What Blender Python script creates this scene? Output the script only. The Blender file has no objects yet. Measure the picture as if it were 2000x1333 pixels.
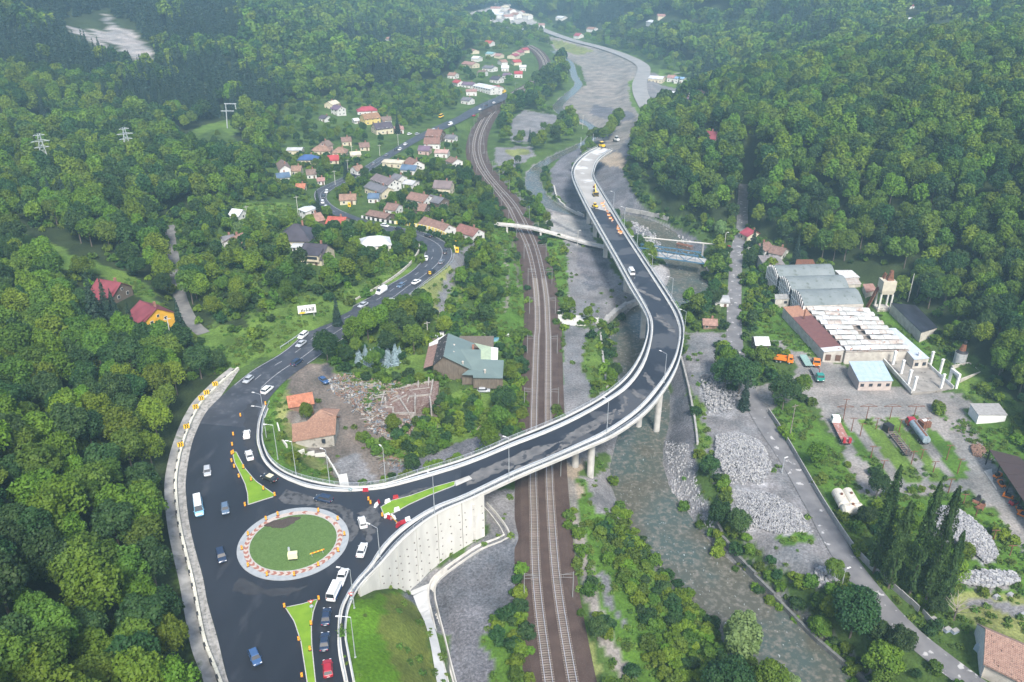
import bpy, math, random
import numpy as np
random.seed(7)
rng = np.random.default_rng(7)
scene = bpy.context.scene
col = scene.collection
rad = math.radians
# ------------------------------------------------------------ camera, light
CAMZ = 134.0
PITCH = rad(26.5)
FPX = 1600.0                       # focal length in pixels of the 2000 px wide photograph
cam_d = bpy.data.cameras.new("camera")
cam_d.sensor_width = 36.0
cam_d.lens = 36.0 * FPX / 2000.0
cam_d.clip_start = 1.0
cam_d.clip_end = 12000.0
cam = bpy.data.objects.new("camera", cam_d)
col.objects.link(cam)
cam.location = (0, 0, CAMZ)
cam.rotation_euler = (math.pi / 2 - PITCH, 0, 0)
scene.camera = cam
SUN_EL, SUN_AZ = rad(47), rad(168)      # azimuth from +Y clockwise: sun stands high behind the camera
w = bpy.data.worlds.new("World"); scene.world = w; w.use_nodes = True
nt = w.node_tree
bgn = nt.nodes["Background"]
sky = nt.nodes.new("ShaderNodeTexSky"); sky.sky_type = 'NISHITA'
sky.sun_disc = False; sky.sun_elevation = SUN_EL; sky.sun_rotation = SUN_AZ
sky.air_density = 1.0; sky.dust_density = 3.0; sky.ozone_density = 1.0
nt.links.new(sky.outputs[0], bgn.inputs[0]); bgn.inputs[1].default_value = 0.125
sd = bpy.data.lights.new("sun", 'SUN'); sd.energy = 2.9; sd.angle = rad(12); sd.color = (1.0, 0.97, 0.93)
so = bpy.data.objects.new("sun", sd); col.objects.link(so); so.location = (0, 0, 300)
from mathutils import Vector, Matrix
sdir = Vector((math.sin(SUN_AZ) * math.cos(SUN_EL), math.cos(SUN_AZ) * math.cos(SUN_EL), math.sin(SUN_EL)))
so.rotation_euler = sdir.to_track_quat('Z', 'Y').to_euler()
scene.view_settings.view_transform = 'Standard'
scene.view_settings.look = 'None'
scene.view_settings.exposure = 1.05
scene.view_settings.gamma = 1.0
scene.view_settings.use_curve_mapping = False
scene.render.engine = 'CYCLES'
scene.cycles.use_denoising = True
scene.cycles.max_bounces = 5
scene.cycles.diffuse_bounces = 2
scene.cycles.glossy_bounces = 2
scene.cycles.transmission_bounces = 2
scene.cycles.volume_bounces = 2
scene.cycles.transparent_max_bounces = 4
# ------------------------------------------------------------ photo pixel -> place
CP, SP = math.cos(PITCH), math.sin(PITCH)
def ray(px, py):
 a = (px - 1000.0) / FPX; b = (666.5 - py) / FPX
 return np.array([a, CP + b * SP, -SP + b * CP])
ZS = 1.38                          # the heights noted along the photograph's lines are in units of this many metres
def P(px, py, z=0.0):
 z = z * ZS
 d = ray(px, py); t = (z - CAMZ) / d[2]
 return (d[0] * t, d[1] * t, z)
def proj(x, y, z):
 D = y * CP + (CAMZ - z) * SP
 D = np.maximum(D, 1e-3)
 return 1000 + FPX * x / D, 666.5 + FPX * ((CAMZ - z) * CP - y * SP) / D, D
# ------------------------------------------------------------ noise
def _h(ix, iy, s):
 n = (ix.astype(np.int64) * 374761393 + iy.astype(np.int64) * 668265263 + s * 974711) & 0x7fffffff
 n = ((n ^ (n >> 13)) * 1274126177) & 0x7fffffff
 return ((n ^ (n >> 16)) & 0xffff) / 65535.0
def vnoise(x, y, s=0):
 x = np.asarray(x, float); y = np.asarray(y, float)
 ix = np.floor(x); iy = np.floor(y); fx = x - ix; fy = y - iy
 fx = fx * fx * (3 - 2 * fx); fy = fy * fy * (3 - 2 * fy)
 a = _h(ix, iy, s); b = _h(ix + 1, iy, s); c = _h(ix, iy + 1, s); d = _h(ix + 1, iy + 1, s)
 return (a + (b - a) * fx) * (1 - fy) + (c + (d - c) * fx) * fy
def fbm(x, y, s=0, o=4):
 r = 0; a = .5
 for i in range(o):
  r = r + a * vnoise(x * 2 ** i, y * 2 ** i, s + i * 17); a *= .5
 return r / (1 - .5 ** o) - .5
# ------------------------------------------------------------ terrain heights
CTRL = [  # photo x, photo y, height of the ground there
 # left slope
 (-150,1500,34),(0,1400,27),(0,1150,25),(0,900,22),(0,750,20),(0,600,19),(0,450,18),(0,330,17),(0,200,24),(0,100,37),(0,20,55),
 (200,1400,20),(150,1150,17),(330,1300,11),(150,900,15),(290,1000,11),(150,700,15),(300,760,11),(350,690,10),(130,550,17),(215,548,16),(290,610,12),
 (380,640,10),(345,520,11),(340,450,12),(200,450,17),(100,470,19),(450,480,11),(560,560,12),(480,600,12),(650,540,11),(600,480,10),(700,500,9.5),
 (200,330,14),(350,330,12),(450,380,10),(520,420,9),(500,300,9),(250,260,12),(400,240,11),(550,240,8),
 (200,200,20),(400,160,19),(300,120,26),(200,80,36),(250,30,46),(100,50,44),(400,60,35),(400,0,47),(550,160,13),(550,100,22),(550,40,34),(550,0,42),
 (640,215,8),(700,200,6),(700,150,9),(700,100,14),(700,50,22),(700,0,34),(850,130,5),(850,90,7),(850,50,10),(850,10,17),(920,60,3),(950,20,0),
 (600,330,6),(560,290,7),(640,290,5),(700,270,4),(600,390,7),(650,380,6),(750,330,4),(800,280,3.5),(730,230,4),(830,230,3),(900,200,2.5),
 (750,380,5),(850,350,3),(800,420,5),(880,400,2.5),(900,440,3),(930,470,3),(740,440,6.5),
 (880,300,2),(950,160,2.5),(1000,120,2.5),(1040,100,1.5),(970,90,3),(1000,60,4),
 (820,600,6),(900,560,3),(960,560,1.5),(880,680,4),(940,700,2),(980,780,1),(760,680,5.5),(700,640,7),(960,640,1.5),
 (660,720,7),(620,800,6),(600,880,5),(700,800,4),(760,780,3.5),(850,780,2.5),(720,880,2.5),(760,930,1.8),(850,880,1.5),(950,860,.8),
 (900,1150,-1.6),(850,1300,-2.6),(980,1020,.2),(960,1300,-1),(870,1130,-2.2),(800,1200,-1),
 # railway and river plain
 (1060,1500,0),(1060,1200,0),(1060,900,0),(1060,650,0),(1010,440,0),(940,300,0),(1000,190,0),(1060,130,0),
 (1150,1250,0),(1180,1050,-1),(1130,930,-.5),(1120,780,-.3),(1120,600,-.3),(1080,520,-.3),(1130,460,-.5),(1060,400,-.5),(1000,300,-.5),(1050,240,-1),
 (1250,1200,-1),(1350,1300,-2),(1180,900,-2),(1220,540,-3),(1160,520,-1),(1100,330,-1.5),(1080,300,0.5),(1130,250,-1),
 (1200,200,-1),(1150,150,-1),(1200,120,0),(1150,105,0),(1230,90,1),(1060,60,1),(1000,20,-3),(970,0,-14),(1030,5,0),
 (1350,620,-.5),(1390,700,-.3),(1400,900,0),(1450,1100,0.3),(1560,1250,1),(1700,1400,1),(1420,560,0),(1440,450,1.5),(1400,500,0),
 (1500,700,.8),(1500,900,.6),(1650,1000,.6),(1800,1000,.8),(1950,1000,1.2),(1950,1300,1.5),(1700,750,1),(1850,780,1.2),(1800,1250,1),
 (1600,600,1.2),(1700,620,1.5),(1560,480,2.5),(1650,520,2.5),(1250,420,-2.5),(1200,350,-1),(1180,290,1.5),(1230,260,1.5),(1220,320,4),(1200,330,1),
 (1300,430,-1.5),(1340,470,-2.5),(1370,480,-1),
 # right hill
 (1280,400,3),(1300,350,9),(1260,300,7),(1250,240,6),(1300,215,13),(1380,195,21),(1385,262,17),(1400,340,14),(1380,410,4),(1500,160,28),(1500,300,20),(1520,420,9),
 (1600,135,33),(1700,125,36),(1850,95,42),(2000,80,46),(2100,100,50),(1700,240,29),(1850,240,34),(2000,220,38),(1600,240,25),(1600,380,15),(1750,380,20),(1700,480,10),
 (1850,430,18),(2000,430,24),(1800,540,5),(1900,560,8),(2000,600,12),(1880,660,3),(1960,720,4),(2000,760,4),(2080,800,5),(2050,950,2),
 (2150,1100,2),(2200,1300,2.5),
 # beyond the spur
 (1290,190,1),(1350,180,3),(1330,140,3),(1400,155,6),(1300,110,6),(1450,110,13),(1550,100,22),(1680,105,30),(1760,90,33),(1850,60,38),(1700,55,35),(1500,60,24),(1400,90,14),
 (1300,70,14),(1200,60,6),(1120,50,4),(1200,20,20),(1300,20,30),(1100,10,15),(1500,10,40),(1700,10,45),(1900,10,50),(2000,20,52),(2100,40,55),
]
_cw = [P(*c) for c in CTRL]
# ground beyond the picture: behind the camera and the ranges that close the valley
_cx = [(160,110,14),(200,150,32),(190,230,42),(150,50,8),(-160,30,60),(-110,0,35),(-60,-60,12),(0,-60,0),(60,-60,-2),(160,-60,8),(260,0,40),(-220,120,60),(-300,250,50),(-420,380,55),(-700,600,110),(-900,300,160),
  (320,200,60),(420,330,75),(600,500,100),(800,800,150),(500,1300,95),(900,1500,180),(-700,1200,170),(-900,2200,260),(-300,2200,110),(0,2600,60),(300,2500,120),(1200,2600,300),
  (-1500,1200,330),(-400,3600,300),(300,3800,320),(1800,1500,330),(0,5000,480),(-2500,3000,520),(2500,3000,520),(-2500,0,420),(2500,0,420),(-1800,5000,560),(1800,5000,560),
  (-1000,-200,180),(1000,-200,180),(0,-300,0)]
_cw += [(a * 1.42, b * 1.42 if b > 0 else b, min(c * 1.2, 190 + c * .12)) for a, b, c in _cx]
_cw = np.array(_cw)
def _uv(x, y):
 yy = np.maximum(y + 520.0, 40.0)
 return 2.2 * np.asarray(x, float) / yy, 2.2 * np.log(yy)
_cu, _cv = _uv(_cw[:, 0], _cw[:, 1])
def _ker(r2): return -np.sqrt(r2 + 0.004)
_A = _ker((_cu[:, None] - _cu[None]) ** 2 + (_cv[:, None] - _cv[None]) ** 2)
_n = len(_cw)
_M = np.zeros((_n + 3, _n + 3)); _M[:_n, :_n] = _A + 0.01 * np.eye(_n)
_M[:_n, _n] = 1; _M[:_n, _n + 1] = _cu; _M[:_n, _n + 2] = _cv
_M[_n:, :_n] = _M[:_n, _n:].T
_W = np.linalg.solve(_M, np.concatenate([_cw[:, 2], np.zeros(3)]))
def base_h(x, y):
 u, v = _uv(x, y)
 out = _W[_n] + _W[_n + 1] * u + _W[_n + 2] * v
 for i in range(_n):
  out = out + _W[i] * _ker((u - _cu[i]) ** 2 + (v - _cv[i]) ** 2)
 return out
def smooth(t):
 t = np.clip(t, 0, 1); return t * t * (3 - 2 * t)
def PL(pts, z):      # photo polyline -> places; points may carry their own height
 return [P(p[0], p[1], p[2] if len(p) > 2 else z) for p in pts]
def spline(pts, step=2.0):
 pts = [np.array(p, float) for p in pts]
 q = [2 * pts[0] - pts[1]] + pts + [2 * pts[-1] - pts[-2]]
 out = []
 for i in range(1, len(q) - 2):
  n = max(1, int(np.linalg.norm(q[i + 1] - q[i]) / step))
  for k in range(n):
   t = k / n
   # centripetal-like: limit tangents by chord length
   d = np.linalg.norm(q[i + 1] - q[i])
   m1 = (q[i + 1] - q[i - 1]) / max(1e-6, np.linalg.norm(q[i + 1] - q[i - 1])) * d
   m2 = (q[i + 2] - q[i]) / max(1e-6, np.linalg.norm(q[i + 2] - q[i])) * d
   h00 = 2*t**3-3*t**2+1; h10 = t**3-2*t**2+t; h01 = -2*t**3+3*t**2; h11 = t**3-t**2
   out.append(h00*q[i] + h10*m1 + h01*q[i+1] + h11*m2)
 out.append(q[-2])
 return np.array(out)
def resample(pts, n):
 pts = np.array(pts, float)
 d = np.concatenate([[0], np.cumsum(np.linalg.norm(np.diff(pts, axis=0), axis=1))])
 t = np.linspace(0, d[-1], n)
 return np.stack([np.interp(t, d, pts[:, k]) for k in range(pts.shape[1])], 1)
def length(pts): return float(np.sum(np.linalg.norm(np.diff(np.array(pts), axis=0), axis=1)))
def offset(pts, d):
 pts = np.array(pts, float)
 t = np.gradient(pts[:, :2], axis=0)
 t /= np.maximum(1e-9, np.linalg.norm(t, axis=1))[:, None]
 o = pts.copy(); o[:, 0] += t[:, 1] * d; o[:, 1] -= t[:, 0] * d      # d > 0: to the right of travel
 return o
def inpoly(x, y, poly):
 x = np.asarray(x); y = np.asarray(y)
 ins = np.zeros(x.shape, bool)
 px = [p[0] for p in poly]; py = [p[1] for p in poly]
 m = (x >= min(px)) & (x <= max(px)) & (y >= min(py)) & (y <= max(py))
 if not m.any(): return ins
 xs = x[m]; ys = y[m]; r = np.zeros(xs.shape, bool)
 j = len(poly) - 1
 for i in range(len(poly)):
  xi, yi = px[i], py[i]; xj, yj = px[j], py[j]
  c = (yi > ys) != (yj > ys)
  if yi != yj:
   r ^= c & (xs < (xj - xi) * (ys - yi) / (yj - yi) + xi)
  j = i
 ins[m] = r
 return ins
def segdist(x, y, pts, cap=1e9):
 """distance to a polyline and the height of its nearest point"""
 pts = np.array(pts, float)
 best = np.full(x.shape, 1e9); bz = np.zeros(x.shape)
 for a, b in zip(pts[:-1], pts[1:]):
  m = (x > min(a[0], b[0]) - cap) & (x < max(a[0], b[0]) + cap) & (y > min(a[1], b[1]) - cap) & (y < max(a[1], b[1]) + cap)
  if not m.any(): continue
  xs, ys = x[m], y[m]
  dx, dy = b[0] - a[0], b[1] - a[1]
  t = np.clip(((xs - a[0]) * dx + (ys - a[1]) * dy) / max(1e-9, dx * dx + dy * dy), 0, 1)
  d = np.hypot(xs - a[0] - t * dx, ys - a[1] - t * dy)
  bb = best[m]; zz = bz[m]
  k = d < bb
  bb[k] = d[k]; zz[k] = (a[2] + t * (b[2] - a[2]))[k]
  best[m] = bb; bz[m] = zz
 return best, bz
# ------------------------------------------------------------ the lines of the place, read off the photograph
ROAD_L = [(520,1480,9),(478,1400,9),(447,1333,9),(425,1245,9),(404,1170,9),(398,1133,9),(380,1067,9),(369,1015,9),(364,970,9),(363,940,9),(372,880,9),(383,845,9),(404,804,9),(431,776,9),(470,741,9),(500,719,9),
          (545,693,9),(572,672,9),(600,646,9),(630,629,8.8),(662,613,8.6),(700,592,8.4),(730,576,8.2),(760,556,8),(780,545,7.9),(806,528,7.7),(824,508,7.5),(829,492,7.3),(825,480,7.1),(817,474,7),(796,466,7),(760,454,6.9),(730,443,6.8),(704,434,6.7),
          (672,424,6.6),(638,418,6.5),(620,400,6.3),(613,382,6.2),(618,371,6),(640,360,5.6),(670,346,5.2),(700,332,4.8),(740,308,4.2),(780,284,3.6),(800,272,3.4),(830,257,3.1),(860,243,3),(890,230,2.8),(912,217,2.7),(940,203,2.6),(965,192,2.6),(985,182,2.6)]
ROAD_R = [(700,1480,9),(684,1400,9),(672,1333,9),(663,1280,9),(660,1245,9),(660,1215,9),(665,1185,9),(650,1100,9),(620,1000,9),(600,960,9),(552,934,9),(530,919,9),(513,899,9),(504,872,9),(502,837,9),(506,815,9),(516,792,9),(546,755,9),(576,729,9),(617,701,9),
          (650,676,8.9),(690,650,8.7),(740,618,8.4),(789,584,8.1),(812,566,8),(840,544,7.7),(860,529,7.5),(878,512,7.3),(884,499,7.2),(882,487,7.1),(872,475,7),(850,462,7),(820,452,7),(780,445,6.9),(745,438,6.8),(715,430,6.7),
          (690,421,6.6),(664,410,6.5),(646,398,6.3),(638,386,6.1),(643,376,5.9),(660,364,5.5),(690,350,5.1),(716,338,4.8),(752,315,4.2),(790,292,3.6),(812,279,3.4),(842,264,3.1),(874,250,3),(905,236,2.8),(930,222,2.7),(958,208,2.6),(984,197,2.6),(1003,187,2.6)]
def ribbon(Lp, Rp, n):
 return resample(spline(PL(Lp, 0), 3), n), resample(spline(PL(Rp, 0), 3), n)
# the road is a strip from the first point of the straight on; the junction itself is one wide sheet
MAIN_L = ROAD_L; MAIN_R = ROAD_R
DECK_Z = 9.0
DECK_L = [(600,954),(637,959),(675,961),(712,959),(750,955),(810,940),(855,927),(900,913),(950,894),(1000,873),(1060,850),(1120,823),(1180,790),(1225,759),(1255,720),(1271,675),(1275,630),(1263,598),(1240,559),(1210,506),(1180,454),(1156,412),(1132,366),(1124,346),(1124,331),(1134,316),(1152,301),(1174,290)]
DECK_R = [(672,1333),(661,1280),(659,1245),(660,1215),(665,1185),(678,1161),(696,1135),(718,1110),(742,1072),(772,1040),(810,1013),(847,992),(900,972),(950,948),(1000,924),(1060,900),(1120,873),(1180,843),(1240,801),(1279,759),(1306,720),(1321,684),(1326,645),(1317,615),(1302,588),(1279,552),(1246,501),(1219,459),(1192,413),(1164,366),(1155,346),(1157,331),(1163,315),(1174,304),(1190,293)]
OUT_R = [(693,1333),(683,1280),(677,1250),(676,1230),(680,1195),(700,1150),(743,1104),(790,1053),(852,1006),(925,973),(1000,937),(1062,910),(1140,877),(1200,850),(1262,806),(1300,760),(1322,720),(1332,684),(1336,645),(1328,612),(1311,583),(1288,548),(1255,499),(1226,455),(1198,410),(1169,363),(1160,345),(1162,330),(1168,316),(1180,305),(1196,294)]
OUT_L = [(528,790),(516,822),(513,852),(519,880),(530,900),(552,919),(582,932),(620,942),(682,951),(750,945),(825,922),(900,899),(950,880),(1000,858),(1060,834),(1120,807),(1180,773),(1222,738),(1248,700),(1262,662),(1265,630),(1254,603),(1228,560),(1199,506),(1169,453),(1146,411),(1124,366),(1117,346),(1117,331),(1127,314),(1146,298),(1170,286)]
RAIL_A = [(1094,1480),(1071,1325),(1048,1140),(1043,995),(1041,940),(1043,810),(1048,660),(1050,640),(1048,580),(1041,525),(1029,480),(1010,440),(990,400),(948,346),(931,318),(925,285),(935,248),(956,216),(990,189),(1031,165),(1056,146),(1062,124),(1047,101),(1030,90)]
RAIL_B = [(1147,1480),(1117,1321),(1088,1140),(1076,995),(1073,930),(1071,810),(1071,660),(1070,640),(1067,580),(1058,525),(1046,480),(1028,440),(1005,400),(960,348),(942,318),(936,286),(945,250),(965,219),(997,192),(1037,169),(1063,148),(1068,124),(1054,100),(1037,89)]
RIVER = [(1700,1480,-4.5),(1575,1333,-4.5),(1500,1240,-4.5),(1420,1168,-4.5),(1350,1100,-4.5),(1290,1020,-4.5),(1250,950,-4.5),(1245,890,-4.5),(1262,820,-4.5),(1262,760,-4.5),(1240,700,-4.5),(1240,650,-4.5),(1275,610,-4.5),(1335,570,-4.4),(1345,530,-4.3),(1320,490,-4),(1290,450,-3.8),(1240,428,-3.6),(1190,420,-3.4),(1130,418,-3.2),(1070,398,-3),(1042,362,-2.8),(1044,335,-2.6),(1064,318,-2.5),(1100,300,-2.4),(1150,275,-2.2),(1160,255,-2),(1140,238,-2),(1105,226,-2),(1090,210,-2),(1100,195,-2),(1118,180,-2),(1130,165,-2),(1122,150,-2),(1118,135,-2),(1110,120,-2),(1080,100,-2)]
RIVW = [13,11.5,10.5,9.5,8.5,8,7.5,6.5,6.5,7,7.5,8,8,8,8,7,5,4,3,3,4,4.5,4,4,4,4,4,4.5,5,6,6,6,5,5,5,6,6]
LANE = [(398,652,9.8),(384,641,9.9),(366,615,10.2),(352,580,10.6),(344,540,11),(338,500,11.5),(333,470,12),(335,440,12.5)]
EAST = [(1452,360,3),(1452,385,2.5),(1450,410,1.8),(1449,450,1.2),(1440,486,.8),(1436,540,.5),(1434,640,.3),(1440,700,.3),(1455,750,.3),(1470,785,.3),(1498,835,.3),(1544,903,.3),(1597,995,.3),(1645,1082,.3),(1697,1152,.4),(1772,1235,.5),(1859,1305,.6),(1960,1380,.8)]
FARROAD = [(1275,222,1.5),(1262,205,1.6),(1252,185,1.8),(1249,165,1.9),(1256,146,2),(1256,130,2),(1240,118,2.2),(1210,105,2.4),(1170,92,2.6),(1130,82,2.8),(1100,73,3),(1070,62,3),(1045,52,3.2),(1020,45,3.6)]
FOOTWAY = [(968,438,3.4),(1005,440,3.5),(1040,446,3.5),(1075,454,3),(1110,464,2),(1145,474,1.2),(1190,484,.5)]
FOOTWAY = [(968,438,3.2),(1005,441,3.4),(1040,446,3.2),(1075,455,2.2),(1110,465,1),(1145,475,.2),(1185,484,-.2)]
wROADL, wROADR = ribbon(MAIN_L, MAIN_R, 340)
CL = (wROADL + wROADR) / 2
wRIV = spline([P(*p) for p in RIVER], 6)
_rd = np.concatenate([[0], np.cumsum(np.linalg.norm(np.diff(np.array([P(*p) for p in RIVER]), axis=0), axis=1))])
_rs = np.concatenate([[0], np.cumsum(np.linalg.norm(np.diff(wRIV, axis=0), axis=1))])
wRIVW = np.interp(_rs / _rs[-1], _rd / _rd[-1], RIVW) * np.interp(_rs / _rs[-1], [0, .35, .5, 1], [.98, .98, .5, .45])
wRA = spline(PL(RAIL_A, 0.0), 4); wRB = spline(PL(RAIL_B, 0.0), 4)
RMID = (resample(wRA, 200) + resample(wRB, 200)) / 2
wLANE = spline(PL(LANE, 0), 3); wEAST = spline(PL(EAST, 0), 3); wFAR = spline(PL(FARROAD, 0), 6)
PLATFORM = [P(x, y, 8.85) for x, y in [(450,1500),(398,1333),(358,1200),(338,1050),(328,940),(336,880),(356,822),(386,776),(426,738),(500,700),(560,672),(617,701),(576,729),(546,755),(532,785),(518,822),(515,852),(521,880),(532,900),(553,918),(583,931),(620,941),(682,949),(750,943),(825,921),(912,893),
     (935,955),(915,960),(842,992),(780,1038),(732,1088),(688,1134),(669,1190),(664,1230),(667,1260),(681,1333),(709,1500)]]
CHN = [(946,985,.3),(968,1010,.2),(990,1046,.1),(975,1054,0),(940,1068,-.5),(900,1094,-1.4),(868,1118,-2.1),(848,1138,-2.5),(843,1162,-2.6),(850,1200,-2.7),(862,1250,-2.7),(876,1310,-2.7),(900,1400,-2.7)]
def grid_h(x, y):
 z = base_h(x, y)
 hill = smooth((z - 4) / 25)
 far = smooth((np.hypot(x, y) - 500) / 1300)
 z = z + fbm(x / 38., y / 38., 3, 4) * (5.5 * hill + 1.0) * (1 + .5 * far)
 z = z + fbm(x / 200., y / 200., 9, 3) * 32 * hill * (.35 + far)
 z = z + fbm(x / 9., y / 9., 5, 3) * (.5 + .6 * hill)
 # flood plain gravel is nearly level
 # river channel
 for i in range(0, 1):
  best = np.full(x.shape, 1e9); wz = np.zeros(x.shape)
  for a, b, wa, wb in zip(wRIV[:-1], wRIV[1:], wRIVW[:-1], wRIVW[1:]):
   cap = 44
   m = (x > min(a[0], b[0]) - cap) & (x < max(a[0], b[0]) + cap) & (y > min(a[1], b[1]) - cap) & (y < max(a[1], b[1]) + cap)
   if not m.any(): continue
   xs, ys = x[m], y[m]; dx, dy = b[0] - a[0], b[1] - a[1]
   t = np.clip(((xs - a[0]) * dx + (ys - a[1]) * dy) / max(1e-9, dx * dx + dy * dy), 0, 1)
   d = np.hypot(xs - a[0] - t * dx, ys - a[1] - t * dy) - (wa + t * (wb - wa))
   bb = best[m]; zz = wz[m]; k = d < bb
   bb[k] = d[k]; zz[k] = (a[2] + t * (b[2] - a[2]))[k]
   best[m] = bb; wz[m] = zz
  bed = wz - .9 + fbm(x / 5., y / 5., 21, 3) * .9
  k = best < 1e8
  wgt = 1 - smooth((best) / 9.0)
  shore = wz - .35 + np.clip(best, -6, 9) * .22 + fbm(x / 4., y / 4., 22, 3) * .5
  z = np.where(k, z + (np.minimum(z, shore) - z) * wgt, z)
  z = np.where(k & (best < -0.5), np.minimum(z, bed), z)
 def corridor(z, pts, hw, fall, drop=.12):
  drop = drop + np.clip(y - 350, 0, 800) * .0012
  d, cz = segdist(x, y, pts, hw + fall + 2)
  wgt = 1 - smooth((d - hw) / fall)
  return np.where(d < 1e8, z + (cz - drop - z) * wgt, z)
 z = corridor(z, RMID, 7.0, 6, .7)
 hw = np.linalg.norm(wROADL - wROADR, axis=1)[:, None] / 2
 z = corridor(z, CL[95:], 6.6, 7, .15)
 z = corridor(z, wLANE, 3.2, 5)
 z = corridor(z, wEAST, 3.4, 6)
 z = corridor(z, wFAR, 10, 14)
 z = corridor(z, [P(*q) for q in CHN], 1.6, 3, .2)
 z = corridor(z, [P(*q) for q in [(812,1150,-2.5),(828,1172,-2.5),(840,1208,-2.5),(850,1250,-2.5),(860,1300,-2.5),(876,1400,-2.5)]], 2.2, 2.5, .25)
 # embankments of the junction
 z = corridor(z, [P(*q) for q in [(684,1195,8.9),(680,1230,8.9),(684,1270,8.9),(700,1340,8.9),(730,1480,8.9)]], .6, 21, .1)
 z = corridor(z, [P(*q) for q in [(690,1178,8.4),(730,1152,5.6),(770,1146,1.6),(800,1155,-2.2)]], .6, 5, .1)
 z = corridor(z, [P(*q) for q in [(620,701,9),(580,729,9),(549,758,9),(534,790,9),(520,822,9),(517,852,9),(523,880,9),(534,898,9),(556,915,9),(586,928,9),(620,937,9),(660,942,8.5)]], .5, 12, .1)
 z = corridor(z, [P(a_ - 7, b_, 9.0) for a_, b_ in [(470,1440),(423,1313),(401,1256),(377,1137),(363,1080),(352,1030),(346,985),(344,940),(351,895),(357,872),(369,837),(381,811),(395,788),(416,766),(440,743),(466,722)]], 3.6, 4, .12)
 ins = inpoly(x, y, PLATFORM)
 d, cz = segdist(x, y, PLATFORM + PLATFORM[:1], 4)
 z = np.where(ins, 8.85 * ZS, z)
 # level ground at the foot of the retaining wall
 foot = [P(*q) for q in [(925,973,8.85),(852,1006,8.85),(790,1053,8.85),(760,1088,8.85)]] + [P(*q) for q in [(785,1172,-2.2),(800,1172,-2.4),(835,1156,-2.5),(900,1100,-1.5),(960,1064,-.3),(992,1048,.1),(970,1008,.3),(945,960,.6)]]
 fd, fz = segdist(x, y, [P(*q) for q in CHN], 30)
 z = np.where(inpoly(x, y, foot) & ~ins & (fd < 1e8), np.minimum(z, fz + .1), z)
 return z
def axis(lo, hi, a, b, s, g):
 v = list(np.arange(a, b + s / 2, s)); st = s
 while v[-1] < hi: st *= g; v.append(v[-1] + st)
 st = s; f = [a]
 while f[-1] > lo: st *= g; f.append(f[-1] - st)
 return np.array(sorted(set(f[1:] + v)))
XS = axis(-4000, 4000, -190, 230, 1.1, 1.024)
YS = axis(-300, 7000, 70, 350, 1.15, 1.0085)
GX, GY = np.meshgrid(XS, YS, indexing='xy')
GZ = grid_h(GX.ravel(), GY.ravel()).reshape(GX.shape)
def H(x, y):
 x = np.asarray(x, float); y = np.asarray(y, float)
 i = np.clip(np.searchsorted(XS, x) - 1, 0, len(XS) - 2); j = np.clip(np.searchsorted(YS, y) - 1, 0, len(YS) - 2)
 fx = np.clip((x - XS[i]) / (XS[i + 1] - XS[i]), 0, 1); fy = np.clip((y - YS[j]) / (YS[j + 1] - YS[j]), 0, 1)
 return (GZ[j, i] * (1 - fx) + GZ[j, i + 1] * fx) * (1 - fy) + (GZ[j + 1, i] * (1 - fx) + GZ[j + 1, i + 1] * fx) * fy
def G(px, py, up=0.0):
 """place on the ground (or a height above it) that the photograph shows at a pixel"""
 d = ray(px, py)
 t = np.concatenate([np.arange(60, 900, 1.0), np.arange(900, 8000, 6.0)]) / np.linalg.norm(d)
 x = d[0] * t; y = d[1] * t; z = CAMZ + d[2] * t
 k = np.nonzero(z < H(x, y) + up)[0]
 k = k[0] if len(k) else len(t) - 1
 k = max(k, 1)
 a, b = t[k - 1], t[k]
 for _ in range(14):
  m = (a + b) / 2
  if CAMZ + d[2] * m < float(H(d[0] * m, d[1] * m)) + up: b = m
  else: a = m
 return Vector((d[0] * b, d[1] * b, CAMZ + d[2] * b - up))
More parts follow.
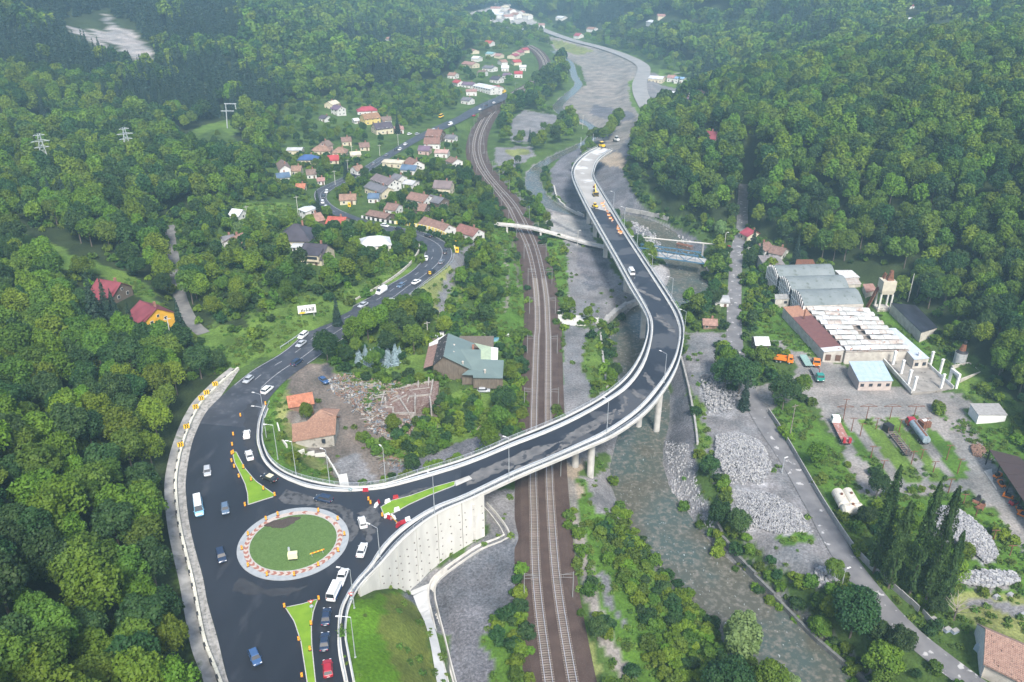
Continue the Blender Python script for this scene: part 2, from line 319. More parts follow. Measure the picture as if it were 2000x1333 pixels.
# ------------------------------------------------------------ helpers for objects
def tagp(o, label=None, cat=None, group=None, kind=None):
 if label: o['label'] = label
 if cat: o['category'] = cat
 if group: o['group'] = group
 if kind: o['kind'] = kind
 return o
def thing(name, label, cat, loc=(0, 0, 0), rz=0.0, group=None):
 o = bpy.data.objects.new(name, None); col.objects.link(o)
 o.empty_display_size = .3
 o.location = loc; o.rotation_euler = (0, 0, rz)
 return tagp(o, label, cat, group)
class MB:
 def __init__(s): s.v = []; s.f = []; s.m = []; s.k = 0
 def mat(s, k): s.k = k; return s
 def face(s, *pts):
  n = len(s.v); s.v += [tuple(p) for p in pts]; s.f.append(tuple(range(n, n + len(pts)))); s.m.append(s.k); return s
 def box(s, c, d, rz=0.0, top=1.0):
  """box centred in x, y with its foot at c.z; top scales the upper face"""
  n = len(s.v); cs, sn = math.cos(rz), math.sin(rz)
  for z, q in ((0, 1), (d[2], top)):
   for x, y in ((-1, -1), (1, -1), (1, 1), (-1, 1)):
    X, Y = x * d[0] / 2 * q, y * d[1] / 2 * q
    s.v.append((c[0] + X * cs - Y * sn, c[1] + X * sn + Y * cs, c[2] + z))
  for f in ((3, 2, 1, 0), (4, 5, 6, 7), (0, 1, 5, 4), (1, 2, 6, 5), (2, 3, 7, 6), (3, 0, 4, 7)):
   s.f.append(tuple(n + i for i in f)); s.m.append(s.k)
  return s
 def tube(s, a, b, r0, r1=None, n=6, cap=True):
  r1 = r0 if r1 is None else r1
  a = Vector(a); b = Vector(b); d = (b - a)
  if d.length < 1e-6: return s
  d.normalize(); u = d.orthogonal().normalized(); v = d.cross(u); k = len(s.v)
  for c, r in ((a, r0), (b, r1)):
   for i in range(n):
    t = 2 * math.pi * i / n
    s.v.append(tuple(c + u * (r * math.cos(t)) + v * (r * math.sin(t))))
  for i in range(n):
   j = (i + 1) % n; s.f.append((k + i, k + j, k + n + j, k + n + i)); s.m.append(s.k)
  if cap:
   s.f.append(tuple(k + n + i for i in range(n))); s.m.append(s.k)
   s.f.append(tuple(k + n - 1 - i for i in range(n))); s.m.append(s.k)
  return s
 def prism(s, poly, z0, z1):
  n = len(s.v); m = len(poly)
  a = sum(poly[i][0] * poly[(i + 1) % m][1] - poly[(i + 1) % m][0] * poly[i][1] for i in range(m))
  if a < 0: poly = poly[::-1]
  zz0 = z0 if callable(z0) else (lambda p: z0); zz1 = z1 if callable(z1) else (lambda p: z1)
  s.v += [(p[0], p[1], zz0(p)) for p in poly] + [(p[0], p[1], zz1(p)) for p in poly]
  s.f.append(tuple(range(n + m - 1, n - 1, -1))); s.m.append(s.k)
  s.f.append(tuple(range(n + m, n + 2 * m))); s.m.append(s.k)
  for i in range(m):
   j = (i + 1) % m; s.f.append((n + i, n + j, n + m + j, n + m + i)); s.m.append(s.k)
  return s
 def strip(s, A, B):
  n = len(s.v); m = len(A)
  s.v += [tuple(p) for p in A] + [tuple(p) for p in B]
  for i in range(m - 1):
   s.f.append((n + i, n + i + 1, n + m + i + 1, n + m + i)); s.m.append(s.k)
  return s
 def sweep(s, pts, prof, cap=True):
  """profile [(right, up)] carried along a line of places"""
  pts = np.array(pts, float); t = np.gradient(pts[:, :2], axis=0)
  t /= np.maximum(1e-9, np.linalg.norm(t, axis=1))[:, None]
  n = len(s.v); m = len(prof)
  for p, q in zip(pts, t):
   for r, u in prof: s.v.append((p[0] + q[1] * r, p[1] - q[0] * r, p[2] + u))
  for i in range(len(pts) - 1):
   for j in range(m):
    k = (j + 1) % m
    s.f.append((n + i * m + j, n + i * m + k, n + (i + 1) * m + k, n + (i + 1) * m + j)); s.m.append(s.k)
  if cap:
   e = n + (len(pts) - 1) * m
   s.f.append(tuple(n + m - 1 - j for j in range(m))); s.m.append(s.k)
   s.f.append(tuple(e + j for j in range(m))); s.m.append(s.k)
  return s
 def mesh(s, name, mats, smooth_=False):
  me = bpy.data.meshes.new(name); me.from_pydata(s.v, [], s.f)
  for q in (mats if isinstance(mats, (list, tuple)) else [mats]): me.materials.append(q)
  me.polygons.foreach_set('material_index', s.m)
  if smooth_: me.polygons.foreach_set('use_smooth', [True] * len(s.f))
  me.update(); return me
 def build(s, name, mats, parent=None, loc=None, rz=0.0, smooth_=False, label=None):
  o = bpy.data.objects.new(name, s.mesh(name, mats, smooth_)); col.objects.link(o)
  if parent: o.parent = parent
  if loc is not None: o.location = loc; o.rotation_euler = (0, 0, rz)
  if label: o['label'] = label
  return o
def put(name, mesh, parent=None, loc=(0, 0, 0), rot=(0, 0, 0), scale=None):
 o = bpy.data.objects.new(name, mesh); col.objects.link(o); o.parent = parent
 o.location = loc; o.rotation_euler = rot
 if scale is not None: o.scale = scale
 return o
def copy_tree(o, parent=None):
 c = o.copy(); col.objects.link(c); c.parent = parent
 for ch in o.children: copy_tree(ch, c)
 return c
# ------------------------------------------------------------ materials
MATS = {}
def mat(name, c, c2=None, scale=1.0, rough=.8, metal=0.0, bump=0.0, bscale=None, spec=.4, detail=4, coords='Object', stretch=None, contrast=(.35, .65), c3=None, s3=None, k3=(.6, .7), emit=None, rand=0.0, transl=0.0):
 if name in MATS: return MATS[name]
 m = bpy.data.materials.new(name); m.use_nodes = True; n = m.node_tree; N = n.nodes; L = n.links
 b = N["Principled BSDF"]; b.inputs['Roughness'].default_value = rough; b.inputs['Metallic'].default_value = metal
 b.inputs['Specular IOR Level'].default_value = spec
 out = None
 tc = N.new('ShaderNodeTexCoord'); src = tc.outputs[coords]
 if coords == 'World':
  pass
 if stretch:
  mp = N.new('ShaderNodeMapping'); mp.inputs['Scale'].default_value = stretch; L.new(src, mp.inputs[0]); src = mp.outputs[0]
 def ramp(sc, lo, hi, det=detail):
  t = N.new('ShaderNodeTexNoise'); t.inputs['Scale'].default_value = sc; t.inputs['Detail'].default_value = det; L.new(src, t.inputs['Vector'])
  r = N.new('ShaderNodeMapRange'); r.inputs[1].default_value = lo; r.inputs[2].default_value = hi; L.new(t.outputs[0], r.inputs[0]); return r.outputs[0], t
 def mix(fac, a, bb):
  x = N.new('ShaderNodeMix'); x.data_type = 'RGBA'
  L.new(fac, x.inputs[0])
  for s_, i in ((a, 6), (bb, 7)):
   if isinstance(s_, tuple): x.inputs[i].default_value = (*s_, 1)
   else: L.new(s_, x.inputs[i])
  return x.outputs[2]
 if c2 is not None:
  f, _ = ramp(scale, *contrast); out = mix(f, c, c2)
 if c3 is not None:
  f, _ = ramp(s3 or scale * 4, *k3); out = mix(f, out if out is not None else c, c3)
 if rand:
  oi = N.new('ShaderNodeObjectInfo'); hs = N.new('ShaderNodeHueSaturation')
  r1 = N.new('ShaderNodeMapRange'); r1.inputs[3].default_value = 1 - rand; r1.inputs[4].default_value = 1 + rand
  L.new(oi.outputs['Random'], r1.inputs[0]); L.new(r1.outputs[0], hs.inputs['Value'])
  r2 = N.new('ShaderNodeMath'); r2.operation = 'MULTIPLY'; r2.inputs[1].default_value = 7.31; L.new(oi.outputs['Random'], r2.inputs[0])
  r3 = N.new('ShaderNodeMath'); r3.operation = 'FRACT'; L.new(r2.outputs[0], r3.inputs[0])
  r4 = N.new('ShaderNodeMapRange'); r4.inputs[3].default_value = .5 - rand * .09; r4.inputs[4].default_value = .5 + rand * .07; L.new(r3.outputs[0], r4.inputs[0]); L.new(r4.outputs[0], hs.inputs['Hue'])
  if out is None: hs.inputs['Color'].default_value = (*c, 1)
  else: L.new(out, hs.inputs['Color'])
  out = hs.outputs[0]
 if out is None: b.inputs['Base Color'].default_value = (*c, 1)
 else: L.new(out, b.inputs['Base Color'])
 if bump:
  t = N.new('ShaderNodeTexNoise'); t.inputs['Scale'].default_value = bscale or scale * 5; t.inputs['Detail'].default_value = 3; L.new(src, t.inputs['Vector'])
  bp = N.new('ShaderNodeBump'); bp.inputs['Strength'].default_value = bump; bp.inputs['Distance'].default_value = .1
  L.new(t.outputs[0], bp.inputs['Height']); L.new(bp.outputs[0], b.inputs['Normal'])
 if emit:
  b.inputs['Emission Color'].default_value = (*c, 1); b.inputs['Emission Strength'].default_value = emit
 if transl:
  tr = N.new('ShaderNodeBsdfTranslucent'); ms = N.new('ShaderNodeMixShader'); ms.inputs[0].default_value = transl
  if out is None: tr.inputs[0].default_value = (*c, 1)
  else: L.new(out, tr.inputs[0])
  L.new(b.outputs[0], ms.inputs[1]); L.new(tr.outputs[0], ms.inputs[2]); L.new(ms.outputs[0], N['Material Output'].inputs[0])
 MATS[name] = m
 return m
M_ASPH = mat('new_asphalt', (.011, .013, .018), (.028, .032, .041), .05, rough=.5, bump=.15, bscale=25, c3=(.055, .058, .066), s3=.3, k3=(.58, .85), stretch=(1, .35, 1), spec=.5)
M_ASPH2 = mat('worn_asphalt', (.036, .040, .050), (.055, .060, .072), .15, rough=.6, bump=.1, bscale=20, c3=(.10, .105, .115), s3=.6, k3=(.55, .75))
M_DECK = mat('deck_asphalt', (.015, .017, .024), (.025, .028, .037), .1, rough=.5, bump=.1, bscale=20, c3=(.062, .063, .068), s3=.08, k3=(.535, .565), detail=12, stretch=(1, 1, 1))
M_WHITE = mat('road_paint', (.55, .55, .55), (.32, .32, .33), 3, rough=.7)
M_CONC = mat('concrete', (.50, .48, .44), (.38, .37, .34), .5, rough=.9, bump=.1, bscale=6, c3=(.30, .28, .25), s3=.25, k3=(.6, .75))
M_CONCW = mat('new_concrete', (.58, .57, .52), (.47, .46, .42), .35, rough=.9, bump=.08, bscale=6, c3=(.36, .34, .29), s3=.6, k3=(.66, .8), stretch=(1, 1, .3))
M_CONCD = mat('old_concrete', (.24, .235, .22), (.36, .35, .33), .6, rough=.95, bump=.3, bscale=4, c3=(.12, .14, .09), s3=.3, k3=(.6, .7))
M_STEEL = mat('galvanised_steel', (.55, .58, .60), (.42, .45, .48), 2, rough=.45, metal=.45)
M_RAIL = mat('rail_steel', (.60, .60, .63), rough=.35, metal=.5)
M_BALL = mat('ballast', (.050, .030, .024), (.080, .053, .042), .25, rough=1, bump=.8, bscale=9, c3=(.12, .095, .085), s3=6, k3=(.55, .7))
M_SLEEP = mat('sleeper_concrete', (.23, .195, .165), (.15, .125, .105), 3, rough=.9, rand=.15)
M_WOODP = mat('grey_wood', (.25, .22, .19), (.16, .14, .12), 3, rough=.9)
M_BLACK = mat('black_paint', (.02, .02, .022), rough=.6)
M_RUST = mat('rust', (.20, .085, .045), (.11, .05, .035), 2, rough=.9)
M_YEL = mat('yellow_paint', (.80, .50, .02), (.7, .42, .02), 3, rough=.5)
M_ORG = mat('orange_paint', (.80, .24, .02), rough=.5)
M_RED = mat('red_paint', (.60, .03, .03), (.5, .03, .03), 2, rough=.5)
M_BLUE = mat('blue_sign', (.03, .22, .55), rough=.4)
M_WP = mat('white_paint', (.72, .72, .70), (.60, .60, .58), 2, rough=.5)
# ------------------------------------------------------------ ground sheet
TY = dict(grass=(.090, .150, .028), lush=(.070, .140, .020), dry=(.17, .19, .065), floor=(.028, .042, .016), scrub=(.055, .095, .022), gravel=(.165, .163, .165), dark=(.115, .117, .128),
          pale=(.29, .28, .265), dirt=(.125, .108, .093), stone=(.23, .232, .238), track=(.20, .185, .165), yard=(.205, .195, .182), sand=(.25, .21, .16), wet=(.10, .10, .085), black=(.05, .05, .055), cliff=(.25, .235, .225))
TY['lawn'] = (.085, .175, .014); TY['ochre'] = (.12, .145, .03)
STONY = dict(gravel=.6, dark=1.0, pale=.3, stone=1.0, wet=.7, track=.3, yard=.0, dirt=.3, sand=.3, cliff=.5)
ZONES = [  # ground type, outline in the photograph
 ('floor', [(-400,-60),(2400,-60),(2400,1700),(-400,1700)]),
 ('scrub', [(430,1600),(340,1100),(340,880),(430,740),(600,640),(520,600),(420,640),(380,560),(300,430),(480,380),(520,300),(560,200),(700,180),(880,150),(950,60),(1000,20),(1060,40),(1280,110),(1420,130),(1330,200),(1250,235),(1220,300),(1300,420),(1440,440),(1560,500),(1700,560),(1860,660),(1980,780),(2100,950),(2300,1600)]),
 ('grass', [(20,445),(80,470),(150,500),(215,520),(290,560),(330,600),(300,600),(230,560),(180,535),(110,520),(50,500)]),
 ('grass', [(470,400),(560,395),(600,410),(600,425),(530,440),(460,440),(440,425)]),
 ('grass', [(480,620),(560,600),(700,560),(800,500),(830,520),(700,600),(600,650),(560,690),(540,690),(500,660)]),
 ('grass', [(380,250),(450,232),(470,260),(420,275),(380,268)]),('scrub', [(340,280),(430,250),(500,300),(460,320),(400,310)]),
 ('cliff', [(130,48),(160,58),(188,75),(222,98),(218,104),(185,88),(165,72),(140,62)]),
 ('cliff', [(205,28),(216,32),(226,52),(256,60),(275,80),(296,100),(296,120),(270,122),(242,108),(225,85),(195,78),(175,58),(215,62)]),
 # left of the railway
 ('lush', [(960,450),(1020,455),(1035,520),(1040,600),(1035,680),(1010,700),(900,680),(890,640),(940,600),(960,540)]),
 ('dry', [(800,560),(880,515),(920,470),(905,560),(880,620),(860,640),(840,600),(830,570),(790,600)]),
 ('grass', [(905,480),(930,475),(905,545),(880,600),(870,560)]),
 ('gravel', [(880,500),(905,485),(925,475),(915,510),(895,535),(878,520)]),
 ('dirt', [(575,735),(618,705),(640,715),(680,760),(720,800),(760,760),(850,740),(870,800),(930,860),(960,850),(1020,850),(960,885),(800,925),(700,950),(640,950),(640,905),(600,890),(560,880),(550,800),(545,770)]),
 ('dark', [(905,855),(985,848),(1005,862),(900,890),(810,920),(760,930),(745,918),(800,890)]),
 ('gravel', [(655,905),(700,880),(720,900),(745,948),(690,952),(668,940)]),
 ('grass', [(700,742),(850,738),(850,750),(790,752),(745,765),(738,790),(712,762)]),
 ('grass', [(690,850),(760,862),(790,850),(850,840),(870,800),(940,830),(960,842),(900,862),(800,905),(760,895),(715,885)]),
 ('grass', [(555,885),(640,895),(650,925),(600,915)]),
 ('black', [(610,735),(640,712),(655,722),(650,732),(625,738)]),
 ('lush', [(510,790),(545,752),(560,745),(545,790),(548,830),(560,860),(600,895),(630,910),(655,948),(600,942),(540,915),(515,870)]),
 ('dry', [(552,760),(566,770),(560,830),(600,885),(634,900),(648,930),(630,935),(590,900),(550,850),(545,800)]),
 ('grass', [(760,700),(840,690),(830,740),(780,750),(740,740)]),('grass', [(880,770),(1020,700),(1030,840),(930,850),(860,810)]),
 ('track', [(585,790),(600,780),(605,830),(620,890),(600,880),(575,840)]),
 # bottom middle
 ('lawn', [(676,1190),(775,1150),(800,1150),(860,1340),(900,1500),(700,1500),(683,1333)]),
 ('ochre', [(745,1165),(800,1152),(830,1230),(862,1340),(900,1500),(800,1500),(780,1333),(750,1230)]),
 ('dark', [(945,985),(1032,955),(1034,1140),(1010,1180),(985,1215),(958,1235),(955,1290),(990,1400),(900,1500),(880,1333),(862,1230),(846,1150),(862,1115),(905,1085),(985,1052)]),
 ('grass', [(380,640),(470,640),(590,655),(560,690),(500,702),(440,735),(360,720)]),
 ('gravel', [(775,1172),(795,1140),(905,1075),(950,1040),(946,975),(990,1005),(1000,1052),(900,1102),(850,1128),(838,1152),(800,1172)]),
 ('dark', [(800,1172),(838,1152),(850,1128),(905,1100),(1000,1052),(1010,1100),(900,1200),(860,1250)]),
 ('gravel', [(940,965),(1032,945),(1034,1060),(1000,1060),(975,1020),(945,1000)]),
 ('lush', [(1034,1080),(1046,1230),(1060,1400),(1070,1500),(1000,1500),(965,1333),(935,1240),(990,1205),(1022,1150)]),
 ('lush', [(1095,950),(1108,1050),(1130,1180),(1160,1333),(1200,1500),(1180,1500),(1130,1333),(1108,1180),(1096,1080)]),
 ('lush', [(1135,935),(1190,960),(1215,1020),(1290,1090),(1340,1160),(1395,1230),(1480,1333),(1600,1500),(1260,1500),(1220,1333),(1180,1200),(1150,1100),(1128,1000)]),
 ('gravel', [(1140,930),(1185,925),(1200,975),(1225,1010),(1200,1020),(1165,990),(1150,960)]),
 ('gravel', [(1165,1110),(1185,1115),(1200,1180),(1220,1230),(1205,1220),(1180,1170)]),
 # between railway and river
 ('gravel', [(1062,400),(1130,400),(1165,470),(1200,530),(1265,600),(1200,620),(1180,640),(1110,612),(1098,560),(1100,500),(1085,460)]),
 ('pale', [(1080,415),(1150,430),(1168,480),(1120,478),(1080,460),(1066,435)]),
 ('dark', [(1130,485),(1175,480),(1188,520),(1190,560),(1150,570),(1130,530)]),
 ('lush', [(1062,455),(1100,462),(1108,530),(1110,605),(1092,612),(1080,560),(1068,500)]),
 ('gravel', [(1102,640),(1172,640),(1180,700),(1186,760),(1205,830),(1195,880),(1150,900),(1100,900),(1095,780)]),
 ('grass', [(1138,665),(1172,650),(1184,720),(1188,760),(1160,780),(1140,730)]),('lush', [(1088,640),(1102,640),(1098,740),(1100,840),(1092,840),(1086,740)]),
 ('sand', [(1098,905),(1140,890),(1135,980),(1110,980)]),
 ('stone', [(1265,520),(1300,515),(1330,545),(1325,580),(1290,605),(1268,575)]),
 ('dark', [(1075,330),(1095,308),(1130,288),(1160,280),(1128,310),(1120,350),(1140,400),(1170,450),(1130,420),(1100,395),(1075,375)]),
 ('dark', [(1168,296),(1215,262),(1245,262),(1225,310),(1222,345),(1250,395),(1275,425),(1330,450),(1385,480),(1370,492),(1290,470),(1235,455),(1195,420),(1165,380),(1158,330)]),
 ('sand', [(1180,305),(1205,295),(1222,312),(1218,328),(1192,326),(1175,318)]),
 ('gravel', [(1270,425),(1330,450),(1360,470),(1340,500),(1280,470),(1230,440)]),
 # upper flood plain
 ('track', [(1060,70),(1130,80),(1190,98),(1245,120),(1262,140),(1256,160),(1262,190),(1285,225),(1250,245),(1225,275),(1205,292),(1165,300),(1140,285),(1165,250),(1140,215),(1090,215),(1105,190),(1145,165),(1135,130),(1105,115),(1080,95)]),
 ('track', [(1140,112),(1245,128),(1248,160),(1260,215),(1235,250),(1205,265),(1150,250),(1100,228),(1110,195),(1150,165),(1150,140)]),
 ('dark', [(1160,205),(1235,220),(1240,236),(1195,236),(1150,222)]),('grass', [(1228,160),(1246,150),(1248,190),(1262,225),(1245,222),(1230,195)]),
 ('gravel', [(1262,140),(1310,150),(1330,185),(1310,215),(1285,215),(1262,185)]),('grass', [(1285,135),(1330,140),(1325,175),(1290,165)]),
 ('dry', [(1075,78),(1105,82),(1160,100),(1130,108),(1085,96)]),
 ('gravel', [(1024,217),(1060,220),(1117,234),(1115,246),(1056,262),(1040,278),(996,278),(998,236)]),
 ('gravel', [(966,288),(1036,286),(1050,305),(1005,325),(980,345),(966,320)]),('dry', [(985,292),(1030,290),(1040,300),(1000,310)]),
 ('pale', [(900,30),(960,14),(1010,18),(1060,50),(1020,60),(960,50),(920,60)]),
 # right bank
 ('dark', [(1322,700),(1345,690),(1362,850),(1365,960),(1330,980),(1296,960),(1292,880)]),
 ('gravel', [(1296,860),(1350,870),(1365,960),(1400,1000),(1390,1020),(1340,1000),(1296,950)]),
 ('gravel', [(1340,650),(1420,648),(1440,660),(1480,760),(1520,850),(1570,960),(1620,1060),(1640,1120),(1560,1140),(1480,1080),(1420,1000),(1375,900),(1355,800),(1340,700)]),
 ('grass', [(1345,760),(1370,790),(1385,850),(1395,900),(1380,920),(1362,860),(1350,800)]),
 ('stone', [(1365,730),(1430,720),(1450,770),(1430,810),(1380,815)]),
 ('stone', [(1400,850),(1445,845),(1485,870),(1505,920),(1490,945),(1420,945),(1395,900)]),
 ('stone', [(1425,955),(1490,960),(1560,1000),(1590,1040),(1520,1045),(1450,1030),(1425,990)]),
 ('gravel', [(1455,1030),(1500,1050),(1590,1045),(1612,1100),(1560,1110),(1500,1110),(1470,1060)]),
 ('lush', [(1520,1045),(1585,1040),(1590,1060),(1530,1065)]),
 ('gravel', [(1590,1115),(1625,1110),(1640,1140),(1600,1150),(1585,1135)]),
 ('yard', [(1466,760),(1500,745),(1555,750),(1560,700),(1525,690),(1535,672),(1590,690),(1660,720),(1740,760),(1800,760),(1880,775),(1900,795),(1870,800),(2050,1090),(2030,1110),(1960,1010),(1880,950),(1760,950),(1700,970),(1665,910),(1600,800),(1560,775),(1500,800)]),
 ('yard', [(1505,665),(1540,660),(1600,700),(1640,740),(1580,750),(1560,715)]),
 ('lush', [(1500,800),(1530,785),(1565,790),(1600,815),(1620,860),(1660,910),(1700,965),(1700,1050),(1660,1050),(1600,960),(1560,900)]),
 ('lush', [(1625,810),(1640,815),(1700,880),(1740,930),(1725,950),(1690,905),(1660,860)]),
 ('grass', [(1675,820),(1700,815),(1760,880),(1800,940),(1775,945),(1720,890)]),
 ('grass', [(1720,820),(1755,818),(1820,880),(1858,935),(1825,950),(1780,900)]),
 ('lush', [(1800,830),(1835,850),(1880,900),(1890,930),(1860,938),(1820,880)]),
 ('lush', [(1815,795),(1890,800),(2000,840),(2050,980),(1960,940),(1930,915),(1880,850),(1830,810)]),
 ('lush', [(1750,975),(1880,960),(1950,1010),(2050,1130),(2050,1200),(1900,1180),(1800,1100),(1750,1050)]),
 ('dry', [(1860,1150),(2100,1170),(2100,1300),(1960,1240),(1900,1220),(1870,1190)]),
 ('stone', [(1822,990),(1860,988),(1890,1020),(1930,1060),(1950,1095),(1925,1102),(1870,1070),(1820,1040)]),
 ('gravel', [(1855,1120),(1980,1118),(1995,1140),(1930,1155),(1880,1140)]),('gravel', [(1890,1165),(1960,1180),(2060,1185),(2060,1205),(1960,1200),(1890,1182)]),
 ('lush', [(1455,560),(1500,520),(1530,570),(1560,640),(1600,700),(1560,690),(1500,655),(1450,640)]),
 ('lush', [(1700,600),(1740,595),(1830,690),(1860,740),(1900,760),(1850,760),(1800,700)]),('grass', [(1850,690),(1900,740),(1940,790),(1880,770)]),
]
LINES = [  # ground type, half width in metres, line in the photograph
 ('gravel', 1.6, [(924,476),(900,510),(893,535),(872,560),(862,585),(864,605),(872,622)]),
 ('dirt', 2.4, [(592,716),(640,760),(680,810),(706,860),(730,905),(765,945)]),
 ('gravel', 1.5, [(966,325),(985,352),(1012,386),(1045,412),(1078,432),(1110,448),(1140,462)]),
 ('gravel', 2.0, [(1116,470),(1118,540),(1120,600),(1118,680),(1112,760),(1115,840),(1118,900)]),
 ('track', 1.5, [(1112,940),(1120,1000),(1140,1100),(1160,1180),(1190,1260),(1235,1340),(1290,1440)]),
 ('dry', .8, [(1145,1240),(1158,1290),(1168,1340)]),
 ('track', .7, [(985,480),(990,520),(994,570),(985,610)]),('dirt', .6, [(998,460),(1008,510),(1014,560)]),
 ('yard', 1.6, [(1660,905),(1690,950),(1740,950)]),('yard', 1.2, [(1640,795),(1690,860),(1735,915),(1760,945)]),('yard', 1.2, [(1700,800),(1740,850),(1790,900),(1800,925)]),
 ('yard', 1.3, [(1760,800),(1800,855),(1850,925)]),('yard', 2.5, [(1690,955),(1760,955),(1830,955),(1900,945)]),('yard', 3.0, [(1860,800),(1900,870),(1950,960),(2010,1060),(2080,1180)]),
 ('track', 1.2, [(1296,150),(1330,142)]),
]
def build_ground():
 x, y, z = GX.ravel(), GY.ravel(), GZ.ravel()
 px, py, D = proj(x, y, z)
 sc = FPX / D
 px = px + fbm(x / 4.5, y / 4.5, 31, 3) * sc * 5.0
 py = py + fbm(x / 4.5, y / 4.5, 32, 3) * sc * 3.2
 c = np.zeros((len(x), 4)); c[:, :3] = TY['floor']
 front = y > 30
 for t, poly in ZONES:
  m = inpoly(px, py, poly) & front
  c[m, :3] = TY[t]; c[m, 3] = STONY.get(t, 0)
 # scree and gravel where the river bank is bare
 for t, hw, ln in LINES:
  pts = [tuple(G(*p)) for p in ln]
  d, _ = segdist(x + fbm(x / 3, y / 3, 41, 2) * 1.2, y + fbm(x / 3, y / 3, 42, 2) * 1.2, pts, hw + 2)
  m = d < hw
  c[m, :3] = TY[t]; c[m, 3] = STONY.get(t, 0)
 d, _ = segdist(x, y, RMID, 14)
 dr = np.full(x.shape, 1e9)
 for a, b, wa in zip(wRIV[:-1], wRIV[1:], wRIVW[:-1]):
  cap = 24; m = (x > min(a[0], b[0]) - cap) & (x < max(a[0], b[0]) + cap) & (y > min(a[1], b[1]) - cap) & (y < max(a[1], b[1]) + cap)
  if m.any():
   xs, ys = x[m], y[m]; dx, dy = b[0] - a[0], b[1] - a[1]
   t = np.clip(((xs - a[0]) * dx + (ys - a[1]) * dy) / max(1e-9, dx * dx + dy * dy), 0, 1)
   dr[m] = np.minimum(dr[m], np.hypot(xs - a[0] - t * dx, ys - a[1] - t * dy) - wa)
 m = dr < 1.6 + fbm(x / 5, y / 5, 51, 3) * 3; c[m, :3] = TY['gravel']; c[m, 3] = .8
 m = dr < 0.3; c[m, :3] = TY['wet']; c[m, 3] = .8
 m = d < 6.0 + fbm(x / 3, y / 3, 52, 2) * 2; c[m, :3] = (.058, .042, .035); c[m, 3] = .3
 # colour drift inside each kind of ground
 g = (fbm(x / 11, y / 11, 61, 4)[:, None] * .75 + fbm(x / 2.6, y / 2.6, 62, 2)[:, None] * .35) * np.array([[1.0, .8, .7]])
 c[:, :3] = np.clip(c[:, :3] * (1 + g), .01, .8)
 nx, ny = len(XS), len(YS)
 me = bpy.data.meshes.new('ground')
 idx = np.arange(nx * ny).reshape(ny, nx)
 q = np.stack([idx[:-1, :-1], idx[:-1, 1:], idx[1:, 1:], idx[1:, :-1]], -1).reshape(-1, 4)
 me.vertices.add(nx * ny); me.vertices.foreach_set('co', np.stack([x, y, z], 1).ravel())
 me.loops.add(q.size); me.loops.foreach_set('vertex_index', q.ravel())
 me.polygons.add(len(q)); me.polygons.foreach_set('loop_start', np.arange(0, q.size, 4)); me.polygons.foreach_set('loop_total', np.full(len(q), 4))
 me.update(calc_edges=True)
 a = me.color_attributes.new('earth', 'FLOAT_COLOR', 'POINT'); a.data.foreach_set('color', c.ravel())
 me.polygons.foreach_set('use_smooth', [True] * len(q))
 m = bpy.data.materials.new('ground_cover'); m.use_nodes = True; n = m.node_tree; N = n.nodes; L = n.links; b = N['Principled BSDF']
 b.inputs['Roughness'].default_value = .95; b.inputs['Specular IOR Level'].default_value = .15
 at = N.new('ShaderNodeAttribute'); at.attribute_name = 'earth'
 ge = N.new('ShaderNodeNewGeometry')
 def noise(s, det=3):
  t = N.new('ShaderNodeTexNoise'); t.inputs['Scale'].default_value = s; t.inputs['Detail'].default_value = det; L.new(ge.outputs['Position'], t.inputs[0]); return t.outputs[0]
 def mr(a_, lo, hi, o0, o1):
  r = N.new('ShaderNodeMapRange'); L.new(a_, r.inputs[0])
  for i, v in zip((1, 2, 3, 4), (lo, hi, o0, o1)): r.inputs[i].default_value = v
  return r.outputs[0]
 vo = N.new('ShaderNodeTexVoronoi'); vo.inputs['Scale'].default_value = 2.8; L.new(ge.outputs['Position'], vo.inputs[0])
 bw = N.new('ShaderNodeSeparateColor'); L.new(vo.outputs['Color'], bw.inputs[0])
 stone = mr(bw.outputs[0], 0, 1, .72, 1.3)
 f1 = mr(noise(1.6, 6), .3, .7, .7, 1.3)
 f2 = mr(noise(.12, 4), .35, .65, .8, 1.22)
 m1 = N.new('ShaderNodeMath'); m1.operation = 'MULTIPLY'; L.new(f1, m1.inputs[0]); L.new(f2, m1.inputs[1])
 mx = N.new('ShaderNodeMix'); L.new(at.outputs['Alpha'], mx.inputs[0]); mx.inputs[2].default_value = 1.0; L.new(stone, mx.inputs[3])
 m2 = N.new('ShaderNodeMath'); m2.operation = 'MULTIPLY'; L.new(m1.outputs[0], m2.inputs[0]); L.new(mx.outputs[0], m2.inputs[1])
 vm = N.new('ShaderNodeVectorMath'); vm.operation = 'SCALE'; L.new(at.outputs['Color'], vm.inputs[0]); L.new(m2.outputs[0], vm.inputs['Scale'])
 L.new(vm.outputs[0], b.inputs['Base Color'])
 bp = N.new('ShaderNodeBump'); bp.inputs['Strength'].default_value = .55; bp.inputs['Distance'].default_value = .35
 L.new(noise(2.2, 5), bp.inputs['Height']); L.new(bp.outputs[0], b.inputs['Normal'])
 me.materials.append(m)
 o = bpy.data.objects.new('ground', me); col.objects.link(o); o['kind'] = 'structure'
build_ground()
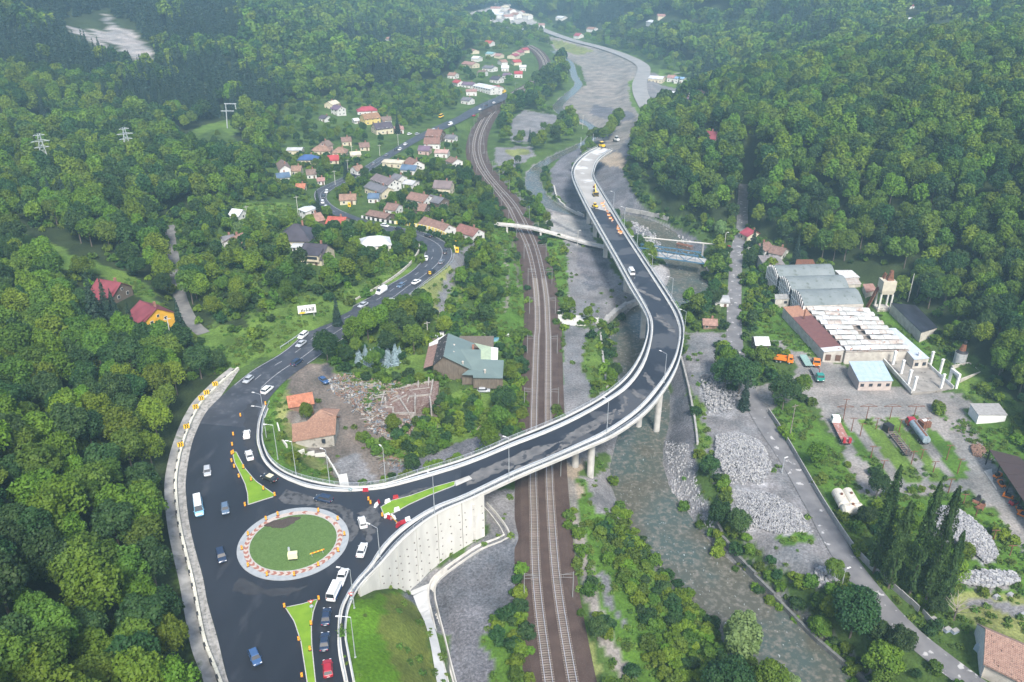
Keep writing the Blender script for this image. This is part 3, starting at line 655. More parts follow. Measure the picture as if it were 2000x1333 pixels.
# ------------------------------------------------------------ river
def build_river():
 n = len(wRIV); t = np.gradient(wRIV[:, :2], axis=0); t /= np.linalg.norm(t, axis=1)[:, None]
 mb = MB(); k = 9
 rows = []
 for i in range(n):
  row = []
  for j in range(k):
   s = (j / (k - 1) * 2 - 1) * (wRIVW[i] + 8)
   row.append((wRIV[i, 0] + t[i, 1] * s, wRIV[i, 1] - t[i, 0] * s, wRIV[i, 2]))
  rows.append(row)
 mb.v = [p for r in rows for p in r]
 for i in range(n - 1):
  for j in range(k - 1):
   a = i * k + j; mb.f.append((a, a + 1, a + k + 1, a + k)); mb.m.append(0)
 m = bpy.data.materials.new('river_water'); m.use_nodes = True; nt = m.node_tree; N = nt.nodes; L = nt.links; b = N['Principled BSDF']
 ge = N.new('ShaderNodeNewGeometry')
 def noise(s, det, v=None):
  q = N.new('ShaderNodeTexNoise'); q.inputs['Scale'].default_value = s; q.inputs['Detail'].default_value = det; L.new(v or ge.outputs['Position'], q.inputs[0]); return q.outputs[0]
 def mix(f, a, c_, lo, hi):
  r = N.new('ShaderNodeMapRange'); L.new(f, r.inputs[0]); r.inputs[1].default_value = lo; r.inputs[2].default_value = hi
  x = N.new('ShaderNodeMix'); x.data_type = 'RGBA'; L.new(r.outputs[0], x.inputs[0])
  for s_, i in ((a, 6), (c_, 7)):
   if isinstance(s_, tuple): x.inputs[i].default_value = (*s_, 1)
   else: L.new(s_, x.inputs[i])
  return x.outputs[2]
 c = mix(noise(.07, 3), (.082, .082, .064), (.062, .084, .074), .4, .6)
 c = mix(noise(.9, 4), c, (.165, .155, .13), .47, .70)
 mp = N.new('ShaderNodeMapping'); mp.inputs['Scale'].default_value = (1, .45, 1); L.new(ge.outputs['Position'], mp.inputs[0])
 c = mix(noise(1.6, 5, mp.outputs[0]), c, (.42, .46, .46), .65, .74)
 L.new(c, b.inputs['Base Color']); b.inputs['Roughness'].default_value = .15; b.inputs['IOR'].default_value = 1.33; b.inputs['Specular IOR Level'].default_value = .42
 bp = N.new('ShaderNodeBump'); bp.inputs['Strength'].default_value = .5; bp.inputs['Distance'].default_value = .12
 L.new(noise(1.8, 4, mp.outputs[0]), bp.inputs['Height']); L.new(bp.outputs[0], b.inputs['Normal'])
 o = mb.build('river', m); o['kind'] = 'structure'
build_river()
# ------------------------------------------------------------ main road
def flat_poly(name, pts, z, m, kind='structure', parent=None):
 """sheet filling an outline"""
 from mathutils.geometry import tessellate_polygon
 vs = [Vector((p[0], p[1], z if z is not None else p[2])) for p in pts]
 tr = tessellate_polygon([vs])
 mb = MB(); mb.v = [tuple(v) for v in vs]
 for t in tr:
  a, b_, c_ = (vs[i] for i in t)
  mb.f.append(tuple(t) if (b_ - a).cross(c_ - a).z > 0 else tuple(reversed(t))); mb.m.append(0)
 o = mb.build(name, m, parent)
 if kind: o['kind'] = kind
 return o
_i0 = 0
for i in range(len(CL)):
 u, v, _ = proj(CL[i][0], CL[i][1], CL[i][2])
 if v < 735: _i0 = i; break
mb = MB(); up = np.array([0, 0, .03])
mb.strip(wROADR[_i0 - 1:] + up, wROADL[_i0 - 1:] + up)
o = mb.build('main_road', M_ASPH2); o['kind'] = 'structure'
# the wide fresh sheet of the junction
def px_sp(pts, z, step=2.5): return [tuple(p) for p in spline(PL(pts, z), step)]
J = px_sp([(640,1480),(600,1480),(520,1480),(478,1400),(447,1333),(425,1245),(404,1170),(398,1133),(380,1067),(369,1015),(364,970),(363,940),(372,880),(383,845),(404,804),(431,776),(450,758)], 9.0)
J += px_sp([(505,800),(504,815),(500,850),(504,880),(513,899),(530,919),(552,934),(600,953),(637,958),(675,961),(712,959),(750,955),(810,940),(855,927),(900,913)], 9.0)
J += px_sp([(905,969),(847,991),(810,1012),(772,1039),(742,1071),(718,1109),(696,1134),(678,1160),(665,1184),(659,1215),(659,1245),(661,1280),(672,1333),(684,1400),(704,1480)], 9.0)
# keep the upper end of the sheet on the line where old and new surface meet
flat_poly('junction_surface', J, 9.0 * ZS + .03, M_ASPH)
mb = MB(); a = P(450, 758, 9.028); b = P(516, 790, 9.028)
j0 = _i0 - 14
mb.strip(wROADR[j0:_i0] * [1, 1, 1] + np.array([0, 0, .036]), wROADL[j0:_i0] + np.array([0, 0, .036]))
o = mb.build('main_road', M_ASPH2); o['kind'] = 'structure'
# painted lines
def along(f, i0, i1, off, wid, z=.05, dash=None, gap=None, lines=None):
 """strip at fraction f across the road between two rows of the road"""
 A = wROADL[i0:i1] * (1 - f) + wROADR[i0:i1] * f
 A = spline(A, 1.0); A[:, 2] += z
 l = offset(A, off - wid / 2); r = offset(A, off + wid / 2)
 if dash is None: lines.strip(r, l); return
 d = 0; i = 0
 n1 = max(2, int(dash)); n2 = max(1, int(gap))
 while i + n1 < len(A):
  lines.strip(r[i:i + n1 + 1], l[i:i + n1 + 1]); i += n1 + n2
def row_at(py, after=0):
 for i in range(after, len(CL)):
  if proj(CL[i][0], CL[i][1], CL[i][2])[1] < py: return i
 return len(CL) - 1
lm = MB()
i1 = row_at(760); i2 = row_at(433, i1)
along(0, i1, i2, .35, .16, lines=lm)
along(1, row_at(712), i2, -.35, .16, lines=lm)
along(.64, i1, row_at(590), 0, .16, lines=lm)
along(.64, row_at(590), i2 - 12, 0, .16, lines=lm)
along(.32, i1 + 2, row_at(480, i1), 0, .15, dash=3, gap=6, lines=lm)
i3 = row_at(415, i2 - 5)
along(.5, i3, i3 + 60, 0, .15, lines=lm); along(0.02, i3, i3 + 60, .3, .14, lines=lm); along(.98, i3, i3 + 60, -.3, .14, lines=lm)
o = lm.build('road_marking', M_WHITE); o['kind'] = 'structure'
# worn and dusty patches lying on the fresh asphalt
def patch(name, pts, m, z=None):
 q = resample([P(x_, y_, 9.0) for x_, y_ in pts + pts[:1]], 70)[:-1]
 q[:, 0] += fbm(q[:, 0] / 1.3, q[:, 1] / 1.3, 5, 3) * 2.2; q[:, 1] += fbm(q[:, 0] / 1.3, q[:, 1] / 1.3, 6, 3) * 2.2
 flat_poly(name, [tuple(p) for p in q], z or 9.0 * ZS + .045, m)
M_DUST = mat('dusty_asphalt', (.060, .062, .066), (.095, .096, .10), .5, rough=.8, c3=(.03, .032, .038), s3=.8, k3=(.5, .62), detail=8)
patch('dusty_patch', [(560,958),(600,968),(660,985),(690,1000),(700,1040),(685,1060),(665,1005),(620,990),(560,985),(545,975)], M_DUST)
patch('dusty_patch', [(700,1000),(735,985),(745,1005),(735,1040),(718,1060),(708,1040)], M_DUST)
patch('dusty_patch', [(455,1150),(470,1130),(520,1150),(600,1148),(560,1165),(480,1162)], mat('old_asphalt_strip', (.040, .042, .047), (.028, .03, .036), .5, rough=.7))
patch('dusty_patch', [(480,790),(500,780),(505,830),(498,870),(505,900),(540,940),(520,935),(490,900),(478,860),(476,820)], mat('old_asphalt_strip', (.040, .042, .047), rough=.7))
patch('dusty_patch', [(760,980),(800,962),(850,948),(800,972),(765,985)], M_DUST)
M_DUST2 = mat('pale_deck_dust', (.15, .145, .14), (.08, .08, .083), .35, rough=.9, c3=(.045, .047, .054), s3=.5, k3=(.56, .6), detail=10)
for q_ in ([(905,932),(960,908),(1050,872),(1105,860),(1040,895),(960,930),(915,950)], [(1000,915),(1060,893),(1110,868),(1100,880),(1050,902),(1005,922)], [(1110,848),(1170,815),(1205,800),(1190,822),(1150,848),(1085,882)], [(1186,826),(1198,798),(1203,800),(1192,828)],
           [(1205,812),(1222,775),(1227,778),(1212,812)], [(1262,728),(1288,765),(1282,768),(1255,735)], [(1238,760),(1262,778),(1255,784),(1232,768)], [(1284,612),(1322,648),(1316,654),(1280,620)], [(1240,560),(1290,585),(1288,589),(1240,566)]): patch('dusty_patch', q_, M_DUST2, 9.0 * ZS + .05 + .005 * (q_[0][0] % 7))
# side lane, east lane, far road
def lane(name, pts, hw, m, lift=.05, jag=0):
 pts = np.array(pts, float).copy(); pts[:, 2] += lift
 mb = MB(); mb.strip(offset(pts, hw), offset(pts, -hw)); o = mb.build(name, m); o['kind'] = 'structure'; return o
M_LANE = mat('old_lane_asphalt', (.13, .128, .132), (.185, .18, .18), .3, rough=.9, bump=.2, bscale=6, c3=(.42, .41, .4), s3=.45, k3=(.62, .66))
M_LANE2 = mat('dusty_lane', (.12, .118, .115), (.19, .183, .17), .3, rough=.95, bump=.3, bscale=4, c3=(.10, .10, .10), s3=.2, k3=(.55, .7))
lane('lane', wLANE, 2.2, M_LANE2); lane('east_road', wEAST, 2.8, M_LANE)
M_FAR = mat('raw_concrete_road', (.27, .265, .255), (.22, .215, .205), .1, rough=.95)
lane('valley_road', wFAR, 7.0, M_FAR)
lane('side_track', spline(PL([(505,637,9.35),(530,638,9.2),(570,641,9.05),(605,634,9.0)], 0), 3), 2.6, mat('pale_track', (.36, .34, .31), (.27, .25, .23), .5, rough=1, bump=.3, bscale=4))
# ------------------------------------------------------------ haze
def build_haze():
 y0, y1 = -310, 7100
 mb = MB(); mb.box((0, (y0 + y1) / 2, -60), (8200, y1 - y0, 330))
 m = bpy.data.materials.new('valley_haze'); m.use_nodes = True; N = m.node_tree.nodes
 for n in list(N):
  if n.type != 'OUTPUT_MATERIAL': N.remove(n)
 v = N.new('ShaderNodeVolumePrincipled'); v.inputs['Density'].default_value = HAZE_D; v.inputs['Color'].default_value = HAZE_C; v.inputs['Anisotropy'].default_value = .2
 m.node_tree.links.new(v.outputs[0], N['Material Output'].inputs['Volume'])
 o = mb.build('haze', m); o['kind'] = 'stuff'
HAZE_D = .00029; HAZE_C = (.54, .82, 1.0, 1)
build_haze()
# ------------------------------------------------------------ viaduct
def cut(pts, i0): return pts[i0:]
DECK_H = DECK_Z * ZS
def rows(pts, z=DECK_Z, step=2.0): return spline(PL(pts, z), step)
NB = 150
oL = resample(rows(OUT_L[OUT_L.index((900,899)):]), NB)
oR = resample(rows(OUT_R[OUT_R.index((925,973)):]), NB)
aL = resample(rows(DECK_L[DECK_L.index((900,913)):]), NB)
aR = resample(rows(DECK_R[DECK_R.index((900,972)):]), NB)
aL[:, 2] = aR[:, 2] = oL[:, 2] = oR[:, 2] = DECK_H
via = thing('viaduct', 'long curved concrete road viaduct crossing the railway and the river', 'bridge', (0, 0, 0))
def sec(frac, dz):
 p = oL * (1 - frac) + oR * frac; p = p.copy(); p[:, 2] += dz; return p
mb = MB()
lines = [sec(0, -.02), sec(0, -.75), sec(.16, -1.0), sec(.24, -1.9), sec(.76, -1.9), sec(.84, -1.0), sec(1, -.75), sec(1, -.02)]
for a, b in zip(lines[:-1], lines[1:]): mb.strip(a, b)
mb.strip(lines[-1], lines[0])
mb.face(*[l[0] for l in lines][::-1]); mb.face(*[l[-1] for l in lines])
mb.build('deck', M_CONC, via)
k1 = 0
for i in range(NB):
 if proj(*aL[i])[1] > 404: k1 = i
up = np.array([0, 0, .035])
MB().strip(aR[:k1 + 1] + up, aL[:k1 + 1] + up).build('road_surface', M_DECK, via)
MB().strip(aR[k1:] + up, aL[k1:] + up).build('raw_deck_surface', mat('raw_deck', (.36, .345, .32), (.28, .265, .245), .12, rough=.95, c3=(.5, .5, .49), s3=.08, k3=(.55, .6)), via)
def edge(a_pts, o_pts, side, parent_label):
 """kerb with crash barrier, dark walkway strip, outer beam with railing"""
 n = max(60, int(length(o_pts) / 1.5))
 a = resample(a_pts, n); o = resample(o_pts, n)
 def f(t, dz): p = a * (1 - t) + o * t; p = p.copy(); p[:, 2] = DECK_H + dz; return p
 root = thing('bridge_parapet', parent_label, 'parapet', (0, 0, 0))
 def slab(t0, t1, z0, z1, name, m):
  mb = MB(); A, B, C, D = f(t0, z0), f(t0, z1), f(t1, z1), f(t1, z0)
  q = [A, B, C, D]
  for u, v in zip(q, q[1:] + q[:1]): mb.strip(u, v) if side > 0 else mb.strip(v, u)
  for k in (0, -1):
   mb.face(*[x[k] for x in q])
  return mb.build(name, m, root)
 slab(0, .40, -.05, .17, 'kerb', M_CONCW)
 slab(.401, .80, -.05, .06, 'walkway', M_ASPH)
 slab(.801, 1.03, -.05, .20, 'edge_beam', M_CONCW)
 return root, f, n
def crash_barrier(pts, name, label, h=.75, step=3.0, parent=None, rail_h=.32):
 """steel beam on posts"""
 root = parent or thing(name, label, 'guardrail', (0, 0, 0))
 pts = spline(pts, 2.0)
 MB().sweep(pts, [(-.04, h - rail_h), (.05, h - rail_h), (.09, h - rail_h * .65), (.05, h - rail_h * .5), (.09, h - rail_h * .3), (.05, h), (-.04, h)]).build('rail_beam', M_STEEL, root)
 n = max(2, int(length(pts) / step)); q = resample(pts, n)
 pm = MB().box((0, 0, 0), (.12, .09, h)).mesh('post', M_STEEL)
 for p in q: put('post', pm, root, tuple(p))
 return root
def railing(pts, label, h=1.15, step=3.0):
 root = thing('handrail', label, 'railing', (0, 0, 0))
 pts = spline(pts, 2.0)
 for u, t in ((h, .045), (h * .68, .025), (h * .36, .025)):
  MB().sweep(pts, [(-t, u - 2 * t), (t, u - 2 * t), (t, u), (-t, u)]).build('rail_tube', M_STEEL, root)
 n = max(2, int(length(pts) / step)); q = resample(pts, n)
 pm = MB().box((0, 0, 0), (.08, .08, h - .05)).mesh('post', M_STEEL)
 for p in q: put('post', pm, root, tuple(p))
 return root
inL = rows([(516,790),(506,815),(502,837),(502,867),(506,880)] + [(513,899),(530,919),(554,935),(582,947),(600,953)] + DECK_L[1:])
_, fL, nL = edge(inL, rows(OUT_L), -1, 'inner concrete parapet curling round the roundabout loop and along the left edge of the viaduct')
_, fR, nR = edge(rows(DECK_R), rows(OUT_R), 1, 'outer concrete parapet along the retaining wall top and the right edge of the viaduct')
crash_barrier(fL(.2, .17), 'crash_barrier', 'steel crash barrier on the inner kerb, left side of the viaduct')
crash_barrier(fR(.2, .17), 'crash_barrier', 'steel crash barrier on the outer kerb, right side of the viaduct')
railing(fL(.93, .20), 'thin steel handrail on the inner edge of the viaduct')
railing(fR(.93, .20), 'thin steel handrail on the outer edge of the viaduct above the retaining wall')
# piers
mid = (oL + oR) / 2
def pier(cols, r, square, hb):
 pr = bpy.data.objects.new('pier', None); col.objects.link(pr); pr.parent = via
 c0 = P(*cols[0]); j = int(np.argmin(np.hypot(mid[:, 0] - c0[0], mid[:, 1] - c0[1])))
 t = mid[min(j + 1, NB - 1)] - mid[max(j - 1, 0)]; t = t / np.linalg.norm(t[:2]); nrm = np.array([t[1], -t[0]])
 s0 = float(np.dot(np.array(c0[:2]) - mid[j][:2], nrm)); foot = mid[j][:2] + nrm * s0
 base = [(c0[0], c0[1])]
 if len(cols) > 1: base.append(P(*cols[1])[:2])
 else: base.append((c0[0] - 2 * s0 * nrm[0] * .9, c0[1] - 2 * s0 * nrm[1] * .9))
 pr.location = (c0[0], c0[1], c0[2])
 for x, y in base:
  zb = float(H(x, y)) - 1.2; mb = MB()
  if square: mb.box((x - c0[0], y - c0[1], zb - c0[2]), (2 * r, 1.3 * r, DECK_H - 2.9 - zb), math.atan2(nrm[1], nrm[0]))
  else: mb.tube((x - c0[0], y - c0[1], zb - c0[2]), (x - c0[0], y - c0[1], DECK_H - 2.9 - c0[2]), r, r, 16)
  mb.build('column', M_CONC, pr)
 mx, my = mid[j][0], mid[j][1]
 mb = MB(); L_ = hb; a = math.atan2(nrm[1], nrm[0]); zz = DECK_H - 2.95 - c0[2]
 for sgn in (1,):
  v = []
  for (s, z) in ((-L_, 1.0), (L_, 1.0), (L_, .5), (L_ * .6, -.3), (-L_ * .6, -.3), (-L_, .5)):
   v.append((s, z))
  f1 = [(mx - c0[0] + nrm[0] * s + t[0] * .8, my - c0[1] + nrm[1] * s + t[1] * .8, zz + z) for s, z in v]
  f2 = [(mx - c0[0] + nrm[0] * s - t[0] * .8, my - c0[1] + nrm[1] * s - t[1] * .8, zz + z) for s, z in v]
  mb.face(*f1); mb.face(*f2[::-1])
  for i in range(6):
   k = (i + 1) % 6; mb.face(f1[i], f2[i], f2[k], f1[k])
 mb.build('crosshead', M_CONC, pr)
pier([(1282,842,-4.6),(1247,833,-4.6)], 1.0, False, 5.6)
pier([(1153,925,-.6),(1123,911,-.6)], 1.0, False, 5.6)
for q in [(1254,662,-4.8), (1221,573,-2.2), (1196,502,-1.6), (1174,456,-.6), (1158,428,-.6)]: pier([q], .95, True, 4.4)
# abutment at the near end
a0, b0 = oL[0], oR[0]
d = (b0 - a0); d = d / np.linalg.norm(d)
nn = np.array([-d[1], d[0], 0]); nn = nn if nn[0] > 0 else -nn
mb = MB(); q = [a0 - nn * .9, b0 - nn * .9 + 0 * d, b0 + nn * .25, a0 + nn * .25]
mb.prism([(p[0], p[1]) for p in q], -1.0, DECK_H - 2.0); mb.build('abutment', M_CONC, via)
# retaining wall below the junction
wl = spline(PL([(700,1150),(743,1104),(790,1053),(852,1006),(925,973),(945,966)], 8.7), .8)
wl = resample(offset(wl, .10), 60)
rw = thing('retaining_wall', 'tall pale concrete retaining wall carrying the roundabout above the gravel', 'wall', tuple(wl[0][:2]) + (0.0,))
org = np.array([wl[0][0], wl[0][1], 0])
npan = 6
anc = MB().tube((0, 0, 0), (0, 0, .22), .27, .05, 3).mesh('drain_outlet', mat('dark_iron', (.10, .09, .08), rough=.8))
for k in range(npan):
 seg = wl[k * 10:(k + 1) * 10]; seg = np.vstack([seg, (wl[(k + 1) * 10:(k + 1) * 10 + 1] if k < npan - 1 else seg[-1:])])
 t_ = seg[-1] - seg[-2] if k < npan - 1 else seg[-2] - seg[-3]
 seg = resample(seg[:-1] if k == npan - 1 else seg, 9)
 d_ = seg[-1] - seg[-2]; d_ = d_ / np.linalg.norm(d_); d0 = seg[1] - seg[0]; d0 = d0 / np.linalg.norm(d0)
 seg[-1] = seg[-1] - d_ * .09; seg[0] = seg[0] + d0 * .09
 fr = offset(seg, .22); bk = offset(seg, -.45)
 mb = MB(); ring = [tuple(p[:2] - org[:2]) for p in fr] + [tuple(p[:2] - org[:2]) for p in bk[::-1]]
 mb.prism(ring, -6.0, 8.85 * ZS)
 pn = mb.build('wall_panel', M_CONCW, rw)
 if k < npan - 0:
  for i in (1, 4, 7):
   for h in (-2.4, -.2, 2.2, 4.6, 6.8, 9.0):
    if k == 0: continue
    p = seg[i] + (seg[min(i + 1, 8)] - seg[i]) * ((h * 3) % 1) * .5
    nv = np.array([d_[1], -d_[0]])
    b_ = float(H(p[0] + nv[0] * 1.2, p[1] + nv[1] * 1.2))
    if h < b_ + .5: continue
    a_ = put('drain_outlet', anc, pn, (p[0] - org[0] + nv[0] * .22, p[1] - org[1] + nv[1] * .22, h), (rad(90), 0, math.atan2(nv[1], nv[0]) + math.pi / 2))
# side return of the abutment
p0 = wl[-1]; p1 = oR[0]
# drainage channel and apron at the wall foot
chn = spline(PL(CHN, 0), 1.2)
for i in range(len(chn)): chn[i][2] = max(chn[i][2], float(H(chn[i][0], chn[i][1])) + .10)
chn[:, 2] = np.convolve(np.pad(chn[:, 2], 6, 'edge'), np.ones(13) / 13, 'valid')
tch = thing('drainage_channel', 'pale concrete drainage channel bending round the foot of the retaining wall', 'drain', (0, 0, 0))
MB().sweep(chn, [(-.9, -.7), (.9, -.7), (.9, .35), (.65, .35), (.45, -.3), (-.45, -.3), (-.65, .35), (-.9, .35)]).build('channel', M_CONC, tch)
ap = [P(x_, y_, -2.4) for x_, y_ in [(799,1156),(812,1182),(826,1213),(836,1250),(846,1300),(862,1400),(888,1400),(868,1310),(854,1250),(842,1200),(836,1164),(838,1140)]]
mb = MB()
apL = spline(ap[:6], 1.5); apR = spline(list(reversed(ap[6:12])) , 1.5); n_ = 24
apL = resample(apL, n_); apR = resample(apR, n_)
for a_ in (apL, apR):
 for i in range(n_): a_[i][2] = max(a_[i][2], float(H(a_[i][0], a_[i][1])) + .15)
mb.strip(apR, apL); mb.build('apron', mat('smooth_concrete', (.50, .50, .49), (.42, .42, .41), .4, rough=.85), tch)
# ------------------------------------------------------------ left verge: gutter, block wall with black bars, chevron boards
BAR = [(470,1440),(423,1313),(401,1256),(377,1137),(363,1080),(352,1030),(346,985),(344,940),(351,895),(357,872),(369,837),(381,811),(395,788),(416,766),(440,743),(466,722)]
wBAR = spline([P(x, y, 9.0) for x, y in BAR], 1.5)
# its foot stands on the ground beside the carriageway
gut = offset(wBAR, 1.6)
bar = thing('block_wall', 'low whitewashed block wall with black bars along the left side of the road', 'wall', (0, 0, 0))
n_ = int(length(wBAR) / 1.45); q = resample(wBAR, n_)
bw_ = MB().box((0, 0, -.6), (.62, 1.40, 1.45)).mesh('wall_block', mat('whitewash', (.62, .60, .50), (.50, .48, .40), 1.5, rough=.9, c3=(.3, .29, .25), s3=.8, k3=(.62, .75)))
bb_ = MB().box((-.06, 0, -.55), (.40, 1.2, 1.45)).mesh('black_bar', mat('tar_black', (.03, .03, .032), (.07, .07, .07), 2, rough=.8))
for i in range(n_ - 1):
 a_, b_ = q[i], q[i + 1]; m_ = (a_ + b_) / 2
 an = math.atan2(b_[1] - a_[1], b_[0] - a_[0]) - math.pi / 2
 k_ = put('wall_block', bw_, bar, (m_[0], m_[1], 9.0 * ZS), (0, 0, an))
 if i % 3 == 0: put('black_bar', bb_, k_, (-.24, 0, 0))
g1 = offset(wBAR, .36); g2 = resample(spline([P(*p) for p in ROAD_L[1:14]], 2), len(wBAR)); g2 = offset(g2, -.05)
g1r = resample(g1, 120); g2r = resample(g2, 120)
mb = MB()
for f0, f1, z0, z1 in ((0, .35, .10, .04), (.35, .5, .04, -.05), (.5, .72, -.05, .06), (.72, 1.0, .06, .02)):
 A = g1r * (1 - f0) + g2r * f0; B = g1r * (1 - f1) + g2r * f1; A = A.copy(); B = B.copy(); A[:, 2] = 9.0 * ZS + z0; B[:, 2] = 9.0 * ZS + z1
 mb.strip(B, A)
o = mb.build('road_verge', mat('broken_concrete_verge', (.36, .345, .32), (.23, .22, .20), .8, rough=1, bump=.6, bscale=3, c3=(.12, .12, .11), s3=1.6, k3=(.6, .7), contrast=(.4, .6))); o['kind'] = 'structure'
o1 = resample(offset(wBAR, -.33), 120); o2 = resample(offset(wBAR, -2.6), 120); o1[:, 2] = 9.0 * ZS + .1; o2[:, 2] = 9.0 * ZS + .5
for i in range(120): o2[i][2] = max(9.0 * ZS + .5, float(H(o2[i][0], o2[i][1])) + .05)
o = MB().strip(o1, o2).build('concrete_slope', M_CONCD); o['kind'] = 'structure'
def frame_at(pts, x, y):
 j = int(np.argmin(np.hypot(pts[:, 0] - x, pts[:, 1] - y))); t = pts[min(j + 1, len(pts) - 1)] - pts[max(j - 1, 0)]
 return math.atan2(t[1], t[0]), pts[j]
chv = [(432,749),(417,764),(402,779),(390,796),(370,830),(356,868)]
words_ = ['nearest the far end of', 'second from the far end of', 'third from the far end of', 'third from the near end of', 'second from the near end of', 'nearest the roundabout on']
for (x, y), wd in zip(chv, words_):
 p = P(x, y + 4, 9.9); a_, c_ = frame_at(wBAR, p[0], p[1])
 t = thing('chevron_board', 'yellow and black chevron board, ' + wd + ' the block wall', 'road sign', (c_[0], c_[1], 9.0 * ZS + .83), math.atan2(-c_[1], -c_[0]) + math.pi / 2, 'chevron boards on the block wall')
 MB().box((0, 0, .25), (1.5, .06, 1.4)).build('panel', M_YEL, t)
 mb = MB()
 for sx in (-.3, .22): 
  mb.face((sx - .2, -.04, .32), (sx + .07, -.04, .32), (sx + .3, -.04, .95), (sx + .07, -.04, 1.58), (sx - .2, -.04, 1.58), (sx + .05, -.04, .95))
 mb.build('chevron', M_BLACK, t)
 for sx in (-.4, .4): MB().box((sx, .07, -.02), (.07, .07, .6)).build('leg', M_STEEL, t)
# white kerb wall along the upper bend and striped barrier outside it
def wallrun(name, label, pts, z, w_, h_, mats, step, cat='barrier', every=2):
 q = spline(PL(pts, z), 1.5); n_ = int(length(q) / step); q = resample(q, n_)
 root = thing(name, label, cat, tuple(q[0])); o_ = q[0]
 ms = [MB().box((0, 0, -.5), (w_, step * .97, h_ + .5)).mesh('block', m_) for m_ in mats]
 for i in range(n_ - 1):
  m_ = (q[i] + q[i + 1]) / 2 - o_; k = i % len(mats)
  put('block', ms[k], root, tuple(m_), (0, 0, math.atan2(q[i+1][1] - q[i][1], q[i+1][0] - q[i][0]) - math.pi / 2))
 return root
M_KW = mat('weathered_kerb', (.50, .48, .43), (.33, .31, .27), .9, rough=.9)
wallrun('kerb_wall', 'pale weathered kerb wall along the inner left side of the upper bend', [(668,603,8.5),(700,583,8.4),(736,563,8.2),(768,543,8),(795,521,7.8),(812,501,7.6),(820,483,7.4),(816,476,7.3)], 8, .5, .55, [M_KW], 2.4)
wallrun('striped_barrier', 'cream and yellow striped concrete barrier outside the upper bend', [(770,436,7),(790,438,7),(815,442,7),(849,450,7),(872,461,7.1),(885,478,7.1),(890,492,7.2)], 7, .6, 1.0, [mat('cream', (.62, .58, .40), rough=.8), mat('mustard', (.62, .47, .08), rough=.8)], 1.1)
wallrun('kerb_stone_row', 'row of black and white kerb stones at the back of the upper bend', [(706,425,6.7),(730,430,6.8),(755,434,6.9),(770,436,7)], 6.8, .5, .9, [M_WP, M_BLACK], 1.3)
crash_barrier(PL([(548,682),(562,673),(578,662),(592,652)], 9.0), 'guardrail', 'short rusty guardrail at the side lane mouth by the two white cars', .9)
crash_barrier(PL([(887,497,7.3),(884,512,7.3),(868,528,7.5),(842,548,7.8),(812,570,8.1),(789,588,8.2)], 8.0), 'guardrail', 'guardrail on the right side of the upper bend above the dirt track')
# ------------------------------------------------------------ roundabout and islands
M_LAWN = mat('island_lawn', (.12, .23, .015), (.17, .29, .02), .35, rough=1, bump=.5, bscale=10)
M_LAWN2 = mat('roundabout_lawn', (.075, .135, .035), (.10, .17, .05), 1.5, rough=1, bump=.8, bscale=6, c3=(.05, .10, .02), s3=4, k3=(.5, .7))
M_KERB = mat('kerb_stone', (.42, .41, .39), (.34, .33, .31), 2, rough=.9)
rc = Vector(P(573.5, 1059, 9.05))
rb = thing('roundabout_island', 'round traffic island with lawn and red and white paving ring in the roundabout', 'traffic island', rc)
def ring(r0, r1, z0, z1, n, name, m, parent):
 mb = MB()
 for i in range(n):
  a, b = 2 * math.pi * i / n, 2 * math.pi * (i + 1) / n
  p = lambda r, t, z: (r * math.cos(t), r * math.sin(t), z)
  mb.face(p(r0, a, z1), p(r1, a, z1), p(r1, b, z1), p(r0, b, z1)); mb.face(p(r1, a, z0), p(r1, b, z0), p(r1, b, z1), p(r1, a, z1))
  if r0 > 0: mb.face(p(r0, b, z0), p(r0, a, z0), p(r0, a, z1), p(r0, b, z1))
 return mb.build(name, m, parent)
ring(10.75, 12.15, -.1, .10, 72, 'apron', mat('apron_concrete', (.33, .35, .36), (.28, .30, .31), 1, rough=.85), rb)
mr_ = mat('red_paving', (.34, .15, .11), (.27, .12, .09), 4, rough=.9); mw_ = mat('pale_paving', (.47, .41, .36), (.40, .34, .30), 4, rough=.9)
nb_ = 84
mA = {}
for i in range(nb_):
 a, b = 2 * math.pi * i / nb_, 2 * math.pi * (i + .96) / nb_
 k = .05
 mb = MB(); p = lambda r, t, z: (r * math.cos(t), r * math.sin(t), z)
 m_ = (10.2)
 vs = [p(9.7, a, 0), p(m_, a + k, 0), p(10.73, a, 0), p(10.73, b, 0), p(m_, b + k, 0), p(9.7, b, 0)]
 mb.prism([(v[0], v[1]) for v in vs], -.05, .15 + (i % 3) * .004); mb.build('paving_block', mr_ if i % 2 == 0 and not (5 < i < 32 and i % 4) else mw_, rb)
ring(9.45, 9.7, -.05, .20, 60, 'kerb', M_KERB, rb)
# domed lawn
mb = MB(); nr, na = 14, 60
for i in range(nr + 1):
 for j in range(na):
  r = 9.45 * i / nr; t = 2 * math.pi * j / na
  mb.v.append((r * math.cos(t), r * math.sin(t), .16 + .35 * (1 - (r / 9.45) ** 2) + random.uniform(-.02, .02)))
for i in range(nr):
 for j in range(na):
  k = (j + 1) % na; mb.f.append((i * na + j, (i + 1) * na + j, (i + 1) * na + k, i * na + k)); mb.m.append(0)
mb.build('lawn', M_LAWN2, rb, smooth_=True)
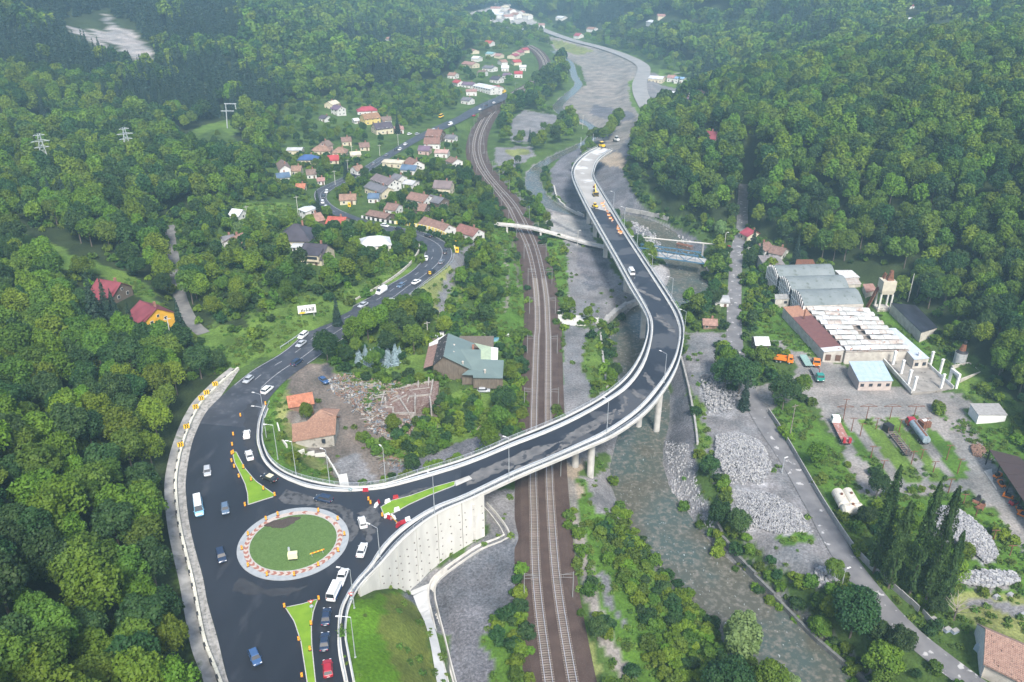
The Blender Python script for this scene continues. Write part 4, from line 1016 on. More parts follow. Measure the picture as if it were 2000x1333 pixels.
# bare flower bed on the lawn
mb = MB(); pts = []
for t in range(0, 24):
 a = 2 * math.pi * t / 24; r = 1 + .18 * math.sin(3 * a) + .1 * math.sin(7 * a)
 x, y = -3.9 + 3.7 * r * math.cos(a) * .95, 6.2 + 1.6 * r * math.sin(a)
 ca, sa = math.cos(.35), math.sin(.35); x, y = -3.9 + (x + 3.9) * ca - (y - 6.2) * sa, 6.2 + (x + 3.9) * sa + (y - 6.2) * ca
 pts.append((x, y))
mb.prism(pts, .1, .44); mb.build('flower_bed', mat('bare_soil', (.045, .035, .03), (.09, .07, .06), 5, rough=1, bump=1, bscale=12), rb)
def island(label, px):
 pts = [P(x, y, 9.03) for x, y in px]
 root = thing('traffic_island', label, 'traffic island', tuple(pts[0]), 0, 'kerbed lawn islands'); o_ = pts[0]
 loop = pts + [pts[0]]
 n_ = 80; q = resample(loop, n_)
 q[:, :2] -= np.array(o_[:2]); q[:, 2] = 0
 c_ = q[:-1].mean(0)
 A = sum(q[i][0] * q[i + 1][1] - q[i + 1][0] * q[i][1] for i in range(n_ - 1))
 if A < 0: q = q[::-1]
 mb = MB(); inn = offset(q, -.18); inn[-1] = inn[0] = (inn[0] + inn[-1]) / 2
 a_, b_ = q.copy(), inn.copy(); a_[:, 2] = .13; b_[:, 2] = .13; c2_ = q.copy(); c2_[:, 2] = -.05; d2_ = inn.copy(); d2_[:, 2] = -.05
 mb.strip(a_, b_); mb.strip(c2_, a_); mb.strip(b_, d2_); mb.build('kerb', M_KERB, root)
 flat_poly('lawn', [(p[0], p[1], .10) for p in inn[:-1]], .105, M_LAWN, None, root)
 return root
island('lawn wedge island north of the roundabout, narrow at its top', [(453,882),(462,883),(467,893),(479,915),(500,940),(518,953),(541,969),(484,987),(483,966),(478,946),(468,925),(458,905)])
island('lawn island south of the roundabout with the yield sign at its tip', [(556,1187),(590,1180),(622,1170),(613,1195),(609,1222),(610,1260),(616,1320),(628,1420),(612,1420),(600,1340),(594,1300),(587,1255),(574,1215)])
island('thin lawn median running from the roundabout to the viaduct', [(743,991),(750,1009),(770,1003),(800,986),(840,968),(889,949),(889,940),(850,951),(800,969),(765,978)])
o = MB(); q = [P(x, y, 9.03) for x, y in [(890,950),(922,936),(916,930),(889,940)]]
o.prism([(p[0], p[1]) for p in q], 9.0 * ZS, 9.0 * ZS + .15); m_ = o.build('median_head', M_CONC); m_['kind'] = 'structure'
# ------------------------------------------------------------ railway
tb = MB(); prof = [(-7.4, -.75), (-5.6, -.04), (5.6, -.04), (7.4, -.75)]
r_ = resample(wRA * .5 + resample(wRB, len(wRA)) * .5, 220)
tb.sweep(r_, prof, cap=False); o = tb.build('railway_ballast', M_BALL); o['kind'] = 'structure'
slm = MB().box((0, 0, -.06), (2.5, .27, .18)).mesh('sleeper', M_SLEEP)
for line, nm in ((wRA, 'left'), (wRB, 'right')):
 root = thing('railway_track', 'railway track, the %s one of the two running through the valley' % nm, 'railway track', (0, 0, 0), 0, 'the two tracks of the railway')
 L_ = length(line); q = resample(line, int(L_ / .62))
 for s in (-.76, .76):
  MB().sweep(offset(resample(line, 260), s), [(-.055, .1), (.055, .1), (.055, .26), (-.055, .26)], cap=False).build('rail', M_RAIL, root)
 a_ = np.arctan2(np.gradient(q[:, 1]), np.gradient(q[:, 0]))
 first = 0
 for i in range(len(q)):
  if proj(*q[i])[1] < 1345: first = i; break
 for i in range(first, first + 300):
  put('sleeper', slm, root, (q[i][0], q[i][1], 0), (0, 0, a_[i] - math.pi / 2))
 mb = MB()
 for i in list(range(0, first)) + list(range(first + 300, len(q))):
  if i % (1 if q[i][1] < 330 else 3): continue
  mb.box((q[i][0], q[i][1], -.06), (2.5, .27, .18), a_[i] - math.pi / 2)
 o = mb.build('sleepers', M_SLEEP, root); o['kind'] = 'stuff'
M_MAST = mat('dull_mast_steel', (.20, .21, .21), rough=.7)
_m = []
for side, line in ((-1, wRA), (1, wRB)):
 k = 0
 for py in (1178, 930, 792, 690, 612, 552, 503, 462, 430, 402, 378, 356, 336, 318, 300, 283, 266, 250, 236, 222, 210, 198, 187, 176):
  j = int(np.argmin([abs(proj(*p)[1] - py) for p in line[:int(len(line) * .9)]]))
  t = line[min(j + 1, len(line) - 1)] - line[j - 1]; t = t / np.linalg.norm(t[:2]); p = line[j] + np.array([t[1], -t[0], 0]) * side * 3.1
  where = 'left' if side < 0 else 'right'
  root = thing('catenary_mast', 'steel catenary mast with a bracket arm on the %s side of the railway' % where, 'mast', (p[0], p[1], -.3), math.atan2(t[1], t[0]) + (0 if side < 0 else math.pi), 'catenary masts %s of the railway' % where)
  if k == 0 and side == -1: pass
  MB().box((0, 0, 0), (.2, .2, 7.6), 0, .7).build('mast_pole', M_MAST, root)
  mb = MB(); mb.tube((0, 0, 7.0), (0, -3.2, 6.9), .05); mb.tube((0, 0, 6.0), (0, -3.2, 6.2), .045); mb.tube((0, 0, 7.5), (0, -2.4, 6.95), .03); mb.tube((0, -2.2, 6.1), (0, -2.2, 6.9), .03); mb.build('bracket_arm', M_MAST, root)
  k += 1
# overhead wires
for line, nm in ((wRA, 'left'), (wRB, 'right')):
 q = resample(line, 300); q[:, 2] = 5.9
 o = MB().sweep(q, [(-.012, 0), (.012, 0), (0, .025)], cap=False).build('contact_wire', M_BLACK)
 tagp(o, 'thin overhead contact wire above the %s railway track' % nm, 'wire')
# ------------------------------------------------------------ lamp posts
def hfrom(px, py, z, top):
 x, y, _ = P(px, py, z); lo, hi = 0, 40
 for _k in range(40):
  m_ = (lo + hi) / 2
  if proj(x, y, z * ZS + m_)[1] > top: lo = m_
  else: hi = m_
 return x, y, lo
def lamp(px, py, z, top, head, label, group=None, m=None, z_real=None, arm=True):
 x, y, h = hfrom(px, py, z, top)
 root = thing('street_lamp', label, 'street lamp', (x, y, z * ZS), 0, group)
 MB().tube((0, 0, 0), (0, 0, h), .11, .06, 8).build('pole', m or M_STEEL, root)
 if head is not None:
  hx, hy, _ = P(head[0], head[1], z + h / ZS); d_ = Vector((hx - x, hy - y, 0)); d_.length = min(max(d_.length, 1.2), 2.4)
  mb = MB(); mb.tube((0, 0, h), (d_.x * .75, d_.y * .75, h + .25), .05, .04); mb.build('arm', m or M_STEEL, root)
  MB().box((d_.x, d_.y, h + .2), (.85, .28, .12), math.atan2(d_.y, d_.x)).build('lamp_head', M_WP, root)
 MB().box((0, 0, -.05), (.35, .35, .12)).build('base_plate', M_STEEL, root)
LMP = [(692,1188,8.6,1113,(660,1110),'by the retaining wall corner, its arm over the white pickup'),(694,1284,8.9,1206,(660,1206),'on the right parapet nearest the bottom of the picture'),
 (742,1088,9,1032,(718,1024),'on the wall parapet beside the two white cars'),(849,1007,9,928,(840,926),'at the retaining wall top, standing in front of the thin median'),(994,940,9,857,(986,855),'on the viaduct edge just left of the railway'),
 (1185,846,9,781,(1180,779),'on the viaduct edge above the river bend, right of the railway'),(1297,748,9,692,(1290,687),'on the outer edge of the tight viaduct bend'),
 (1335,662,9,609,(1329,606),'at the outermost point of the viaduct bend'),(1311,588,9,544,(1305,542),'on the right edge of the viaduct north of the bend'),(1273,528,9,500,(1268,498),'on the right edge of the viaduct opposite the white van'),
 (1244,484,9,446,(1239,443),'on the viaduct edge next to the blue truss bridge'),(1219,443,9,407,(1214,405),'on the right viaduct edge beside the striped barriers'),(1198,409,9,376,(1194,375),'on the viaduct next to the yellow excavator'),
 (543,897,9,831,(518,831),'on the grass slope inside the loop, upper one'),(579,931,9,863,(560,863),'on the inner parapet left of the tiled roof house foot'),(644,945,9,880,(632,879),'on the inner parapet beside the concrete steps'),
 (753,939,9,876,(744,873),'on the inner parapet at the end of the dirt track'),(513,797,9,771,(493,768),'at the start of the inner parapet, farther of two'),(521,858,9,796,(492,795),'at the start of the inner parapet, nearer of two')]
for a_ in LMP: lamp(a_[0], a_[1], a_[2], a_[3], a_[4], 'grey steel street lamp ' + a_[5], 'grey steel street lamps of the new junction')
# ------------------------------------------------------------ where the buildings stand (roof ridges read off the photograph)
# x0, y0, x1, y1 of the ridge, span, wall height, rise, roof, walls, hipped, label
HOUSES = [
 (561,287,592,287,8,3.2,1.0,'greymetal','cream',0,'house with a plain pale grey metal roof at the western edge of the village'),
 (592,301,610,301,8,3,2.2,'blue','cream',1,'cream bungalow with a bright blue hipped roof among the village trees'),
 (618,284,637,284,8,3,2.4,'tan','cream',1,'cream house with tan tiled roof behind the blue roofed bungalow'),
 (628,277,642,273,7,4,2.4,'brown','pink',0,'tall narrow gabled house behind the tan tiled one'),
 (659,287,668,287,8,3,2.6,'tan','cream',1,'house with steep tan pyramid roof right of the red roofed house'),
 (640,303,661,302,8,2.6,2.2,'red','cream',0,'house with bright red roof hidden by a bush near the road'),
 (541,337,561,335,9,3,1.6,'slateblue','white',0,'low house with slate blue roof at the forest edge'),
 (549,310,556,322,6,4,2.0,'brown','white',0,'narrow whitewashed house with brownish roof above the slate blue one'),
 (580,355,594,355,6,2.6,1.8,'orange','cream',0,'small house with vivid orange roof beside the bend'),
 (618,347,634,346,5,2.6,1.2,'pink','white',0,'little shed with salmon roof by the roadside pole'),
 (653,203,667,206,8,5,2.4,'purple','white',0,'two storey white house with purple grey roof on the slope'),
 (640,198,655,194,8,4,2.0,'cream','cream',0,'yellowish house directly behind the purple roofed one'),
 (628,223,641,225,7,3,1.6,'dark','white',0,'white walled house with nearly black roof amid trees below the purple one'),
 (705,208,727,207,9,3.4,2.6,'crimson','white',1,'long white house with crimson roof at the top of the village'),
 (706,223,738,219,9,4.6,3.0,'ochre','yellow',0,'large yellow guesthouse with brown orange roof below the crimson roof'),
 (728,241,763,237,10,4.2,3.4,'dark','cream',0,'big chalet with dark slate roof at the roadside car park'),
 (690,231,698,230,5,2.6,1.2,'white','white',0,'small white outbuilding between trees left of the yellow guesthouse'),
 (702,279,719,278,8,2.6,2.0,'rust','cream',0,'cottage with faded rusty roof buried in orchard trees'),
 (835,251,865,253,11,4.4,3.6,'chestnut','wood',0,'broad chestnut roofed chalet, the farther of the pair at the road fork'),
 (828,268,860,268,10,3.8,3.0,'chestnut','white',0,'white chalet with chestnut roof, the nearer of the pair at the road fork'),
 (818,284,841,285,8,3,2.2,'purple','pink',0,'house with mauve brown roof below the chestnut chalets'),
 (850,291,877,292,8,3.2,1.4,'rustwhite','white',0,'white house with streaky rust and white metal roof'),
 (750,311,790,314,8,3.2,.7,'cream','cream',0,'long low building with cream flat roof beside the straight road'),
 (800,306,816,314,9,3.4,2.6,'umber','white',0,'white house with umber roof right of the cream flat roof'),
 (785,321,815,323,8,3.2,2.0,'slateblue','white',0,'white house with dark blue metal roof'),
 (735,338,771,350,9,4.4,2.4,'taupe','white',0,'long white two storey house with taupe tiled roof'),
 (722,354,758,366,8,4.0,2.0,'slate','cream',0,'long house with slate grey roof in front of the taupe one'),
 (848,351,884,353,9,4.0,3.0,'taupe','cream',0,'cream house with taupe gabled roof close to the railway trees'),
 (802,374,838,381,9,2.8,2.4,'terracotta','white',0,'farmhouse with wide terracotta tiled roof'),
 (840,379,868,386,8,2.8,2.0,'slate','wood',0,'patched wooden barn with slate and rusty roof pieces'),
 (802,395,835,398,9,2.6,2.2,'terracotta','wood',0,'low barn with terracotta roof below the farmhouse'),
 (662,379,696,378,7,2.8,2.0,'tan','cream',0,'small cream cottage with tan roof inside the road bend'),
 (722,377,738,377,7,3,1.6,'slateblue','white',0,'white cottage with blue grey roof behind the cream one'),
 (722,408,762,416,7,2.8,1.2,'rust','wood',0,'long shed with rusty sheet roof above the upper bend'),
 (828,422,878,438,9,3.2,2.6,'terracotta','white',0,'long whitewashed barn with old terracotta tiles beside the upper bend'),
 (898,435,936,446,8,3.2,2.4,'redtile','white',0,'whitewashed barn with redder tiles next to the footbridge'),
 (640,420,677,422,8,2.8,2.0,'vermilion','cream',0,'house with vermilion roof just below the sharp road bend'),
 (606,418,620,415,8,3,2.4,'salmon','wood',0,'wooden house with salmon tiles beside a dark fir'),
 (595,402,610,408,7,5,.5,'white','white',0,'narrow white two storey block with flat roof at the road bend'),
 (570,436,585,436,15,3.2,5.0,'slatedark','cream',1,'large house under a sweeping dark hipped roof with a chimney'),
 (594,473,640,477,12,3.4,4.0,'slatedark','cream',0,'wide house with dark brown metal roof and a big dormer'),
 (573,475,589,475,5,2.4,.6,'greymetal','white',0,'metal roofed carport left of the house with the dormer'),
 (449,466,474,455,8,3.2,2.4,'salmon','white',0,'white house with salmon tiled roof under a silvery tree'),
 (437,462,452,459,6,3,1.6,'slate','white',0,'grey roofed annex left of the salmon tiled house'),
 (716,460,744,458,10,2.8,2.6,'white','white',1,'house with glaring white metal hipped roof below the upper bend'),
 (235,411,247,416,6,2.6,2.0,'rust','wood',0,'brown roof of a cabin poking out of the forest'),
 (455,406,472,408,7,2.6,2.0,'white','white',0,'small white house at the edge of the meadow'),
 (122,306,133,311,5,3,1.2,'rust','pink',0,'tiny brick hut in the forest under the left pylon'),
 (74,230,98,231,8,5,3.0,'slatedark','white',0,'lone white house with dark blue roof high in the forest'),
 (188,540,236,548,9,3,3.0,'maroon','wood',0,'forest house with maroon metal roof, the upper of two'),
 (272,584,306,600,11,5,3.4,'maroon','amber',0,'forest house with maroon metal roof and amber yellow walls, the lower of two'),
 (890,155,901,158,8,3,2,'red','white',0,'house with red roof behind the poplar clump'),
 (905,159,928,161,9,3,2,'purple','white',0,'dark purple roofed house on the far roadside'),
 (935,162,970,169,14,5,1.6,'white','white',0,'big white warehouse beside the far road'),
 (910,174,932,174,10,4,1.2,'pink','white',0,'white building with salmon roof left of the big white warehouse'),
 (905,189,922,191,9,3.5,2,'slate','white',0,'grey roofed house by the far orchard'),
 (962,148,979,150,10,3.5,2.5,'slatedark','white',0,'dark roofed house behind the big white warehouse'),
 (1004,139,1021,139,10,4,2,'red','white',0,'house with red roof nearest the rail curve'),
 (1014,127,1028,127,9,4,1.5,'white','white',0,'white roofed house between red roofs at the rail curve'),
 (1000,117,1016,116,10,3.5,2,'red','cream',0,'red roofed house above the white one at the rail curve'),
 (998,106,1008,103,10,3.5,2,'crimson','cream',0,'lowest house of the crimson row along the far road'),
 (1008,100,1017,97,10,3.5,2,'crimson','cream',0,'middle house of the crimson row along the far road'),
 (1018,94,1030,93,11,3.5,2,'crimson','cream',0,'topmost house of the crimson row along the far road'),
 (949,79,963,80,11,4,2.4,'vermilion','white',0,'lone vermilion roofed house high on the left far slope'),
 (908,119,930,122,11,3.5,2,'pink','cream',0,'long house with pinkish roof in the far woods'),
 (947,127,967,129,11,3.5,2,'slate','white',0,'grey roofed farmhouse in the far orchards'),
 (952,101,966,102,11,3,1.6,'teal','white',0,'barn with pale teal roof in the far orchards'),
 (969,104,981,105,10,3,2,'pink','cream',0,'pinkish roofed house right of the teal barn'),
 (918,95,929,97,11,3,2,'pink','cream',0,'pinkish roofed house left of the teal barn'),
 (861,61,872,61,11,3.5,2,'white','white',0,'white speck of a house high on the left far slope'),
 (664,72,678,72,9,3.5,2,'white','white',0,'white roofed house alone on the wooded left ridge'),
 (705,84,716,83,9,3.5,2,'white','cream',0,'pale house right of the lone one on the left ridge'),
 (738,91,754,92,10,3.5,2,'purple','white',0,'purple roofed farmhouse on the left far slope'),
 (756,70,766,71,9,3.5,2,'salmon','white',0,'salmon roofed house above the purple farmhouse'),
 (1125,64,1136,65,12,4,3,'crimson','white',0,'crimson roofed house beside the distant valley road'),
 (1270,147,1298,149,14,4,1.6,'white','cream',0,'white restaurant building beside the valley road curve'),
 (1307,146,1320,147,10,4,2,'pink','white',0,'pinkish house right of the white restaurant'),
 (1322,149,1336,150,12,4.5,1.0,'skyblue','white',0,'hall with sky blue roof beyond the valley road'),
 (1302,177,1319,178,10,3.5,1.4,'white','white',0,'white roofed house in the hamlet behind the wooded spur'),
 (1310,194,1326,195,9,3.5,1.6,'white','cream',0,'lower pale house of the hamlet behind the wooded spur'),
 (1336,188,1350,187,10,3.5,2,'purple','white',0,'purple roofed house of the hamlet behind the wooded spur'),
 (1356,174,1368,172,10,3.5,2,'salmon','white',0,'salmon roofed house of the hamlet behind the wooded spur'),
 (1380,160,1398,158,10,3.5,1.4,'white','white',0,'white roofed house at the right end of the spur hamlet'),
 (1198,43,1212,42,14,4,2,'white','cream',0,'pale house low on the distant right slope'),
 (1210,34,1226,33,14,4,2,'white','white',0,'white house second up on the distant right slope'),
 (1284,26,1299,26,13,4,2,'pink','cream',0,'pinkish roof on the distant right slope'),
 (1270,37,1283,39,13,4,2,'white','white',0,'white roof left of a red one on the distant right slope'),
 (1297,43,1316,45,14,4,2,'salmon','cream',0,'salmon roofs cluster house on the distant right slope'),
 (1090,30,1104,31,14,4,2,'white','white',0,'white house in the hazy far end of the valley'),
 (1050,46,1064,46,14,4,2,'pink','white',0,'pinkish house in the hazy far end of the valley'),
 (1370,251,1403,254,9,5,3.2,'maroon','pink',0,'pink two storey house with maroon gables on the wooded right slope'),
 (1671,109,1697,110,10,3.5,2,'slatedark','white',0,'house with dark blue roof on the right ridge clearing'),
 (1690,98,1706,99,10,3.5,2.4,'orange','cream',0,'orange roofed house on the right ridge clearing'),
 (1744,98,1772,100,11,3.5,1.2,'white','brown',0,'long pale roofed barn at the right end of the ridge clearing'),
 (1720,104,1738,105,10,3.5,1.2,'greymetal','white',0,'grey metal roofed shed between the orange roof and the barn'),
 (1744,77,1768,79,10,3.5,1.2,'white','white',0,'white roofed farmhouse just above the ridge clearing'),
 (1773,33,1795,34,12,3.5,1.4,'white','cream',0,'cream house with white roof in the high right hamlet'),
 (1798,28,1812,30,11,3.5,2,'salmon','white',0,'salmon roofed house next to the cream one in the high hamlet'),
 (1828,23,1845,22,12,3.5,1.6,'white','white',0,'pale house upper right in the high hamlet'),
 (1850,19,1864,18,11,3.5,2,'pink','cream',0,'pinkish house topmost in the high hamlet'),
 (1830,53,1841,54,9,3.5,2,'purple','white',0,'plum roofed house below the high hamlet'),
 (1868,50,1884,48,10,3.5,2,'salmon','white',0,'salmon roofed house right of the plum roof'),
 (1765,51,1776,52,9,3.5,2,'salmon','white',0,'salmon roofed cottage left below the high hamlet'),
 (1803,65,1815,65,9,3,1.2,'white','white',0,'white roofed hut below the plum roof'),
 (1769,5,1783,5,11,3.5,2,'crimson','white',0,'crimson roof near the top edge above the high hamlet'),
 (1462,444,1474,450,8,3,2,'crimson','cream',0,'crimson roofed hut beside the east road at the forest foot'),
 (1484,474,1500,470,8,3,2,'rust','white',0,'rust roofed cottage hidden in the trees north of the halls'),
 (1514,478,1532,482,8,3,2,'rust','white',0,'white cottage with rusty roof under the hillside forest'),
 (1401,578,1419,579,7,2.8,.5,'greymetal','white',0,'flat grey roofed garage by the left verge of the east road'),
 (1372,622,1402,623,4,2.2,1.4,'salmon','brown',0,'narrow tiled shed under the bushes left of the east road'),
 (572,322,586,322,7,3,2,'tan','cream',0,'tan roofed house hidden under trees between the blue roofs'),
 (600,330,614,329,7,3,2,'brown','white',0,'brown roofed house above the vivid orange one'),
 (668,268,682,267,8,3,2,'rust','cream',0,'rust roofed house above the pyramid roof'),
 (686,296,700,295,8,3,1.4,'cream','cream',0,'cream shed roof right of the red roofed house'),
 (770,338,786,342,8,3,2,'slate','white',0,'grey roofed wing right of the taupe tiled house'),
 (795,350,810,352,8,3,1.4,'greymetal','white',0,'grey metal roof below the dark blue metal roof'),
 (745,228,762,227,9,3,2,'brown','white',0,'brown roof right of the yellow guesthouse'),
 (770,247,786,246,8,3,1.6,'pink','white',0,'salmon roofed kiosk at the car park'),
 (872,262,890,263,9,3,1.8,'slate','white',0,'grey roof right of the chestnut chalets'),
 (880,305,894,310,8,3,2,'rust','white',0,'rust roof under the railway trees'),
 (690,325,704,322,7,3,2,'tan','white',0,'tan roof inside the village bend hedge'),
 (760,395,776,397,8,3,2,'rust','white',0,'rust roof left of the terracotta barn'),
 (878,141,892,142,10,3.5,2,'salmon','white',0,'salmon roof above the red one behind the poplar clump'),
 (935,137,950,138,10,3.5,2,'brown','white',0,'brown roof up the slope from the big white warehouse'),
 (980,128,993,128,10,3.5,2,'white','white',0,'white roof left of the red houses at the rail curve'),
 (985,142,998,143,10,3.5,2,'purple','white',0,'purple roof left of the nearest red roof at the rail curve'),
 (975,117,988,116,10,3.5,2,'salmon','white',0,'salmon roof above the white one left of the rail curve'),
 (925,109,938,110,11,3.5,2,'white','white',0,'white roof in the orchards below the pinkish pair'),
 (962,166,978,168,10,3.5,2,'crimson','white',0,'crimson roof at the far roadside by the rail curve'),
 (775,110,788,110,10,3.5,2,'white','white',0,'white house low on the left far slope'),
 (812,120,824,120,10,3.5,2,'salmon','cream',0,'salmon roof low on the left far slope'),
 (840,92,852,92,10,3.5,2,'rust','white',0,'rust roof in the middle of the left far slope'),
 (1150,52,1164,53,14,4,2,'salmon','white',0,'salmon roof on the distant right slope foot'),
 (1240,60,1254,60,13,4,2,'white','white',0,'white roof on the distant right slope foot'),
 (1340,50,1354,50,12,4,2,'crimson','white',0,'crimson roof on the distant right slope'),
 (1380,15,1396,15,12,4,2,'white','cream',0,'white roof near the top edge of the distant right slope'),
 (1478,656,1496,656,6,3,1.6,'white','wood',0,'wooden hut with bright white sheet roof at the yard track'),
]
ROOF = dict(greymetal=(.46,.46,.45), blue=(.05,.10,.24), tan=(.25,.155,.11), brown=(.18,.13,.105), red=(.38,.06,.06), slateblue=(.10,.15,.22), orange=(.38,.145,.08), pink=(.33,.19,.165), purple=(.16,.11,.15), cream=(.58,.52,.38),
   dark=(.085,.07,.085), crimson=(.33,.06,.08), ochre=(.25,.145,.08), white=(.62,.63,.64), rust=(.20,.125,.10), chestnut=(.20,.11,.085), rustwhite=(.42,.28,.24), umber=(.22,.13,.10), taupe=(.19,.15,.145), slate=(.16,.155,.165),
   terracotta=(.23,.14,.11), redtile=(.23,.11,.09), vermilion=(.38,.09,.065), salmon=(.29,.17,.13), slatedark=(.065,.058,.070), maroon=(.23,.055,.065), teal=(.22,.38,.38), skyblue=(.22,.36,.50))
WALLC = dict(cream=(.56,.50,.36), white=(.62,.61,.57), pink=(.50,.36,.32), yellow=(.58,.46,.16), wood=(.13,.10,.075), amber=(.66,.36,.03), brown=(.22,.14,.10))
HB = []
for h in HOUSES:
 x0, y0, x1, y1, span, wh, rise = h[:7]
 cx, cy = (x0 + x1) / 2, (y0 + y1) / 2
 g = G(cx, cy, up=wh + rise)
 zt = g.z + wh + rise
 a = np.array(P(x0, y0, zt / ZS)); b = np.array(P(x1, y1, zt / ZS))
 HB.append((g, a, b))
EXCL = [(g.x, g.y, max(h[4], length([a, b])) * .5 + 3.0 + max(0, g.y - 420) / 75, 1) for (g, a, b), h in zip(HB, HOUSES)]
# other places kept free of trees: photo x, y, radius
for x_, y_, r_ in [(905,705,17),(960,720,9),(612,850,12),(775,785,12),(690,765,8),(620,760,10),(600,605,7),(1590,555,16),(1640,560,22),(1690,590,12),(1560,640,12),(1620,660,22),(1700,660,24),(1760,690,16),(1790,640,12),(1760,610,9),(1730,575,7),(1540,560,11),(1560,590,12),(1600,590,14),(1545,535,10),
                   (1700,735,14),(1690,770,20),(1600,740,18),(1790,735,22),(1840,745,14),(1885,730,9),(1900,700,6),(1928,815,12),(1650,975,8),(1640,850,16),(1700,860,18),(1760,860,18),(1800,850,14),(1860,900,18),(1960,950,20),(1990,1000,14),(1960,1270,14),(1990,1290,14),
                   (1330,492,20),(1300,505,14),(1270,470,16),(220,548,8),(290,600,10),(210,562,7),(300,625,8),(85,245,7),(1386,268,9),(560,60,4),(580,475,9),(735,478,9),(300,640,6),(905,460,8),(870,455,8),(1750,560,6),(1520,500,10),(1500,660,8)]:
 g = G(x_, y_); EXCL.append((g.x, g.y, r_ * .92, 0))
# ------------------------------------------------------------ vegetation
def leafmat(name, c1, c2, rnd=.28, tr=.25):
 return mat(name, c1, c2, .35, rough=.62, spec=.25, contrast=(.35, .65), rand=rnd, transl=tr, detail=2)
ML = [leafmat('beech_leaves', (.054, .112, .014), (.098, .172, .021)), leafmat('oak_leaves', (.020, .058, .018), (.044, .096, .024)), leafmat('young_leaves', (.082, .155, .013), (.132, .215, .018))]
M_CONI = leafmat('spruce_needles', (.014, .034, .024), (.026, .054, .034), .2, .08)
M_POP = leafmat('poplar_leaves', (.030, .066, .018), (.055, .105, .028), .12)
M_BLUE = leafmat('blue_needles', (.22, .30, .33), (.34, .44, .48), .12, .08)
M_WIL = leafmat('willow_leaves', (.11, .19, .055), (.17, .26, .09), .15)
M_BARK = mat('bark', (.085, .07, .055), (.14, .12, .10), 3, rough=1)
def quads_mesh(name, cen, nrm, size, m, roll=None):
 n = len(cen); nrm = nrm / np.maximum(1e-6, np.linalg.norm(nrm, axis=1))[:, None]
 r = rng.normal(size=(n, 3)); u = np.cross(nrm, r); u /= np.maximum(1e-6, np.linalg.norm(u, axis=1))[:, None]; v = np.cross(nrm, u)
 s = size[:, None] * .5; el = rng.uniform(.55, 1.0, (n, 1))
 bend = nrm * s * .35
 co = np.stack([cen - u * s - bend, cen - v * s * el, cen + u * s - bend, cen + v * s * el], 1).reshape(-1, 3)
 me = bpy.data.meshes.new(name); me.vertices.add(4 * n); me.vertices.foreach_set('co', co.ravel())
 me.loops.add(4 * n); me.loops.foreach_set('vertex_index', np.arange(4 * n)); me.polygons.add(n)
 me.polygons.foreach_set('loop_start', np.arange(0, 4 * n, 4)); me.polygons.foreach_set('loop_total', np.full(n, 4)); me.update(calc_edges=True)
 me.materials.append(m); return me
def sph(n):
 v = rng.normal(size=(n, 3)); return v / np.linalg.norm(v, axis=1)[:, None]
def crown_broad(name, nq, leaf, m, R=4.3, Hh=4.8, zc=6.9, lobes=13, flat=.8):
 L_ = [(0, 0, 0, .70)]
 for i in range(lobes):
  a = 2.4 * i + rng.uniform(-.4, .4); t = rng.uniform(-.25, .95); r = math.sqrt(max(0, 1 - t * t)) * rng.uniform(.48, .66)
  L_.append((r * math.cos(a), r * math.sin(a), t * .62, rng.uniform(.24, .40)))
 w_ = np.array([l[3] ** 2 for l in L_]); w_[0] *= .7; w_ /= w_.sum()
 k = rng.choice(len(L_), nq, p=w_); d = sph(nq); d[:, 2] = np.where(d[:, 2] < -.6, -d[:, 2], d[:, 2])
 Lc = np.array(L_); rr = Lc[k, 3] * (1 - rng.random(nq) ** 2 * .32) * (1 + .13 * np.sin(d[:, 0] * 9 + k) * np.sin(d[:, 1] * 8))
 c = Lc[k, :3] + d * rr[:, None]
 c = c * np.array([R, R * rng.uniform(.88, 1.08), Hh]) + np.array([0, 0, zc])
 nr = d * .75 + np.array([0, 0, .35]) + rng.normal(size=(nq, 3)) * .42
 return quads_mesh(name, c, nr, rng.uniform(.7, 1.35, nq) * leaf, m)
def crown_cone(name, nq, leaf, m, R=2.3, Ht=13.0, z0=1.0, tiers=13):
 t = 1 - np.sqrt(rng.random(nq)); a = rng.random(nq) * 6.283
 tier = (t * tiers) % 1.0
 prof = (1 - t) * (.72 + .4 * (1 - tier)) * (.86 + .2 * np.sin(a * 5 + np.floor(t * tiers) * 2.1))
 r = R * prof * (1 - rng.random(nq) ** 2 * .45)
 c = np.stack([r * np.cos(a), r * np.sin(a), z0 + t * Ht - .25 * r], 1)
 nr = np.stack([np.cos(a) * .5, np.sin(a) * .5, np.full(nq, .75)], 1) + rng.normal(size=(nq, 3)) * .35
 return quads_mesh(name, c, nr, rng.uniform(.6, 1.2, nq) * leaf * (1 - .4 * t), m)
def crown_poplar(name, nq, leaf, m, R=2.7, Ht=24.0, z0=1.5):
 t = rng.random(nq); a = rng.random(nq) * 6.283
 prof = np.sin(np.clip(t * .92 + .08, 0, 1) ** .62 * math.pi) ** .6
 plume = (.78 + .30 * np.sin(a * 4 + 2 * np.sin(t * 9)) + .12 * np.sin(t * 40 + a * 3))
 r = R * prof * plume * (1 - rng.random(nq) ** 2 * .5)
 c = np.stack([r * np.cos(a), r * np.sin(a), z0 + t * Ht + plume * .8], 1)
 nr = np.stack([np.cos(a), np.sin(a), np.full(nq, .35)], 1) + rng.normal(size=(nq, 3)) * .5
 return quads_mesh(name, c, nr, rng.uniform(.6, 1.2, nq) * leaf, m)
